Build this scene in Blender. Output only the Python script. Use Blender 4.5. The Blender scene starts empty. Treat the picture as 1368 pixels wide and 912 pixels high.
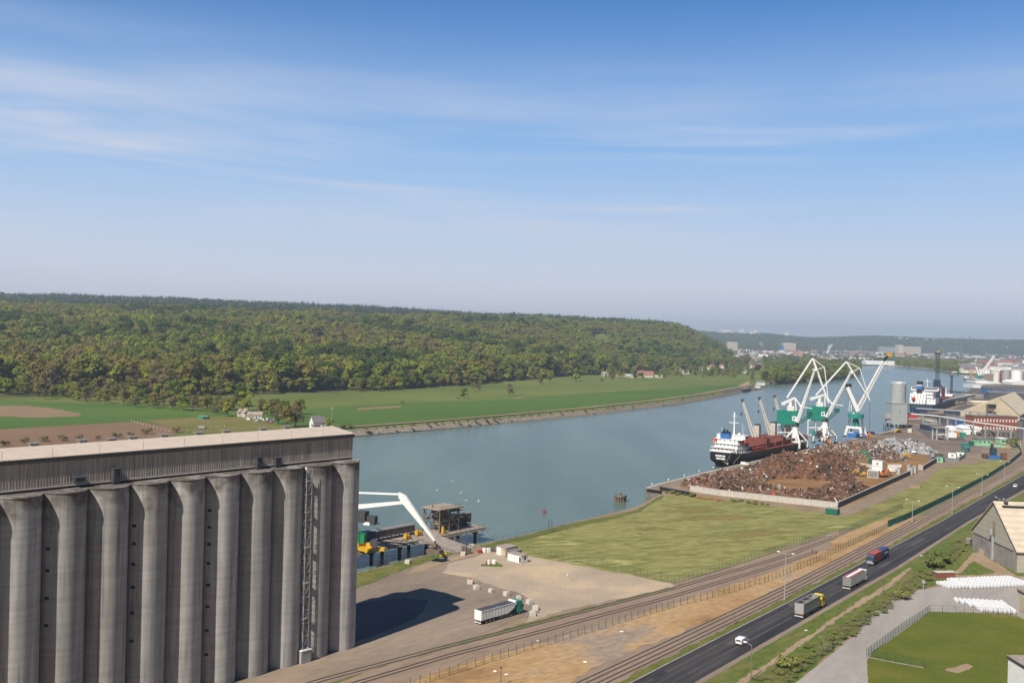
import bpy, bmesh, math, random
import numpy as np
from mathutils import Vector, Matrix
random.seed(7); np.random.seed(7)
sc = bpy.context.scene
col = sc.collection
# ------------------------------------------------------------------ camera
FPX, CAMH, PITCH, ROLL = 1300.0, 75.0, math.atan(8/1300), math.radians(1.5)
cam_d = bpy.data.cameras.new('camera'); cam = bpy.data.objects.new('camera', cam_d); col.objects.link(cam)
sc.camera = cam
cam_d.sensor_width = 36; cam_d.lens = 36*FPX/1368; cam_d.clip_start = 1; cam_d.clip_end = 60000
_r0 = Vector((1, 0, 0)); _u0 = Vector((0, math.sin(PITCH), math.cos(PITCH)))
_c, _s = math.cos(ROLL), math.sin(ROLL)
_X = _c*_r0 + _s*_u0; _Y = -_s*_r0 + _c*_u0; _Z = _X.cross(_Y)
cam.matrix_world = Matrix(((_X.x, _Y.x, _Z.x, 0), (_X.y, _Y.y, _Z.y, 0), (_X.z, _Y.z, _Z.z, CAMH), (0, 0, 0, 1)))
# ------------------------------------------------------------------ sun, sky
SUN_AZ, SUN_EL = 33.8, 46.8          # light travels towards this azimuth (degrees right of +Y)
sun_d = bpy.data.lights.new('sun', 'SUN'); sun = bpy.data.objects.new('sun', sun_d); col.objects.link(sun)
sun_d.energy = 5.0; sun_d.angle = math.radians(0.53); sun_d.color = (1.0, 0.93, 0.82)
_a, _e = math.radians(SUN_AZ), math.radians(SUN_EL)
_dir = Vector((math.sin(_a)*math.cos(_e), math.cos(_a)*math.cos(_e), -math.sin(_e)))
sun.rotation_euler = _dir.to_track_quat('-Z', 'Y').to_euler()
world = bpy.data.worlds.new('World'); sc.world = world; world.use_nodes = True
wn, wl = world.node_tree.nodes, world.node_tree.links
for n in list(wn): wn.remove(n)
wo = wn.new('ShaderNodeOutputWorld'); bg = wn.new('ShaderNodeBackground'); wl.new(bg.outputs[0], wo.inputs[0])
sky = wn.new('ShaderNodeTexSky'); sky.sky_type = 'NISHITA'; sky.sun_disc = False
sky.sun_elevation = _e; sky.sun_rotation = math.radians(180+SUN_AZ)
sky.air_density = 1.0; sky.dust_density = 0.6; sky.ozone_density = 2.2; sky.altitude = 75
bg.inputs[1].default_value = 0.05
tc = wn.new('ShaderNodeTexCoord'); sep = wn.new('ShaderNodeSeparateXYZ'); wl.new(tc.outputs['Generated'], sep.inputs[0])
def wmath(op, a, b=None, c=None):
    n = wn.new('ShaderNodeMath'); n.operation = op
    for i, v in enumerate((a, b, c)):
        if v is None: continue
        if isinstance(v, (int, float)): n.inputs[i].default_value = v
        else: wl.new(v, n.inputs[i])
    return n.outputs[0]
zc = wmath('MAXIMUM', sep.outputs[2], 0.0)
zz = wmath('ADD', zc, 0.075)
cx = wmath('DIVIDE', sep.outputs[0], zz); cy = wmath('DIVIDE', sep.outputs[1], zz)
comb = wn.new('ShaderNodeCombineXYZ'); wl.new(cx, comb.inputs[0]); wl.new(cy, comb.inputs[1])
def vrange(lo_, hi__, top):
    n = wn.new('ShaderNodeMapRange'); n.interpolation_type = 'SMOOTHSTEP'; n.inputs['From Min'].default_value = hi__; n.inputs['From Max'].default_value = lo_; n.inputs['To Max'].default_value = top
    wl.new(sep.outputs[2], n.inputs['Value']); return n.outputs[0]
def wmix(f, a, b):
    n = wn.new('ShaderNodeMix'); n.data_type = 'RGBA'; wl.new(f, n.inputs[0]); wl.new(a, n.inputs[6])
    n.inputs[7].default_value = b; return n.outputs[2]
gain = wn.new('ShaderNodeVectorMath'); gain.operation = 'MULTIPLY'; wl.new(sky.outputs[0], gain.inputs[0]); gain.inputs[1].default_value = (.27, 1.0, 1.80)
blue = wmix(vrange(.10, .40, .93), gain.outputs[0], (5.4, 8.8, 13.6, 1))
pale = wmix(vrange(-.02, .20, .97), blue, (13.0, 12.6, 13.0, 1))
comb2 = wn.new('ShaderNodeCombineXYZ'); wl.new(sep.outputs[0], comb2.inputs[0]); wl.new(wmath('MULTIPLY', sep.outputs[2], 4.2), comb2.inputs[1]); wl.new(sep.outputs[1], comb2.inputs[2])
def cirrus(scale, rot, sx, sy, lo_, hi__, dist, off):
    mp = wn.new('ShaderNodeMapping'); mp.inputs['Rotation'].default_value[2] = math.radians(rot); mp.inputs['Scale'].default_value = (sx, sy, sx); mp.inputs['Location'].default_value = off; wl.new(comb2.outputs[0], mp.inputs[0])
    nz = wn.new('ShaderNodeTexNoise'); nz.inputs['Scale'].default_value = scale; nz.inputs['Detail'].default_value = 11; nz.inputs['Roughness'].default_value = .57; nz.inputs['Distortion'].default_value = dist; wl.new(mp.outputs[0], nz.inputs['Vector'])
    mr = wn.new('ShaderNodeMapRange'); mr.interpolation_type = 'SMOOTHSTEP'; mr.inputs['From Min'].default_value = lo_; mr.inputs['From Max'].default_value = hi__; wl.new(nz.outputs['Fac'], mr.inputs['Value']); return mr.outputs[0]
w1 = wmath('MULTIPLY', cirrus(1.3, 16, .6, 1.9, .40, .74, .6, (2.3, .6, 0)), cirrus(1.1, 10, .6, 1.1, .38, .62, .2, (5.2, 1.1, 3.6)))
w2 = wmath('MULTIPLY', wmath('MULTIPLY', cirrus(2.6, 8, .5, 2.4, .41, .68, .9, (.4, 3.1, 1)), cirrus(1.6, 0, .8, 1, .34, .56, .1, (7, 2, 4))), vrange(.15, .27, .95))
cm = wmath('MINIMUM', wmath('ADD', wmath('MULTIPLY', wmath('MULTIPLY', w1, vrange(.20, .32, .62)), 1.0), w2), 0.75)
cmix = wn.new('ShaderNodeMix'); cmix.data_type = 'RGBA'
wl.new(cm, cmix.inputs[0]); wl.new(pale, cmix.inputs[6]); cmix.inputs[7].default_value = (10.4, 10.9, 12.6, 1)
azf = wn.new('ShaderNodeMapRange'); azf.interpolation_type = 'SMOOTHSTEP'; azf.inputs['From Min'].default_value = -.35; azf.inputs['From Max'].default_value = .15; azf.inputs['To Min'].default_value = .26  # sky dimmed on the side behind the camera, added to deepen the silo shade
wl.new(sep.outputs[1], azf.inputs['Value'])
dim = wn.new('ShaderNodeVectorMath'); dim.operation = 'SCALE'; wl.new(cmix.outputs[2], dim.inputs[0]); wl.new(azf.outputs[0], dim.inputs['Scale'])
wl.new(dim.outputs[0], bg.inputs[0])
# ------------------------------------------------------------------ exposure
sc.view_settings.view_transform = 'Standard'; sc.view_settings.look = 'None'
sc.view_settings.exposure = 0.40; sc.view_settings.gamma = 1.0; sc.view_settings.use_curve_mapping = False
sc.render.resolution_x = 1024; sc.render.resolution_y = 682
sc.cycles.volume_bounces = 0; sc.cycles.max_bounces = 6
sc.cycles.transparent_max_bounces = 8

# ------------------------------------------------------------------ photo pixel -> point on the plane z
def ray(px, py):
    a, b = px-684, py-456
    a0 = a*_c+b*_s; b0 = -a*_s+b*_c
    return Vector((a0, FPX*math.cos(PITCH)-b0*math.sin(PITCH), -FPX*math.sin(PITCH)-b0*math.cos(PITCH)))
def G(px, py, z=0.0):
    d = ray(px, py); t = (z-CAMH)/d.z
    return Vector((d.x*t, d.y*t, z))
def HZ(base, px, py):
    """height at which something standing at ground point base reaches pixel row py"""
    d = ray(px, py); return CAMH + d.z/d.y*base[1]
def AT(px, py, dist):
    """point on the sight line at forward distance dist"""
    d = ray(px, py); return Vector((d.x*dist/d.y, dist, CAMH+d.z*dist/d.y))
def U(deg): return Vector((math.sin(math.radians(deg)), math.cos(math.radians(deg)), 0))
TH = 38.0

# ------------------------------------------------------------------ materials
MATS = {}
def N(nt, kind, **kw):
    n = nt.nodes.new(kind)
    for k, v in kw.items(): setattr(n, k, v)
    return n
def mat(name, c1, c2=None, scale=1.0, rough=0.85, metal=0.0, detail=5, lo=0.35, hi=0.65, bump=0.0, stretch=None, rot=0.0,
        c3=None, scale3=0.1, lo3=0.5, hi3=0.65, coord='Object', spec=0.3, alpha=1.0, emit=0.0, fine=None):
    m = bpy.data.materials.new(name); m.use_nodes = True; nt = m.node_tree; b = nt.nodes['Principled BSDF']
    b.inputs['Roughness'].default_value = rough; b.inputs['Metallic'].default_value = metal
    b.inputs['Specular IOR Level'].default_value = spec
    b.inputs['Base Color'].default_value = (*c1, 1)
    MATS[name] = m
    if c2 is None: 
        if bump == 0: c2 = tuple(x*0.86 for x in c1); scale = max(scale, 0.8)
        else: c2 = c1
    tcn = N(nt, 'ShaderNodeTexCoord'); mp = N(nt, 'ShaderNodeMapping')
    nt.links.new(tcn.outputs[coord], mp.inputs[0])
    if stretch: mp.inputs['Scale'].default_value = stretch
    mp.inputs['Rotation'].default_value[2] = math.radians(rot)
    nz = N(nt, 'ShaderNodeTexNoise'); nz.inputs['Scale'].default_value = scale; nz.inputs['Detail'].default_value = detail; nz.inputs['Roughness'].default_value = 0.6
    nt.links.new(mp.outputs[0], nz.inputs['Vector'])
    mr = N(nt, 'ShaderNodeMapRange'); mr.inputs['From Min'].default_value = lo; mr.inputs['From Max'].default_value = hi
    nt.links.new(nz.outputs['Fac'], mr.inputs['Value'])
    mx = N(nt, 'ShaderNodeMix', data_type='RGBA'); nt.links.new(mr.outputs[0], mx.inputs[0])
    mx.inputs[6].default_value = (*c1, 1); mx.inputs[7].default_value = (*c2, 1)
    out = mx.outputs[2]
    if c3:
        nz3 = N(nt, 'ShaderNodeTexNoise'); nz3.inputs['Scale'].default_value = scale3; nz3.inputs['Detail'].default_value = 6
        nt.links.new(mp.outputs[0], nz3.inputs['Vector'])
        mr3 = N(nt, 'ShaderNodeMapRange'); mr3.inputs['From Min'].default_value = lo3; mr3.inputs['From Max'].default_value = hi3
        nt.links.new(nz3.outputs['Fac'], mr3.inputs['Value'])
        mx3 = N(nt, 'ShaderNodeMix', data_type='RGBA'); nt.links.new(mr3.outputs[0], mx3.inputs[0])
        nt.links.new(out, mx3.inputs[6]); mx3.inputs[7].default_value = (*c3, 1); out = mx3.outputs[2]
    if fine:
        nf = N(nt, 'ShaderNodeTexNoise'); nf.inputs['Scale'].default_value = fine[0]; nf.inputs['Detail'].default_value = 3
        nt.links.new(mp.outputs[0], nf.inputs['Vector'])
        mf = N(nt, 'ShaderNodeMapRange'); mf.inputs['From Min'].default_value = 0.3; mf.inputs['From Max'].default_value = 0.7
        mf.inputs['To Min'].default_value = 1-fine[1]; mf.inputs['To Max'].default_value = 1+fine[1]
        nt.links.new(nf.outputs['Fac'], mf.inputs['Value'])
        vm = N(nt, 'ShaderNodeVectorMath', operation='SCALE'); nt.links.new(out, vm.inputs[0]); nt.links.new(mf.outputs[0], vm.inputs['Scale'])
        out = vm.outputs[0]
    nt.links.new(out, b.inputs['Base Color'])
    if bump:
        bp = N(nt, 'ShaderNodeBump'); bp.inputs['Strength'].default_value = bump; bp.inputs['Distance'].default_value = 0.3
        nt.links.new(nz.outputs['Fac'], bp.inputs['Height']); nt.links.new(bp.outputs[0], b.inputs['Normal'])
    if alpha < 1: b.inputs['Alpha'].default_value = alpha
    return m
M = MATS
mat('concrete', (0.30, 0.275, 0.24), (0.22, 0.20, 0.18), scale=0.35, c3=(0.14, 0.13, 0.12), scale3=0.16, lo3=0.60, hi3=0.8, fine=(2.5, .08))
mat('concrete_pale', (0.50, 0.47, 0.42), (0.40, 0.37, 0.33), scale=0.8, fine=(3, .1))
mat('concrete_block', (0.56, 0.52, 0.46), (0.42, 0.39, 0.34), scale=1.5)
mat('white_paint', (0.74, 0.74, 0.72), (0.60, 0.59, 0.56), scale=0.7, lo=.5, hi=.8, rough=0.5)
mat('white_bright', (0.82, 0.82, 0.82), (0.74, 0.74, 0.75), scale=1.2, rough=0.6)
mat('cream_paint', (0.60, 0.56, 0.45), (0.48, 0.43, 0.34), scale=0.5, rough=0.55)
mat('grey_paint', (0.36, 0.38, 0.38), (0.29, 0.31, 0.31), scale=0.5, rough=0.5)
mat('dark_grey', (0.07, 0.07, 0.075), (0.045, 0.045, 0.05), scale=2, rough=0.6)
mat('black', (0.015, 0.015, 0.017), (0.03, 0.03, 0.03), scale=2, rough=0.5)
mat('tyre', (0.02, 0.02, 0.02), rough=0.9)
mat('glass', (0.03, 0.04, 0.05), (0.05, 0.06, 0.07), rough=0.12, spec=0.7)
mat('steel', (0.33, 0.32, 0.30), (0.22, 0.20, 0.18), scale=2, rough=0.5, metal=0.3)
mat('galvanised', (0.42, 0.42, 0.42), (0.32, 0.32, 0.32), scale=2, rough=0.5, metal=0.2)
mat('rust_steel', (0.20, 0.13, 0.09), (0.10, 0.08, 0.07), scale=0.8, rough=0.9)
mat('brown_grey', (0.22, 0.18, 0.15), (0.12, 0.105, 0.095), scale=0.7, rough=0.9, fine=(4, .2))
mat('jetty_deck', (0.34, 0.28, 0.23), (0.24, 0.20, 0.17), scale=0.5, fine=(3, .15))
mat('pile', (0.05, 0.045, 0.04), (0.09, 0.08, 0.07), scale=0.7)
mat('teal', (0.02, 0.27, 0.20), (0.015, 0.22, 0.165), scale=0.5, rough=0.5)
mat('teal_dark', (0.012, 0.09, 0.075), (0.02, 0.13, 0.10), scale=0.5, rough=0.6)
mat('green_paint', (0.02, 0.21, 0.09), (0.015, 0.16, 0.07), scale=0.8, rough=0.5)
mat('green_fence', (0.03, 0.10, 0.07), rough=0.6)
mat('green_net', (0.02, 0.19, 0.13), (0.012, 0.10, 0.075), scale=0.25, rough=0.8, fine=(1.5, .3))
mat('pale_green', (0.27, 0.52, 0.33), (0.22, 0.44, 0.28), scale=0.6)
mat('yellow', (0.62, 0.36, 0.02), (0.50, 0.27, 0.015), scale=0.8, rough=0.5)
mat('yellow_bright', (0.70, 0.55, 0.03), rough=0.4)
mat('orange', (0.62, 0.20, 0.03), (0.5, 0.15, 0.02), scale=1, rough=0.55)
mat('red', (0.48, 0.05, 0.03), (0.34, 0.04, 0.03), scale=0.7, rough=0.6)
mat('red_orange', (0.62, 0.10, 0.03), (0.5, 0.08, 0.03), scale=0.7, rough=0.6)
mat('hatch_red', (0.20, 0.055, 0.042), (0.13, 0.045, 0.038), scale=0.3, rough=0.7)
mat('container_red', (0.42, 0.09, 0.045), (0.33, 0.07, 0.04), scale=1, rough=0.6)
mat('tarp_red', (0.33, 0.10, 0.10), (0.27, 0.08, 0.08), scale=1, rough=0.8)
mat('blue_dark', (0.02, 0.035, 0.10), (0.03, 0.045, 0.13), scale=0.7, rough=0.5)
mat('blue', (0.04, 0.16, 0.42), (0.03, 0.12, 0.33), scale=0.7, rough=0.6)
mat('navy_steel', (0.02, 0.04, 0.07), (0.035, 0.06, 0.09), scale=0.7, rough=0.6)
mat('trailer_blue', (0.045, 0.07, 0.20), (0.035, 0.055, 0.15), scale=0.7, rough=0.7)
mat('hull_black', (0.012, 0.013, 0.016), (0.03, 0.027, 0.025), scale=0.25, lo=.45, hi=.75, rough=0.45)
mat('hull_red', (0.30, 0.05, 0.035), (0.20, 0.05, 0.04), scale=0.4, rough=0.7)
mat('brick', (0.28, 0.09, 0.06), (0.21, 0.075, 0.055), scale=1.0, fine=(2, .15))
mat('beige_wall', (0.50, 0.42, 0.30), (0.40, 0.33, 0.24), scale=0.12, fine=(1, .08))
mat('beige_roof', (0.62, 0.53, 0.39), (0.53, 0.45, 0.33), scale=0.15, fine=(1, .06))
mat('terracotta', (0.30, 0.14, 0.10), (0.22, 0.11, 0.08), scale=1.0, fine=(3, .15))
mat('slate', (0.13, 0.125, 0.13), (0.19, 0.175, 0.17), scale=0.9, fine=(3, .15))
mat('render_wall', (0.62, 0.58, 0.50), (0.52, 0.47, 0.40), scale=0.6)
mat('tan_wall', (0.50, 0.40, 0.28), (0.42, 0.34, 0.24), scale=0.6)
mat('tyre_grey', (0.10, 0.10, 0.10))
mat('bag', (0.56, 0.565, 0.58), (0.44, 0.45, 0.47), scale=2.2, rough=0.8)
mat('far_white', (0.70, 0.68, 0.63), (0.60, 0.58, 0.54), scale=0.03)
mat('far_beige', (0.52, 0.43, 0.33), (0.42, 0.36, 0.29), scale=0.04)
mat('far_grey', (0.34, 0.34, 0.35), (0.25, 0.26, 0.27), scale=0.04)
mat('trunk_bark', (0.10, 0.08, 0.06), (0.16, 0.13, 0.10), scale=1.5)
mat('stone_bank', (0.30, 0.25, 0.20), (0.17, 0.14, 0.11), scale=0.5, lo=.35, hi=.6, bump=.4, fine=(1.3, .35))
mat('wood_pole', (0.22, 0.17, 0.13), (0.15, 0.12, 0.09), scale=2)

# corrugated cladding: vertical streaks running across the row direction
def cladding():
    m = bpy.data.materials.new('corrugated_cladding'); m.use_nodes = True; nt = m.node_tree; b = nt.nodes['Principled BSDF']
    b.inputs['Roughness'].default_value = 0.85; b.inputs['Specular IOR Level'].default_value = 0.2
    t = N(nt, 'ShaderNodeTexCoord'); mp = N(nt, 'ShaderNodeMapping'); nt.links.new(t.outputs['Object'], mp.inputs[0])
    mp.inputs['Scale'].default_value = (1, 1.4, 0.05)
    nz = N(nt, 'ShaderNodeTexNoise'); nz.inputs['Scale'].default_value = 1.6; nz.inputs['Detail'].default_value = 6; nz.inputs['Roughness'].default_value = .7
    nt.links.new(mp.outputs[0], nz.inputs['Vector'])
    r = N(nt, 'ShaderNodeValToRGB'); e = r.color_ramp.elements
    e[0].position = .36; e[0].color = (0.15, 0.13, 0.11, 1); e[1].position = .68; e[1].color = (0.78, 0.70, 0.60, 1)
    nt.links.new(nz.outputs['Fac'], r.inputs[0])
    mp2 = N(nt, 'ShaderNodeMapping'); mp2.inputs['Scale'].default_value = (.2, .2, .6); nt.links.new(t.outputs['Object'], mp2.inputs[0])
    n2 = N(nt, 'ShaderNodeTexNoise'); n2.inputs['Scale'].default_value = .6; nt.links.new(mp2.outputs[0], n2.inputs['Vector'])
    mx = N(nt, 'ShaderNodeMix', data_type='RGBA'); nt.links.new(n2.outputs['Fac'], mx.inputs[0]); mx.inputs[0].default_value = .4
    nt.links.new(r.outputs[0], mx.inputs[6]); mx.inputs[7].default_value = (0.42, 0.375, 0.32, 1)
    nt.links.new(mx.outputs[2], b.inputs['Base Color'])
    M['cladding'] = m
cladding()

# silo concrete: rain soot and stains near the rim, horizontal pour rings, vertical streaks
def silo_mat():
    m = bpy.data.materials.new('silo_concrete'); m.use_nodes = True; nt = m.node_tree; b = nt.nodes['Principled BSDF']
    b.inputs['Roughness'].default_value = 0.9; b.inputs['Specular IOR Level'].default_value = 0.15
    t = N(nt, 'ShaderNodeTexCoord'); g = N(nt, 'ShaderNodeNewGeometry')
    mp = N(nt, 'ShaderNodeMapping'); mp.inputs['Scale'].default_value = (1, 1, .07); nt.links.new(g.outputs['Position'], mp.inputs[0])
    nz = N(nt, 'ShaderNodeTexNoise'); nz.inputs['Scale'].default_value = .9; nz.inputs['Detail'].default_value = 6; nt.links.new(mp.outputs[0], nz.inputs['Vector'])
    r = N(nt, 'ShaderNodeValToRGB'); e = r.color_ramp.elements
    e[0].position = .3; e[0].color = (0.285, 0.278, 0.268, 1); e[1].position = .7; e[1].color = (0.43, 0.42, 0.40, 1)
    nt.links.new(nz.outputs['Fac'], r.inputs[0])
    mpr = N(nt, 'ShaderNodeMapping'); mpr.inputs['Scale'].default_value = (.03, .03, 1); nt.links.new(g.outputs['Position'], mpr.inputs[0])
    nr = N(nt, 'ShaderNodeTexNoise'); nr.inputs['Scale'].default_value = 1.2; nr.inputs['Detail'].default_value = 4; nt.links.new(mpr.outputs[0], nr.inputs['Vector'])
    mrr = N(nt, 'ShaderNodeMapRange'); mrr.inputs['From Min'].default_value = .35; mrr.inputs['From Max'].default_value = .65
    mrr.inputs['To Min'].default_value = .9; mrr.inputs['To Max'].default_value = 1.06; nt.links.new(nr.outputs['Fac'], mrr.inputs['Value'])
    sc_ = N(nt, 'ShaderNodeVectorMath', operation='SCALE'); nt.links.new(r.outputs[0], sc_.inputs[0]); nt.links.new(mrr.outputs[0], sc_.inputs['Scale'])
    oi = N(nt, 'ShaderNodeObjectInfo'); mo = N(nt, 'ShaderNodeMapRange'); mo.inputs['To Min'].default_value = .86; mo.inputs['To Max'].default_value = 1.1; nt.links.new(oi.outputs['Random'], mo.inputs['Value'])
    so = N(nt, 'ShaderNodeVectorMath', operation='SCALE'); nt.links.new(sc_.outputs[0], so.inputs[0]); nt.links.new(mo.outputs[0], so.inputs['Scale'])
    ms_ = N(nt, 'ShaderNodeMapping'); ms_.inputs['Scale'].default_value = (1, 1, .035); nt.links.new(g.outputs['Position'], ms_.inputs[0])
    ns_ = N(nt, 'ShaderNodeTexNoise'); ns_.inputs['Scale'].default_value = 1.9; ns_.inputs['Detail'].default_value = 3; nt.links.new(ms_.outputs[0], ns_.inputs['Vector'])
    mk = N(nt, 'ShaderNodeMapRange'); mk.inputs['From Min'].default_value = .56; mk.inputs['From Max'].default_value = .72; mk.inputs['To Max'].default_value = .5; nt.links.new(ns_.outputs['Fac'], mk.inputs['Value'])
    sc_ = N(nt, 'ShaderNodeMix', data_type='RGBA'); nt.links.new(mk.outputs[0], sc_.inputs[0]); nt.links.new(so.outputs[0], sc_.inputs[6]); sc_.inputs[7].default_value = (.115, .108, .10, 1)
    # rim soot
    sp = N(nt, 'ShaderNodeSeparateXYZ'); nt.links.new(g.outputs['Position'], sp.inputs[0])
    n3 = N(nt, 'ShaderNodeTexNoise'); n3.inputs['Scale'].default_value = .35; n3.inputs['Detail'].default_value = 6; nt.links.new(g.outputs['Position'], n3.inputs['Vector'])
    ad = N(nt, 'ShaderNodeMath', operation='MULTIPLY_ADD'); nt.links.new(n3.outputs['Fac'], ad.inputs[0]); ad.inputs[1].default_value = 15; nt.links.new(sp.outputs[2], ad.inputs[2])
    mr = N(nt, 'ShaderNodeMapRange'); mr.inputs['From Min'].default_value = 47.2; mr.inputs['From Max'].default_value = 52; mr.inputs['To Max'].default_value = .9
    nt.links.new(ad.outputs[0], mr.inputs['Value'])
    mx = N(nt, 'ShaderNodeMix', data_type='RGBA'); nt.links.new(mr.outputs[0], mx.inputs[0]); nt.links.new(sc_.outputs[2], mx.inputs[6]); mx.inputs[7].default_value = (0.085, 0.07, 0.058, 1)
    nt.links.new(mx.outputs[2], b.inputs['Base Color'])
    M['silo_concrete'] = m
silo_mat()

# roof sheets / ribbed metal: regular lines
def ribbed(name, c1, c2, axis, pitch, rough=0.6, rot=0):
    m = bpy.data.materials.new(name); m.use_nodes = True; nt = m.node_tree; b = nt.nodes['Principled BSDF']
    b.inputs['Roughness'].default_value = rough
    t = N(nt, 'ShaderNodeTexCoord'); mp = N(nt, 'ShaderNodeMapping'); mp.inputs['Rotation'].default_value[2] = math.radians(rot); nt.links.new(t.outputs['Object'], mp.inputs[0])
    w = N(nt, 'ShaderNodeTexWave'); w.bands_direction = axis; w.inputs['Scale'].default_value = 0.314/pitch*1.0; w.inputs['Distortion'].default_value = .3
    nt.links.new(mp.outputs[0], w.inputs['Vector'])
    nz = N(nt, 'ShaderNodeTexNoise'); nz.inputs['Scale'].default_value = .35; nz.inputs['Detail'].default_value = 7; nt.links.new(t.outputs['Object'], nz.inputs['Vector'])
    mm = N(nt, 'ShaderNodeMath', operation='MULTIPLY_ADD'); nt.links.new(w.outputs['Fac'], mm.inputs[0]); mm.inputs[1].default_value = .35; nt.links.new(nz.outputs['Fac'], mm.inputs[2])
    mr = N(nt, 'ShaderNodeMapRange'); mr.inputs['From Min'].default_value = .35; mr.inputs['From Max'].default_value = 1.0; nt.links.new(mm.outputs[0], mr.inputs['Value'])
    mx = N(nt, 'ShaderNodeMix', data_type='RGBA'); nt.links.new(mr.outputs[0], mx.inputs[0]); mx.inputs[6].default_value = (*c1, 1); mx.inputs[7].default_value = (*c2, 1)
    nt.links.new(mx.outputs[2], b.inputs['Base Color']); M[name] = m
ribbed('silo_roof', (0.56, 0.465, 0.365), (0.45, 0.37, 0.285), 'Y', 1.1)
ribbed('ribbed_white', (0.70, 0.70, 0.68), (0.50, 0.50, 0.49), 'Y', .6, .45)
ribbed('ribbed_grey', (0.27, 0.27, 0.27), (0.18, 0.18, 0.18), 'Y', .6, .5)
ribbed('hangar_roof', (0.56, 0.48, 0.37), (0.43, 0.36, 0.27), 'Y', 2.2, .7)
ribbed('hangar_wall', (0.42, 0.38, 0.30), (0.34, 0.31, 0.25), 'Z', 2.0, .8)

def ground_mat(name, cols, scale, rot=0, stretch=(1, 1, 1), fine=(2.0, .12), rough=.95, big=None, lines=None):
    """colour ramp over world-space noise; cols = [(pos, rgb), ...]"""
    m = bpy.data.materials.new(name); m.use_nodes = True; nt = m.node_tree; b = nt.nodes['Principled BSDF']
    b.inputs['Roughness'].default_value = rough; b.inputs['Specular IOR Level'].default_value = .15
    g = N(nt, 'ShaderNodeNewGeometry'); mp = N(nt, 'ShaderNodeMapping'); nt.links.new(g.outputs['Position'], mp.inputs[0])
    mp0 = N(nt, 'ShaderNodeMapping'); mp.inputs['Rotation'].default_value[2] = math.radians(rot)
    nt.links.new(mp.outputs[0], mp0.inputs[0]); mp0.inputs['Scale'].default_value = stretch
    nz = N(nt, 'ShaderNodeTexNoise'); nz.inputs['Scale'].default_value = scale; nz.inputs['Detail'].default_value = 8; nz.inputs['Roughness'].default_value = .62
    nt.links.new(mp0.outputs[0], nz.inputs['Vector'])
    fac = nz.outputs['Fac']
    if big:
        nb = N(nt, 'ShaderNodeTexNoise'); nb.inputs['Scale'].default_value = big[0]; nb.inputs['Detail'].default_value = 3
        nt.links.new(g.outputs['Position'], nb.inputs['Vector'])
        mm = N(nt, 'ShaderNodeMath', operation='MULTIPLY_ADD'); nt.links.new(nb.outputs['Fac'], mm.inputs[0]); mm.inputs[1].default_value = big[1]
        sb = N(nt, 'ShaderNodeMath', operation='ADD'); nt.links.new(fac, sb.inputs[0]); sb.inputs[1].default_value = -big[1]/2
        nt.links.new(sb.outputs[0], mm.inputs[2]); fac = mm.outputs[0]
    if lines:
        wv = N(nt, 'ShaderNodeTexWave'); wv.bands_direction = lines[0]; wv.inputs['Scale'].default_value = lines[1]; wv.inputs['Distortion'].default_value = lines[2]; wv.inputs['Detail'].default_value = 2; wv.inputs['Detail Scale'].default_value = .4
        nt.links.new(mp.outputs[0], wv.inputs['Vector'])
        ml = N(nt, 'ShaderNodeMath', operation='MULTIPLY_ADD'); nt.links.new(wv.outputs['Fac'], ml.inputs[0]); ml.inputs[1].default_value = lines[3]; nt.links.new(fac, ml.inputs[2]); fac = ml.outputs[0]
    r = N(nt, 'ShaderNodeValToRGB'); nt.links.new(fac, r.inputs[0]); els = r.color_ramp.elements
    while len(els) < len(cols): els.new(.5)
    for e, (p, c) in zip(els, cols): e.position = p; e.color = (*c, 1)
    nf = N(nt, 'ShaderNodeTexNoise'); nf.inputs['Scale'].default_value = fine[0]; nf.inputs['Detail'].default_value = 4; nt.links.new(mp0.outputs[0], nf.inputs['Vector'])
    mf = N(nt, 'ShaderNodeMapRange'); mf.inputs['From Min'].default_value = .3; mf.inputs['From Max'].default_value = .7
    mf.inputs['To Min'].default_value = 1-fine[1]; mf.inputs['To Max'].default_value = 1+fine[1]; nt.links.new(nf.outputs['Fac'], mf.inputs['Value'])
    vm = N(nt, 'ShaderNodeVectorMath', operation='SCALE'); nt.links.new(r.outputs[0], vm.inputs[0]); nt.links.new(mf.outputs[0], vm.inputs['Scale'])
    nt.links.new(vm.outputs[0], b.inputs['Base Color']); M[name] = m
    return m
ground_mat('dirt', [(.3, (0.18, 0.129, 0.078)), (.5, (0.232, 0.17, 0.111)), (.62, (0.27, 0.197, 0.132)), (.75, (0.15, 0.129, 0.048))], .06, big=(.012, .3))
ground_mat('yard_sand', [(.30, (0.3, 0.238, 0.172)), (.5, (0.359, 0.284, 0.208)), (.62, (0.446, 0.339, 0.22)), (.78, (0.504, 0.356, 0.199))], .045, big=(.02, .35), fine=(1.2, .10))
ground_mat('yard_tarmac', [(.28, (0.161, 0.124, 0.0956)), (.5, (0.221, 0.173, 0.131)), (.7, (0.297, 0.229, 0.166))], .05, big=(.015, .3), rot=38, stretch=(1, .25, 1), fine=(.8, .08))
ground_mat('asphalt', [(.25, (0.0224, 0.0217, 0.0254)), (.5, (0.0406, 0.0376, 0.0395)), (.66, (0.07, 0.0626, 0.0586)), (.8, (0.105, 0.0922, 0.0827))], .22, rot=37.5, stretch=(1, .05, 1), fine=(1.2, .10), big=(.03, .2), rough=.85)
ground_mat('drive_grey', [(.3, (0.252, 0.228, 0.205)), (.55, (0.316, 0.284, 0.254)), (.75, (0.373, 0.332, 0.294))], .08, rot=30, stretch=(1, .2, 1), fine=(1, .06))
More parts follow.
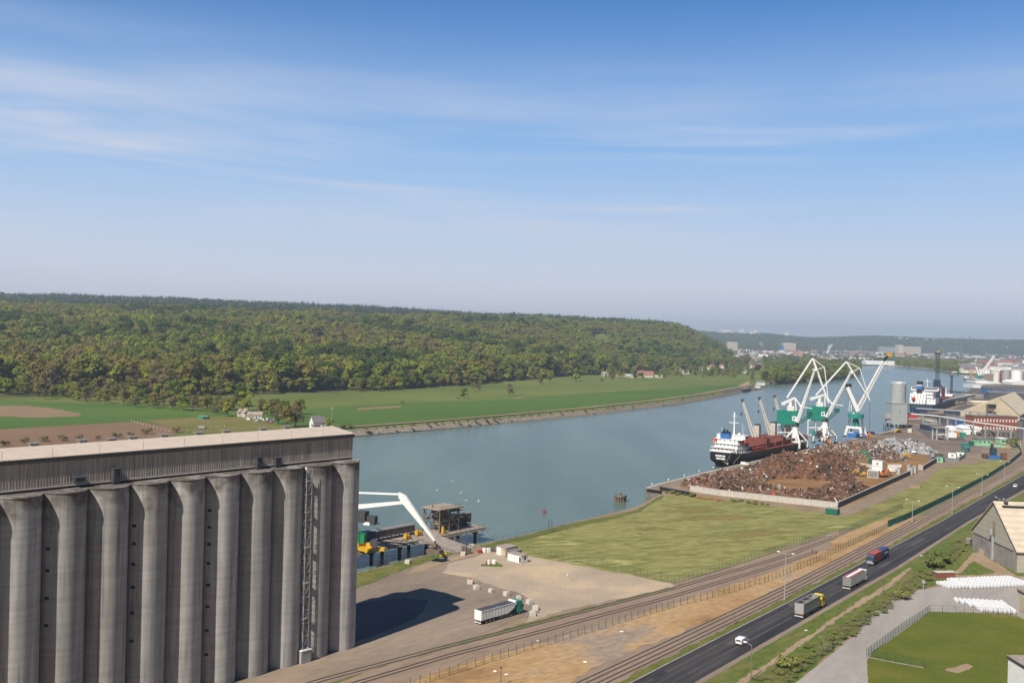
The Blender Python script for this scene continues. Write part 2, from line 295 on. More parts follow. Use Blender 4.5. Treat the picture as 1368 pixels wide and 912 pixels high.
ground_mat('meadow', [(.26, (0.234, 0.155, 0.0658)), (.38, (0.155, 0.146, 0.0416)), (.5, (0.239, 0.22, 0.0762)), (.60, (0.149, 0.155, 0.0416)), (.72, (0.337, 0.3, 0.118))], .10, rot=70, stretch=(1, .25, 1), big=(.018, .30), fine=(.8, .26))
ground_mat('lawn', [(.28, (0.164, 0.133, 0.0285)), (.42, (0.111, 0.12, 0.0171)), (.6, (0.082, 0.103, 0.0125)), (.75, (0.125, 0.12, 0.0199))], .06, fine=(1.2, .14), big=(.02, .2))
ground_mat('rough_grass', [(.28, (0.178, 0.125, 0.0585)), (.42, (0.132, 0.133, 0.039)), (.55, (0.085, 0.121, 0.0195)), (.7, (0.145, 0.133, 0.052)), (.82, (0.23, 0.179, 0.104))], .10, rot=38, stretch=(1, .3, 1), fine=(1.0, .25), big=(.03, .25))
ground_mat('green_verge', [(.3, (0.0765, 0.102, 0.021)), (.5, (0.108, 0.119, 0.028)), (.7, (0.18, 0.145, 0.056))], .15, fine=(1.0, .2))
ground_mat('dry_grass', [(.28, (0.17, 0.0935, 0.0454)), (.4, (0.323, 0.199, 0.0907)), (.52, (0.374, 0.244, 0.124)), (.62, (0.264, 0.208, 0.161)), (.72, (0.238, 0.171, 0.0825)), (.82, (0.145, 0.138, 0.0413))], .055, rot=55, stretch=(1, .4, 1), fine=(.9, .2), big=(.025, .3))
ground_mat('ballast', [(.3, (0.184, 0.132, 0.0986)), (.5, (0.235, 0.172, 0.127)), (.72, (0.279, 0.198, 0.139))], .15, rot=39, stretch=(1, .15, 1), fine=(1.2, .12))
ground_mat('scrap_ground', [(.3, (0.163, 0.085, 0.0358)), (.5, (0.244, 0.133, 0.055)), (.7, (0.274, 0.163, 0.077))], .05, fine=(.9, .12), big=(.02, .2))
ground_mat('port_yard', [(.3, (0.12, 0.0938, 0.0748)), (.5, (0.176, 0.135, 0.105)), (.7, (0.24, 0.184, 0.136))], .03, fine=(.6, .1), big=(.01, .3))
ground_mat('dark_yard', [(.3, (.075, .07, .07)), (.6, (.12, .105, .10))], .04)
ground_mat('quay_top', [(.3, (0.18, 0.139, 0.099)), (.55, (0.238, 0.182, 0.129)), (.75, (0.274, 0.211, 0.15))], .08, fine=(1, .1))
ground_mat('plain', [(.32, (0.0864, 0.115, 0.024)), (.5, (0.117, 0.143, 0.03)), (.7, (0.147, 0.161, 0.039))], .006, fine=(.25, .12), big=(.002, .2))
ground_mat('crop', [(.3, (0.0486, 0.098, 0.0147)), (.5, (0.0666, 0.121, 0.0189)), (.7, (0.0902, 0.141, 0.0236))], .007, rot=60, stretch=(1, .35, 1), fine=(.25, .10), big=(.003, .2))
ground_mat('ploughed', [(.3, (0.162, 0.0957, 0.0546)), (.6, (0.204, 0.128, 0.0754))], .008, fine=(.2, .07), rot=70, stretch=(1, .3, 1))
ground_mat('sandy_field', [(.3, (0.198, 0.135, 0.0765)), (.55, (0.231, 0.16, 0.0945)), (.72, (0.088, 0.095, 0.0225))], .03, fine=(.3, .12), rot=75, stretch=(1, .3, 1))
ground_mat('paddock', [(.3, (0.112, 0.115, 0.024)), (.5, (0.15, 0.137, 0.036)), (.7, (0.188, 0.151, 0.054))], .02, fine=(.4, .15))
ground_mat('path_tan', [(.3, (0.258, 0.185, 0.116)), (.6, (0.319, 0.231, 0.151))], .05, fine=(.5, .1))
ground_mat('river_bed', [(.3, (.06, .07, .04)), (.6, (.10, .10, .06))], .01)
ground_mat('hill_soil', [(.3, (.05, .055, .02)), (.6, (.085, .085, .035))], .01)
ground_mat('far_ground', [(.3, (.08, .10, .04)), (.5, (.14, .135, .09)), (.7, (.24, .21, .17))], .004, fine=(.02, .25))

ground_mat('road_worn', [(.3, (.055, .052, .050)), (.5, (.085, .080, .077)), (.7, (.05, .048, .047))], .5, rot=37.5, stretch=(1, .08, 1), fine=(1.5, .15))
ground_mat('road_dark', [(.3, (.025, .025, .028)), (.6, (.04, .04, .043))], .5)
def water_mat():
    m = bpy.data.materials.new('river_water'); m.use_nodes = True; nt = m.node_tree; b = nt.nodes['Principled BSDF']
    g = N(nt, 'ShaderNodeNewGeometry')
    mpb = N(nt, 'ShaderNodeMapping'); mpb.inputs['Rotation'].default_value[2] = math.radians(50); mpb.inputs['Scale'].default_value = (1, .16, 1)
    nt.links.new(g.outputs['Position'], mpb.inputs[0])
    nb = N(nt, 'ShaderNodeTexNoise'); nb.inputs['Scale'].default_value = .02; nb.inputs['Detail'].default_value = 5; nt.links.new(mpb.outputs[0], nb.inputs['Vector'])
    r = N(nt, 'ShaderNodeValToRGB'); e = r.color_ramp.elements
    e[0].position = .34; e[0].color = (0.082, 0.124, 0.100, 1); e[1].position = .66; e[1].color = (0.128, 0.174, 0.143, 1)
    nt.links.new(nb.outputs['Fac'], r.inputs[0]); nt.links.new(r.outputs[0], b.inputs['Base Color'])
    b.inputs['IOR'].default_value = 1.33
    mr = N(nt, 'ShaderNodeMapRange'); mr.inputs['To Min'].default_value = .08; mr.inputs['To Max'].default_value = .34
    nt.links.new(nb.outputs['Fac'], mr.inputs['Value']); nt.links.new(mr.outputs[0], b.inputs['Roughness'])
    mp = N(nt, 'ShaderNodeMapping'); mp.inputs['Rotation'].default_value[2] = math.radians(20); mp.inputs['Scale'].default_value = (.35, 1, 1)
    nt.links.new(g.outputs['Position'], mp.inputs[0])
    nz = N(nt, 'ShaderNodeTexNoise'); nz.inputs['Scale'].default_value = .45; nz.inputs['Detail'].default_value = 5; nz.inputs['Roughness'].default_value = .65
    nt.links.new(mp.outputs[0], nz.inputs['Vector'])
    bp = N(nt, 'ShaderNodeBump'); bp.inputs['Strength'].default_value = .42; bp.inputs['Distance'].default_value = 1.0
    nt.links.new(nz.outputs['Fac'], bp.inputs['Height']); nt.links.new(bp.outputs[0], b.inputs['Normal'])
    M['water'] = m
water_mat()

def leaf_mat(name, c1, c2, tr=.25, rnd=.35):
    m = bpy.data.materials.new(name); m.use_nodes = True; nt = m.node_tree
    b = nt.nodes['Principled BSDF']; b.inputs['Roughness'].default_value = .8; b.inputs['Specular IOR Level'].default_value = .1
    oi = N(nt, 'ShaderNodeObjectInfo'); g = N(nt, 'ShaderNodeNewGeometry')
    nz = N(nt, 'ShaderNodeTexNoise'); nz.inputs['Scale'].default_value = .3; nz.inputs['Detail'].default_value = 4; nt.links.new(g.outputs['Position'], nz.inputs['Vector'])
    mm = N(nt, 'ShaderNodeMath', operation='MULTIPLY_ADD'); nt.links.new(oi.outputs['Random'], mm.inputs[0]); mm.inputs[1].default_value = .9
    ms = N(nt, 'ShaderNodeMath', operation='MULTIPLY_ADD'); nt.links.new(nz.outputs['Fac'], ms.inputs[0]); ms.inputs[1].default_value = .9; ms.inputs[2].default_value = -.4
    nt.links.new(ms.outputs[0], mm.inputs[2])
    mx = N(nt, 'ShaderNodeMix', data_type='RGBA'); mx.clamp_factor = True; nt.links.new(mm.outputs[0], mx.inputs[0])
    mx.inputs[6].default_value = (*c1, 1); mx.inputs[7].default_value = (*c2, 1)
    nt.links.new(mx.outputs[2], b.inputs['Base Color'])
    if tr:
        tl = N(nt, 'ShaderNodeBsdfTranslucent'); nt.links.new(mx.outputs[2], tl.inputs[0])
        ms2 = N(nt, 'ShaderNodeMixShader'); ms2.inputs[0].default_value = tr
        nt.links.new(b.outputs[0], ms2.inputs[1]); nt.links.new(tl.outputs[0], ms2.inputs[2]); nt.links.new(ms2.outputs[0], nt.nodes['Material Output'].inputs[0])
    M[name] = m
leaf_mat('leaf_fresh', (0.19, 0.249, 0.0239), (0.276, 0.283, 0.0341))
leaf_mat('leaf_mid', (0.109, 0.152, 0.0195), (0.192, 0.215, 0.0286))
leaf_mat('leaf_dark', (0.0467, 0.0777, 0.0124), (0.0882, 0.119, 0.0174))
leaf_mat('leaf_brown', (0.155, 0.125, 0.055), (0.218, 0.185, 0.077))
leaf_mat('leaf_olive', (0.162, 0.147, 0.0326), (0.228, 0.193, 0.0456))
leaf_mat('leaf_purple', (.075, .02, .02), (.10, .03, .03))
leaf_mat('leaf_conifer', (.022, .038, .022), (.032, .052, .028), tr=0)
leaf_mat('leaf_bush', (.13, .155, .04), (.19, .20, .07))
leaf_mat('leaf_grey', (.20, .20, .10), (.28, .26, .13))
leaf_mat('leaf_hedge', (.17, .20, .05), (.25, .26, .08), rnd=.5)

# ------------------------------------------------------------------ mesh helpers
class MB:
    def __init__(s): s.v = []; s.f = []; s.mi = []; s.m = 0
    def add(s, vs, fs):
        o = len(s.v); s.v += [tuple(v) for v in vs]; s.f += [tuple(i+o for i in f) for f in fs]; s.mi += [s.m]*len(fs); return s
    def box(s, c, d, rz=0.0, taper=1.0):
        cx, cy, cz = c; dx, dy, dz = d[0]/2, d[1]/2, d[2]/2; cr, sr = math.cos(rz), math.sin(rz); vs = []
        for k, t in ((-1, 1.0), (1, taper)):
            for i, j in ((-1, -1), (1, -1), (1, 1), (-1, 1)):
                x, y = i*dx*t, j*dy*t; vs.append((cx+x*cr-y*sr, cy+x*sr+y*cr, cz+k*dz))
        return s.add(vs, [(3, 2, 1, 0), (4, 5, 6, 7), (0, 1, 5, 4), (1, 2, 6, 5), (2, 3, 7, 6), (3, 0, 4, 7)])
    def b2(s, x0, x1, y0, y1, z0, z1): return s.box(((x0+x1)/2, (y0+y1)/2, (z0+z1)/2), (x1-x0, y1-y0, z1-z0))
    def bar(s, p, q, w=.3, h=None, w2=None, h2=None):
        p, q = Vector(p), Vector(q); d = (q-p)
        if d.length < 1e-6: return s
        d.normalize(); up = Vector((0, 0, 1)) if abs(d.z) < .95 else Vector((1, 0, 0))
        x = d.cross(up).normalized(); y = x.cross(d); h = h or w; w2 = w2 or w; h2 = h2 or (h if w2 == w else w2)
        vs = [p+x*a*w/2+y*b*h/2 for a, b in ((-1, -1), (1, -1), (1, 1), (-1, 1))]+[q+x*a*w2/2+y*b*h2/2 for a, b in ((-1, -1), (1, -1), (1, 1), (-1, 1))]
        return s.add(vs, [(0, 1, 2, 3), (7, 6, 5, 4), (0, 4, 5, 1), (1, 5, 6, 2), (2, 6, 7, 3), (3, 7, 4, 0)])
    def cyl(s, p, q, r, r2=None, n=12, caps=True):
        p, q = Vector(p), Vector(q); d = (q-p).normalized(); up = Vector((0, 0, 1)) if abs(d.z) < .95 else Vector((1, 0, 0))
        x = d.cross(up).normalized(); y = x.cross(d); r2 = r if r2 is None else r2; vs = []
        for c, R in ((p, r), (q, r2)):
            for i in range(n):
                a = 2*math.pi*i/n; vs.append(c+x*math.cos(a)*R+y*math.sin(a)*R)
        fs = [(i, i+n, (i+1) % n+n, (i+1) % n) for i in range(n)]
        if caps: fs += [tuple(range(n)), tuple(range(2*n-1, n-1, -1))]
        return s.add(vs, fs)
    def prism(s, pts, z0, z1):
        n = len(pts); vs = [(p[0], p[1], z0) for p in pts]+[(p[0], p[1], z1) for p in pts]
        return s.add(vs, [(i, (i+1) % n, (i+1) % n+n, i+n) for i in range(n)]+[tuple(range(n-1, -1, -1)), tuple(range(n, 2*n))])
    def ext(s, prof, y0, y1):
        """profile in x,z extruded along y"""
        n = len(prof); vs = [(p[0], y0, p[1]) for p in prof]+[(p[0], y1, p[1]) for p in prof]
        return s.add(vs, [(i, i+n, (i+1) % n+n, (i+1) % n) for i in range(n)]+[tuple(range(n)), tuple(range(2*n-1, n-1, -1))])
    def extx(s, prof, x0, x1):
        n = len(prof); vs = [(x0, p[0], p[1]) for p in prof]+[(x1, p[0], p[1]) for p in prof]
        return s.add(vs, [(i, (i+1) % n, (i+1) % n+n, i+n) for i in range(n)]+[tuple(range(n-1, -1, -1)), tuple(range(n, 2*n))])
    def gable(s, x0, x1, y0, y1, z0, z1, along='y', over=0.0):
        """gable prism (solid)"""
        if along == 'y': return s.ext([(x0-over, z0), (x1+over, z0), ((x0+x1)/2, z1)], y0-over, y1+over)
        return s.extx([(y0-over, z0), (y1+over, z0), ((y0+y1)/2, z1)], x0-over, x1+over)
    def blob(s, c, r, n=1, sq=1.0, jit=.15):
        bm = bmesh.new(); bmesh.ops.create_icosphere(bm, subdivisions=n, radius=1)
        vs = [(c[0]+v.co.x*r[0]*random.uniform(1-jit, 1+jit), c[1]+v.co.y*r[1]*random.uniform(1-jit, 1+jit), c[2]+v.co.z*r[2]*random.uniform(1-jit, 1+jit)) for v in bm.verts]
        fs = [tuple(v.index for v in f.verts) for f in bm.faces]; bm.free(); return s.add(vs, fs)
    def build(s, name, mats, parent=None, smooth=False):
        me = bpy.data.meshes.new(name); me.from_pydata(s.v, [], s.f)
        if not isinstance(mats, (list, tuple)): mats = [mats]
        for m in mats: me.materials.append(M[m] if isinstance(m, str) else m)
        me.polygons.foreach_set('material_index', s.mi)
        if len(s.f) < 60000:
            bm = bmesh.new(); bm.from_mesh(me); bmesh.ops.recalc_face_normals(bm, faces=bm.faces); bm.to_mesh(me); bm.free()
        if smooth:
            me.polygons.foreach_set('use_smooth', [True]*len(me.polygons))
            try: me.set_sharp_from_angle(angle=math.radians(40))
            except Exception: pass
        o = bpy.data.objects.new(name, me); col.objects.link(o)
        if parent: o.parent = parent
        return o
def tag(o, label=None, cat=None, group=None, kind=None):
    if label: o['label'] = label
    if cat: o['category'] = cat
    if group: o['group'] = group
    if kind: o['kind'] = kind
    return o
def thing(name, label, cat, loc=(0, 0, 0), az=0.0, group=None):
    """Empty at the base; az = degrees clockwise from +Y that local +Y points to"""
    o = bpy.data.objects.new(name, None); col.objects.link(o); o.location = Vector(loc); o.rotation_euler = (0, 0, -math.radians(az))
    o.empty_display_size = .5
    return tag(o, label, cat, group)
KIDS = {}
def copy_tree(o, loc, az=None, scale=None, label=None, group=None):
    kids = [k for k in bpy.data.objects if k.parent == o] if o.name not in KIDS else KIDS[o.name]
    KIDS[o.name] = kids
    c = o.copy(); col.objects.link(c); c.location = Vector(loc)
    if az is not None: c.rotation_euler = (0, 0, -math.radians(az))
    if scale is not None: c.scale = scale if isinstance(scale, tuple) else (scale,)*3
    if label: c['label'] = label
    if group: c['group'] = group
    for k in kids:
        d = k.copy(); col.objects.link(d); d.parent = c
        sub = KIDS.get(k.name)
        if sub is None: sub = KIDS[k.name] = [q for q in bpy.data.objects if q.parent == k]
        for q in sub:
            e = q.copy(); col.objects.link(e); e.parent = d
    return c
from mathutils.geometry import tessellate_polygon
def sheet(name, pts, m, z=None, sub=None, kind='structure'):
    """flat polygon (world points)"""
    P = [Vector((p[0], p[1], z if z is not None else p[2])) for p in pts]
    tris = tessellate_polygon([P]); me = bpy.data.meshes.new(name); me.from_pydata([tuple(p) for p in P], [], [tuple(t) for t in tris])
    bm = bmesh.new(); bm.from_mesh(me)
    for f in bm.faces:
        f.normal_update()
        if f.normal.z < 0: f.normal_flip()
    bm.to_mesh(me); bm.free()
    me.materials.append(M[m]); o = bpy.data.objects.new(name, me); col.objects.link(o); o['kind'] = kind; return o
def psheet(name, pix, m, z, kind='structure', rag=None):
    P = [G(x, y, 0) for x, y in pix]
    if rag is None: rag = RAG.get(m, 0)
    if rag:
        rr_ = random.Random(len(pix)*7+int(pix[0][0])); Q = []
        for i, a in enumerate(P):
            b = P[(i+1) % len(P)]; n = max(1, min(90, int((b-a).length/(rag*2.2)))); d = (b-a); nn = Vector((-d.y, d.x, 0)).normalized() if d.length else Vector((0, 0, 0))
            o_ = 0
            for k in range(n):
                o_ = o_*.5+rr_.uniform(-rag, rag)*.8 if k else 0
                Q.append(a+d*(k/n)+nn*o_)
        P = Q
    return sheet(name, P, m, z, kind=kind)
RAG = {'meadow': .7, 'green_verge': .7, 'rough_grass': .7, 'dry_grass': 1.0, 'yard_sand': .9, 'path_tan': .45, 'lawn': .15, 'scrap_ground': .8, 'sandy_field': 3, 'paddock': 2, 'dirt': .6}
def offset_line(line, d):
    out = []
    for i, p in enumerate(line):
        a = line[max(i-1, 0)]; b = line[min(i+1, len(line)-1)]
        t = Vector((b[0]-a[0], b[1]-a[1])).normalized(); out.append(Vector((p[0]-t.y*d, p[1]+t.x*d, 0)))
    return out
def strip(name, line, d0, d1, m, z0, z1=None, kind='structure', parent=None):
    """ribbon along a world polyline between lateral offsets d0 and d1 (positive = left)"""
    A, B = offset_line(line, d0), offset_line(line, d1); z1 = z0 if z1 is None else z1
    n = len(line); vs = [(p.x, p.y, z0) for p in A]+[(p.x, p.y, z1) for p in B]
    mb = MB(); mb.add(vs, [(i, i+1, n+i+1, n+i) for i in range(n-1)])
    o = mb.build(name, m, parent)
    if kind: o['kind'] = kind
    me = o.data
    if me.polygons and me.polygons[0].normal.z < 0: me.flip_normals()
    return o
def resample(line, step):
    out = [Vector(line[0])]
    for a, b in zip(line, line[1:]):
        a, b = Vector(a), Vector(b); n = max(1, int(round((b-a).length/step)))
        out += [a.lerp(b, k/n) for k in range(1, n+1)]
    return out
# ================================================================== TERRAIN, WATER
PXS = np.arange(-330, 1700, 6.0)
def interp(xs, tab): return np.interp(xs, [t[0] for t in tab], [t[1] for t in tab])
BANK = [(-330, 655), (0, 622), (300, 597), (478, 583.0), (620, 571), (800, 553.5), (900, 541), (960, 531.5), (1000, 523), (1028, 517.5),
        (1031, 511.5), (1060, 510.5), (1100, 508), (1130, 504.5), (1147, 500), (1151, 487.5), (1200, 489.5), (1240, 493), (1266, 497), (1300, 500.5), (1368, 502), (1700, 512)]
def horizon(px): return 448 + (px-684)*math.tan(ROLL)
def dist_of(px, py, z=0.0): return G(px, py, z).y
bank_y = interp(PXS, BANK)
bank_d = np.array([dist_of(x, y, -4) for x, y in zip(PXS, bank_y)])
FOOT = [(-330, 900), (0, 972), (300, 1078), (500, 1235), (600, 1400), (700, 1630), (800, 1990), (870, 2205), (985, 2860), (1000, 3200)]
RIDGE_D = [(-330, 2600), (0, 2650), (400, 2750), (700, 3000), (870, 3400), (985, 3800), (1000, 3900)]
RIDGE_Y = [(-330, 395), (0, 404), (100, 406), (300, 412), (400, 416), (500, 420), (560, 422), (680, 426), (760, 428), (800, 430), (860, 430.5), (905, 434), (929, 443), (955, 455.5), (977, 470), (986, 480), (992, 484)]
BACK_Y = [(-330, 384), (0, 393), (100, 395), (200, 398), (300, 402), (400, 406), (500, 410), (560, 414), (640, 419), (731, 421), (800, 425), (860, 428.5), (887, 430), (911, 436), (929, 446), (955, 460), (977, 474), (992, 486)]
def ztop(px, py, d): r = ray(px, py); return CAMH + r.z/r.y*d
foot_d = interp(PXS, FOOT); ridge_d = interp(PXS, RIDGE_D)
ridge_z = np.array([ztop(x, y, d) for x, y, d in zip(PXS, interp(PXS, RIDGE_Y), ridge_d)])-24
back_z = np.array([ztop(x, y, 4700) for x, y in zip(PXS, interp(PXS, BACK_Y))])-31
FARY = [(900, 443), (925, 444), (960, 447), (1000, 448.5), (1020, 448.0), (1060, 452), (1085, 454), (1130, 452.5), (1170, 451.5), (1240, 454.5), (1300, 456), (1368, 457.5), (1700, 462)]
far_z = np.array([ztop(x, y, 9500) for x, y in zip(PXS, interp(PXS, FARY))])-8
FMID = [(900, 9500*.72), (1060, 6900), (1100, 8200), (1368, 8300), (1700, 8300)]
far_foot = interp(PXS, FMID)
ridge_z[PXS > 990] = -5; back_z[PXS > 990] = -5
def sstep(t): t = np.clip(t, 0, 1); return t*t*(3-2*t)
def hash2(x, y): return np.sin(x*.0131+1.3)*np.cos(y*.0117+.6)+.5*np.sin(x*.031+y*.023)+.35*np.cos(x*.052-y*.047+2)
def height(px, d):
    """ground height for arrays of photo column and forward distance"""
    x = d*(px-684)/FPX
    fd, rd, rz, bz = np.interp(px, PXS, foot_d), np.interp(px, PXS, ridge_d), np.interp(px, PXS, ridge_z), np.interp(px, PXS, back_z)
    t = np.clip((d-fd)/(rd-fd), 0, 1)
    h = rz*(0.35*t+0.65*sstep(t))
    t2 = np.clip((d-rd)/(4700-rd), 0, 1); h = h+(bz-rz)*sstep(t2)*(d > rd)
    h = np.where(px > 992, 0, np.maximum(h, 0))
    h = h + 5.0*hash2(x, d)*np.clip((d-fd-150)/500, 0, 1)*(px < 985)*(h > 5)
    ff, fz = np.interp(px, PXS, far_foot), np.interp(px, PXS, far_z)
    hf = fz*sstep((d-ff)/(9500-ff))*(px > 880)
    return np.maximum(h, hf)*(d > fd*0) 
rs = np.concatenate([[0, .004, .012], np.linspace(.02, 1, 170)**1.0])
verts = []; nr = len(rs)
for i, px in enumerate(PXS):
    d0 = bank_d[i]; lo, hi_ = math.log(d0), math.log(17000)
    d = np.exp(lo+(hi_-lo)*rs); z = height(np.full_like(d, px), d)
    z[0] = -5.0; d[1] = d0+7; z[1] = -.3; z[2] = max(z[2], 0)-.3*0
    a = (px-684)
    for k in range(nr):
        verts.append((d[k]*(a/FPX), d[k], float(z[k])))
verts = np.array(verts)
faces = []
nc = len(PXS)
for i in range(nc-1):
    for k in range(nr-1):
        a = i*nr+k; faces.append((a, a+nr, a+nr+1, a+1))
me = bpy.data.meshes.new('terrain'); me.from_pydata(verts.tolist(), [], faces)
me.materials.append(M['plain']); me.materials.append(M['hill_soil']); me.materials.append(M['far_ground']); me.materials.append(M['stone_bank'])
mi = []
for i in range(nc-1):
    for k in range(nr-1):
        d = verts[i*nr+k, 1]; px = PXS[i]
        if k == 0: mi.append(3)
        elif px < 990 and d > foot_d[i]-10: mi.append(1)
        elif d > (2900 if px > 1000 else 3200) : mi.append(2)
        else: mi.append(0)
me.polygons.foreach_set('material_index', mi); me.polygons.foreach_set('use_smooth', [True]*len(me.polygons))
terr = bpy.data.objects.new('terrain', me); col.objects.link(terr); terr['kind'] = 'structure'
def hxy(x, y):
    px = 684+FPX*x/y
    return float(height(np.array([px]), np.array([y]))[0])

# river bed and sea-level base under everything, water sheet
mb = MB(); R_ = 24000
mb.add([(-R_, -2000, -9), (R_, -2000, -9), (R_, R_, -9), (-R_, R_, -9)], [(0, 1, 2, 3)])
tag(mb.build('ground', 'river_bed'), kind='structure')
wpts = [(-3000, -1500, -4), (3000, -1500, -4), (3000, 5200, -4), (-3000, 5200, -4)]
nxw = 40
mb = MB(); mb.add(wpts, [(0, 1, 2, 3)]); tag(mb.build('river_water', 'water'), kind='structure')

# near land (port side): grass bank then vertical quay wall
bankpx = [(478, 764), (504, 758), (556, 744), (578, 740), (611, 733), (633, 728), (666, 721.5), (700, 714), (734, 705), (765, 697), (792, 691), (818, 684.5), (849, 677), (865, 668), (884, 659.5)]
bk = [G(x, y, 0) for x, y in bankpx]
st = bk[0]-U(39)*600; bk = [Vector((st.x, st.y, 0))]+bk
inn = bk     # land lies to the right of the line
quaypx = [(862, 651.5), (879, 646), (905, 639.5), (927.5, 634), (960, 626), (1190, 575), (1249, 546.5), (1275, 537.5), (1291, 524), (1301, 515), (1301, 502)]
qk = [G(x, y, 0) for x, y in quaypx]
corner_in = G(885, 654.5, 0)
# direction fix: quay follows photo points
far_end = [Vector((2200, 4500, 0)), Vector((8200, 16500, 0)), Vector((9000, -400, 0)), Vector((-650, -400, 0))]
top = [Vector((p.x, p.y, 0)) for p in inn]+[corner_in]+qk+far_end
NEARLAND = top
sheet('port_ground', top, 'dirt', 0.0)
mb = MB(); n = len(bk)
mb.add([(p.x, p.y, -6) for p in offset_line(bk, 8)]+[(p.x, p.y, 0) for p in inn], [(i, i+1, n+i+1, n+i) for i in range(n-1)])
tag(mb.build('river_bank', 'green_verge'), kind='structure')
mb = MB(); ring = [inn[-1], corner_in]+qk+[far_end[0]]
for a, b in zip(ring, ring[1:]):
    mb.add([(a.x, a.y, -9), (b.x, b.y, -9), (b.x, b.y, 0), (a.x, a.y, 0)], [(0, 1, 2, 3)])
tag(mb.build('quay_wall', 'brown_grey'), 'long concrete quay wall holding the port ground above the river', 'quay wall')
# pale capping strip along the quay
capl = resample([Vector((p.x, p.y, 0)) for p in qk[:-2]], 60)
strip('quay_edge', capl, -.05, -1.3, 'concrete_pale', .05)
strip('quay_paving', capl, -1.3, -16, 'quay_top', .03)

# far bank furniture: stone edge, towpath, dark low wall
fb = [Vector((verts[i*nr, 0], verts[i*nr, 1], 0)) for i in range(nc) if -330 <= PXS[i] <= 1029]
FB = fb
strip('bank_stones', fb, 1, 9, 'stone_bank', -3.6, .25)
strip('bank_grass', fb, 9, 17, 'plain', .26)
strip('towpath', fb, 21, 28, 'path_tan', .32)
mbw = MB(); L = offset_line(fb, 17.5)
for a, b in zip(L, L[1:]): mbw.bar((a.x, a.y, .5), (b.x, b.y, .5), .8, 1.1)
tag(mbw.build('low_wall', 'dark_grey'), 'long dark low stone wall beside the towpath on the far bank', 'wall')

# fields on the far plain
psheet('crop_field', [(-300, 540), (0, 535), (190, 541), (330, 552), (345, 548), (420, 545), (700, 531), (985, 513), (1003, 517.5), (960, 524.5), (800, 541), (620, 558), (478, 568), (440, 572), (340, 560), (250, 573), (184, 562), (0, 573), (-300, 590)], 'crop', .06)
psheet('bare_field', [(-300, 538), (-100, 540), (40, 542), (75, 546), (108, 552), (104, 556), (60, 558), (0, 556), (-300, 560)], 'sandy_field', .12)
psheet('ploughed_field', [(-300, 590), (0, 573.5), (184, 563), (250, 574), (230, 582), (160, 592), (0, 602), (-300, 622)], 'ploughed', .12)
psheet('paddock', [(190, 561), (262, 557), (330, 556), (352, 566), (420, 575), (330, 582), (255, 577)], 'paddock', .16)
psheet('sand_patch', [(474, 546), (498, 544.2), (536, 541.6), (538, 543.5), (505, 546), (478, 547.8)], 'sandy_field', .14)
psheet('sand_patch', [(686, 531), (699, 530), (700, 531.6), (688, 532.3)], 'sandy_field', .14)
psheet('light_meadow', [(340, 546), (520, 524), (700, 512), (760, 508), (850, 500), (985, 511), (700, 531), (420, 544)], 'plain', .05)
psheet('road', [(986, 516), (994, 511.5), (999, 509), (1002, 510), (1000, 516), (995, 519)], 'path_tan', .3)
psheet('parking_lot', [(975, 519.5), (996, 515.5), (1008, 516.2), (1000, 519.8), (985, 521.5), (960, 525)], 'dark_yard', .28)

# ---- port-side surfaces
psheet('yard_tarmac', [(200, 930), (337, 902), (474, 861), (474, 800), (478, 772), (520, 762), (560, 752), (600, 742), (626, 733), (661, 742), (690, 770), (640, 800), (560, 842), (640, 850), (500, 893), (420, 915), (300, 935)], 'yard_tarmac', .012)
psheet('yard', [(640, 741), (664, 736), (700, 741), (895, 778), (905, 783), (760, 813), (700, 832), (716, 815), (700, 795), (660, 782), (622, 770), (590, 764), (600, 752)], 'yard_sand', .024)
psheet('service_road', [(645, 838), (693, 826), (722, 818), (708, 800), (690, 790), (665, 785), (630, 775), (600, 775), (560, 785), (480, 800), (474, 861), (560, 842)], 'yard_tarmac', .036)
psheet('shadow_plot', [(474, 806), (540, 798), (572, 802), (566, 815), (555, 826), (530, 837), (474, 858)], 'dark_yard', .05)  # dark ground colour kept inside the silo's cast shadow, painting its shade deeper
psheet('service_road', [(100, 965), (337, 904), (380, 891), (474, 863.5), (560, 838), (640, 822), (700, 822), (640, 848), (500, 893), (440, 912), (300, 955)], 'yard_tarmac', .06)
meadow = [(663, 735), (668, 727), (704, 721), (765, 703), (800, 697), (850, 685), (884, 663), (921, 660), (1118, 688), (1180, 668), (1240, 640), (1256, 625), (1300, 619), (1340, 612), (1350, 622), (1320, 645), (1275, 668), (1218, 694), (1192, 697), (1105, 712), (990, 752), (895, 778), (700, 741)]
psheet('meadow', meadow, 'meadow', .03)
psheet('river_verge', [(640, 729), (668, 722), (704, 714.5), (765, 698), (800, 692.5), (852, 680), (886, 660), (884, 666), (850, 685), (800, 697.5), (765, 704), (704, 721), (668, 729), (650, 733)], 'green_verge', .045)
psheet('river_verge', [(430, 783), (478, 765), (504, 759), (556, 745), (578, 741), (611, 734), (622, 734), (600, 742), (556, 755), (510, 772), (478, 786), (430, 800)], 'green_verge', .06)
psheet('concrete_apron', [(555, 758), (610, 743), (628, 738), (640, 741), (600, 750), (560, 764), (540, 768)], 'path_tan', .07)
psheet('side_road', [(1118, 688), (1250, 624), (1275, 606), (1310, 597), (1330, 603), (1300, 619), (1258, 625), (1180, 669), (1130, 690), (1105, 690)], 'quay_top', .05)
psheet('scrap_yard_ground', [(917, 652), (1119, 679), (1222, 632), (1250, 618), (1210, 596), (1190, 585), (1062, 603), (975, 637)], 'scrap_ground', .05)
psheet('port_yard', [(1130, 597), (1190, 576), (1262, 557), (1320, 590), (1310, 605), (1262, 612), (1250, 618), (1190, 588)], 'port_yard', .09)
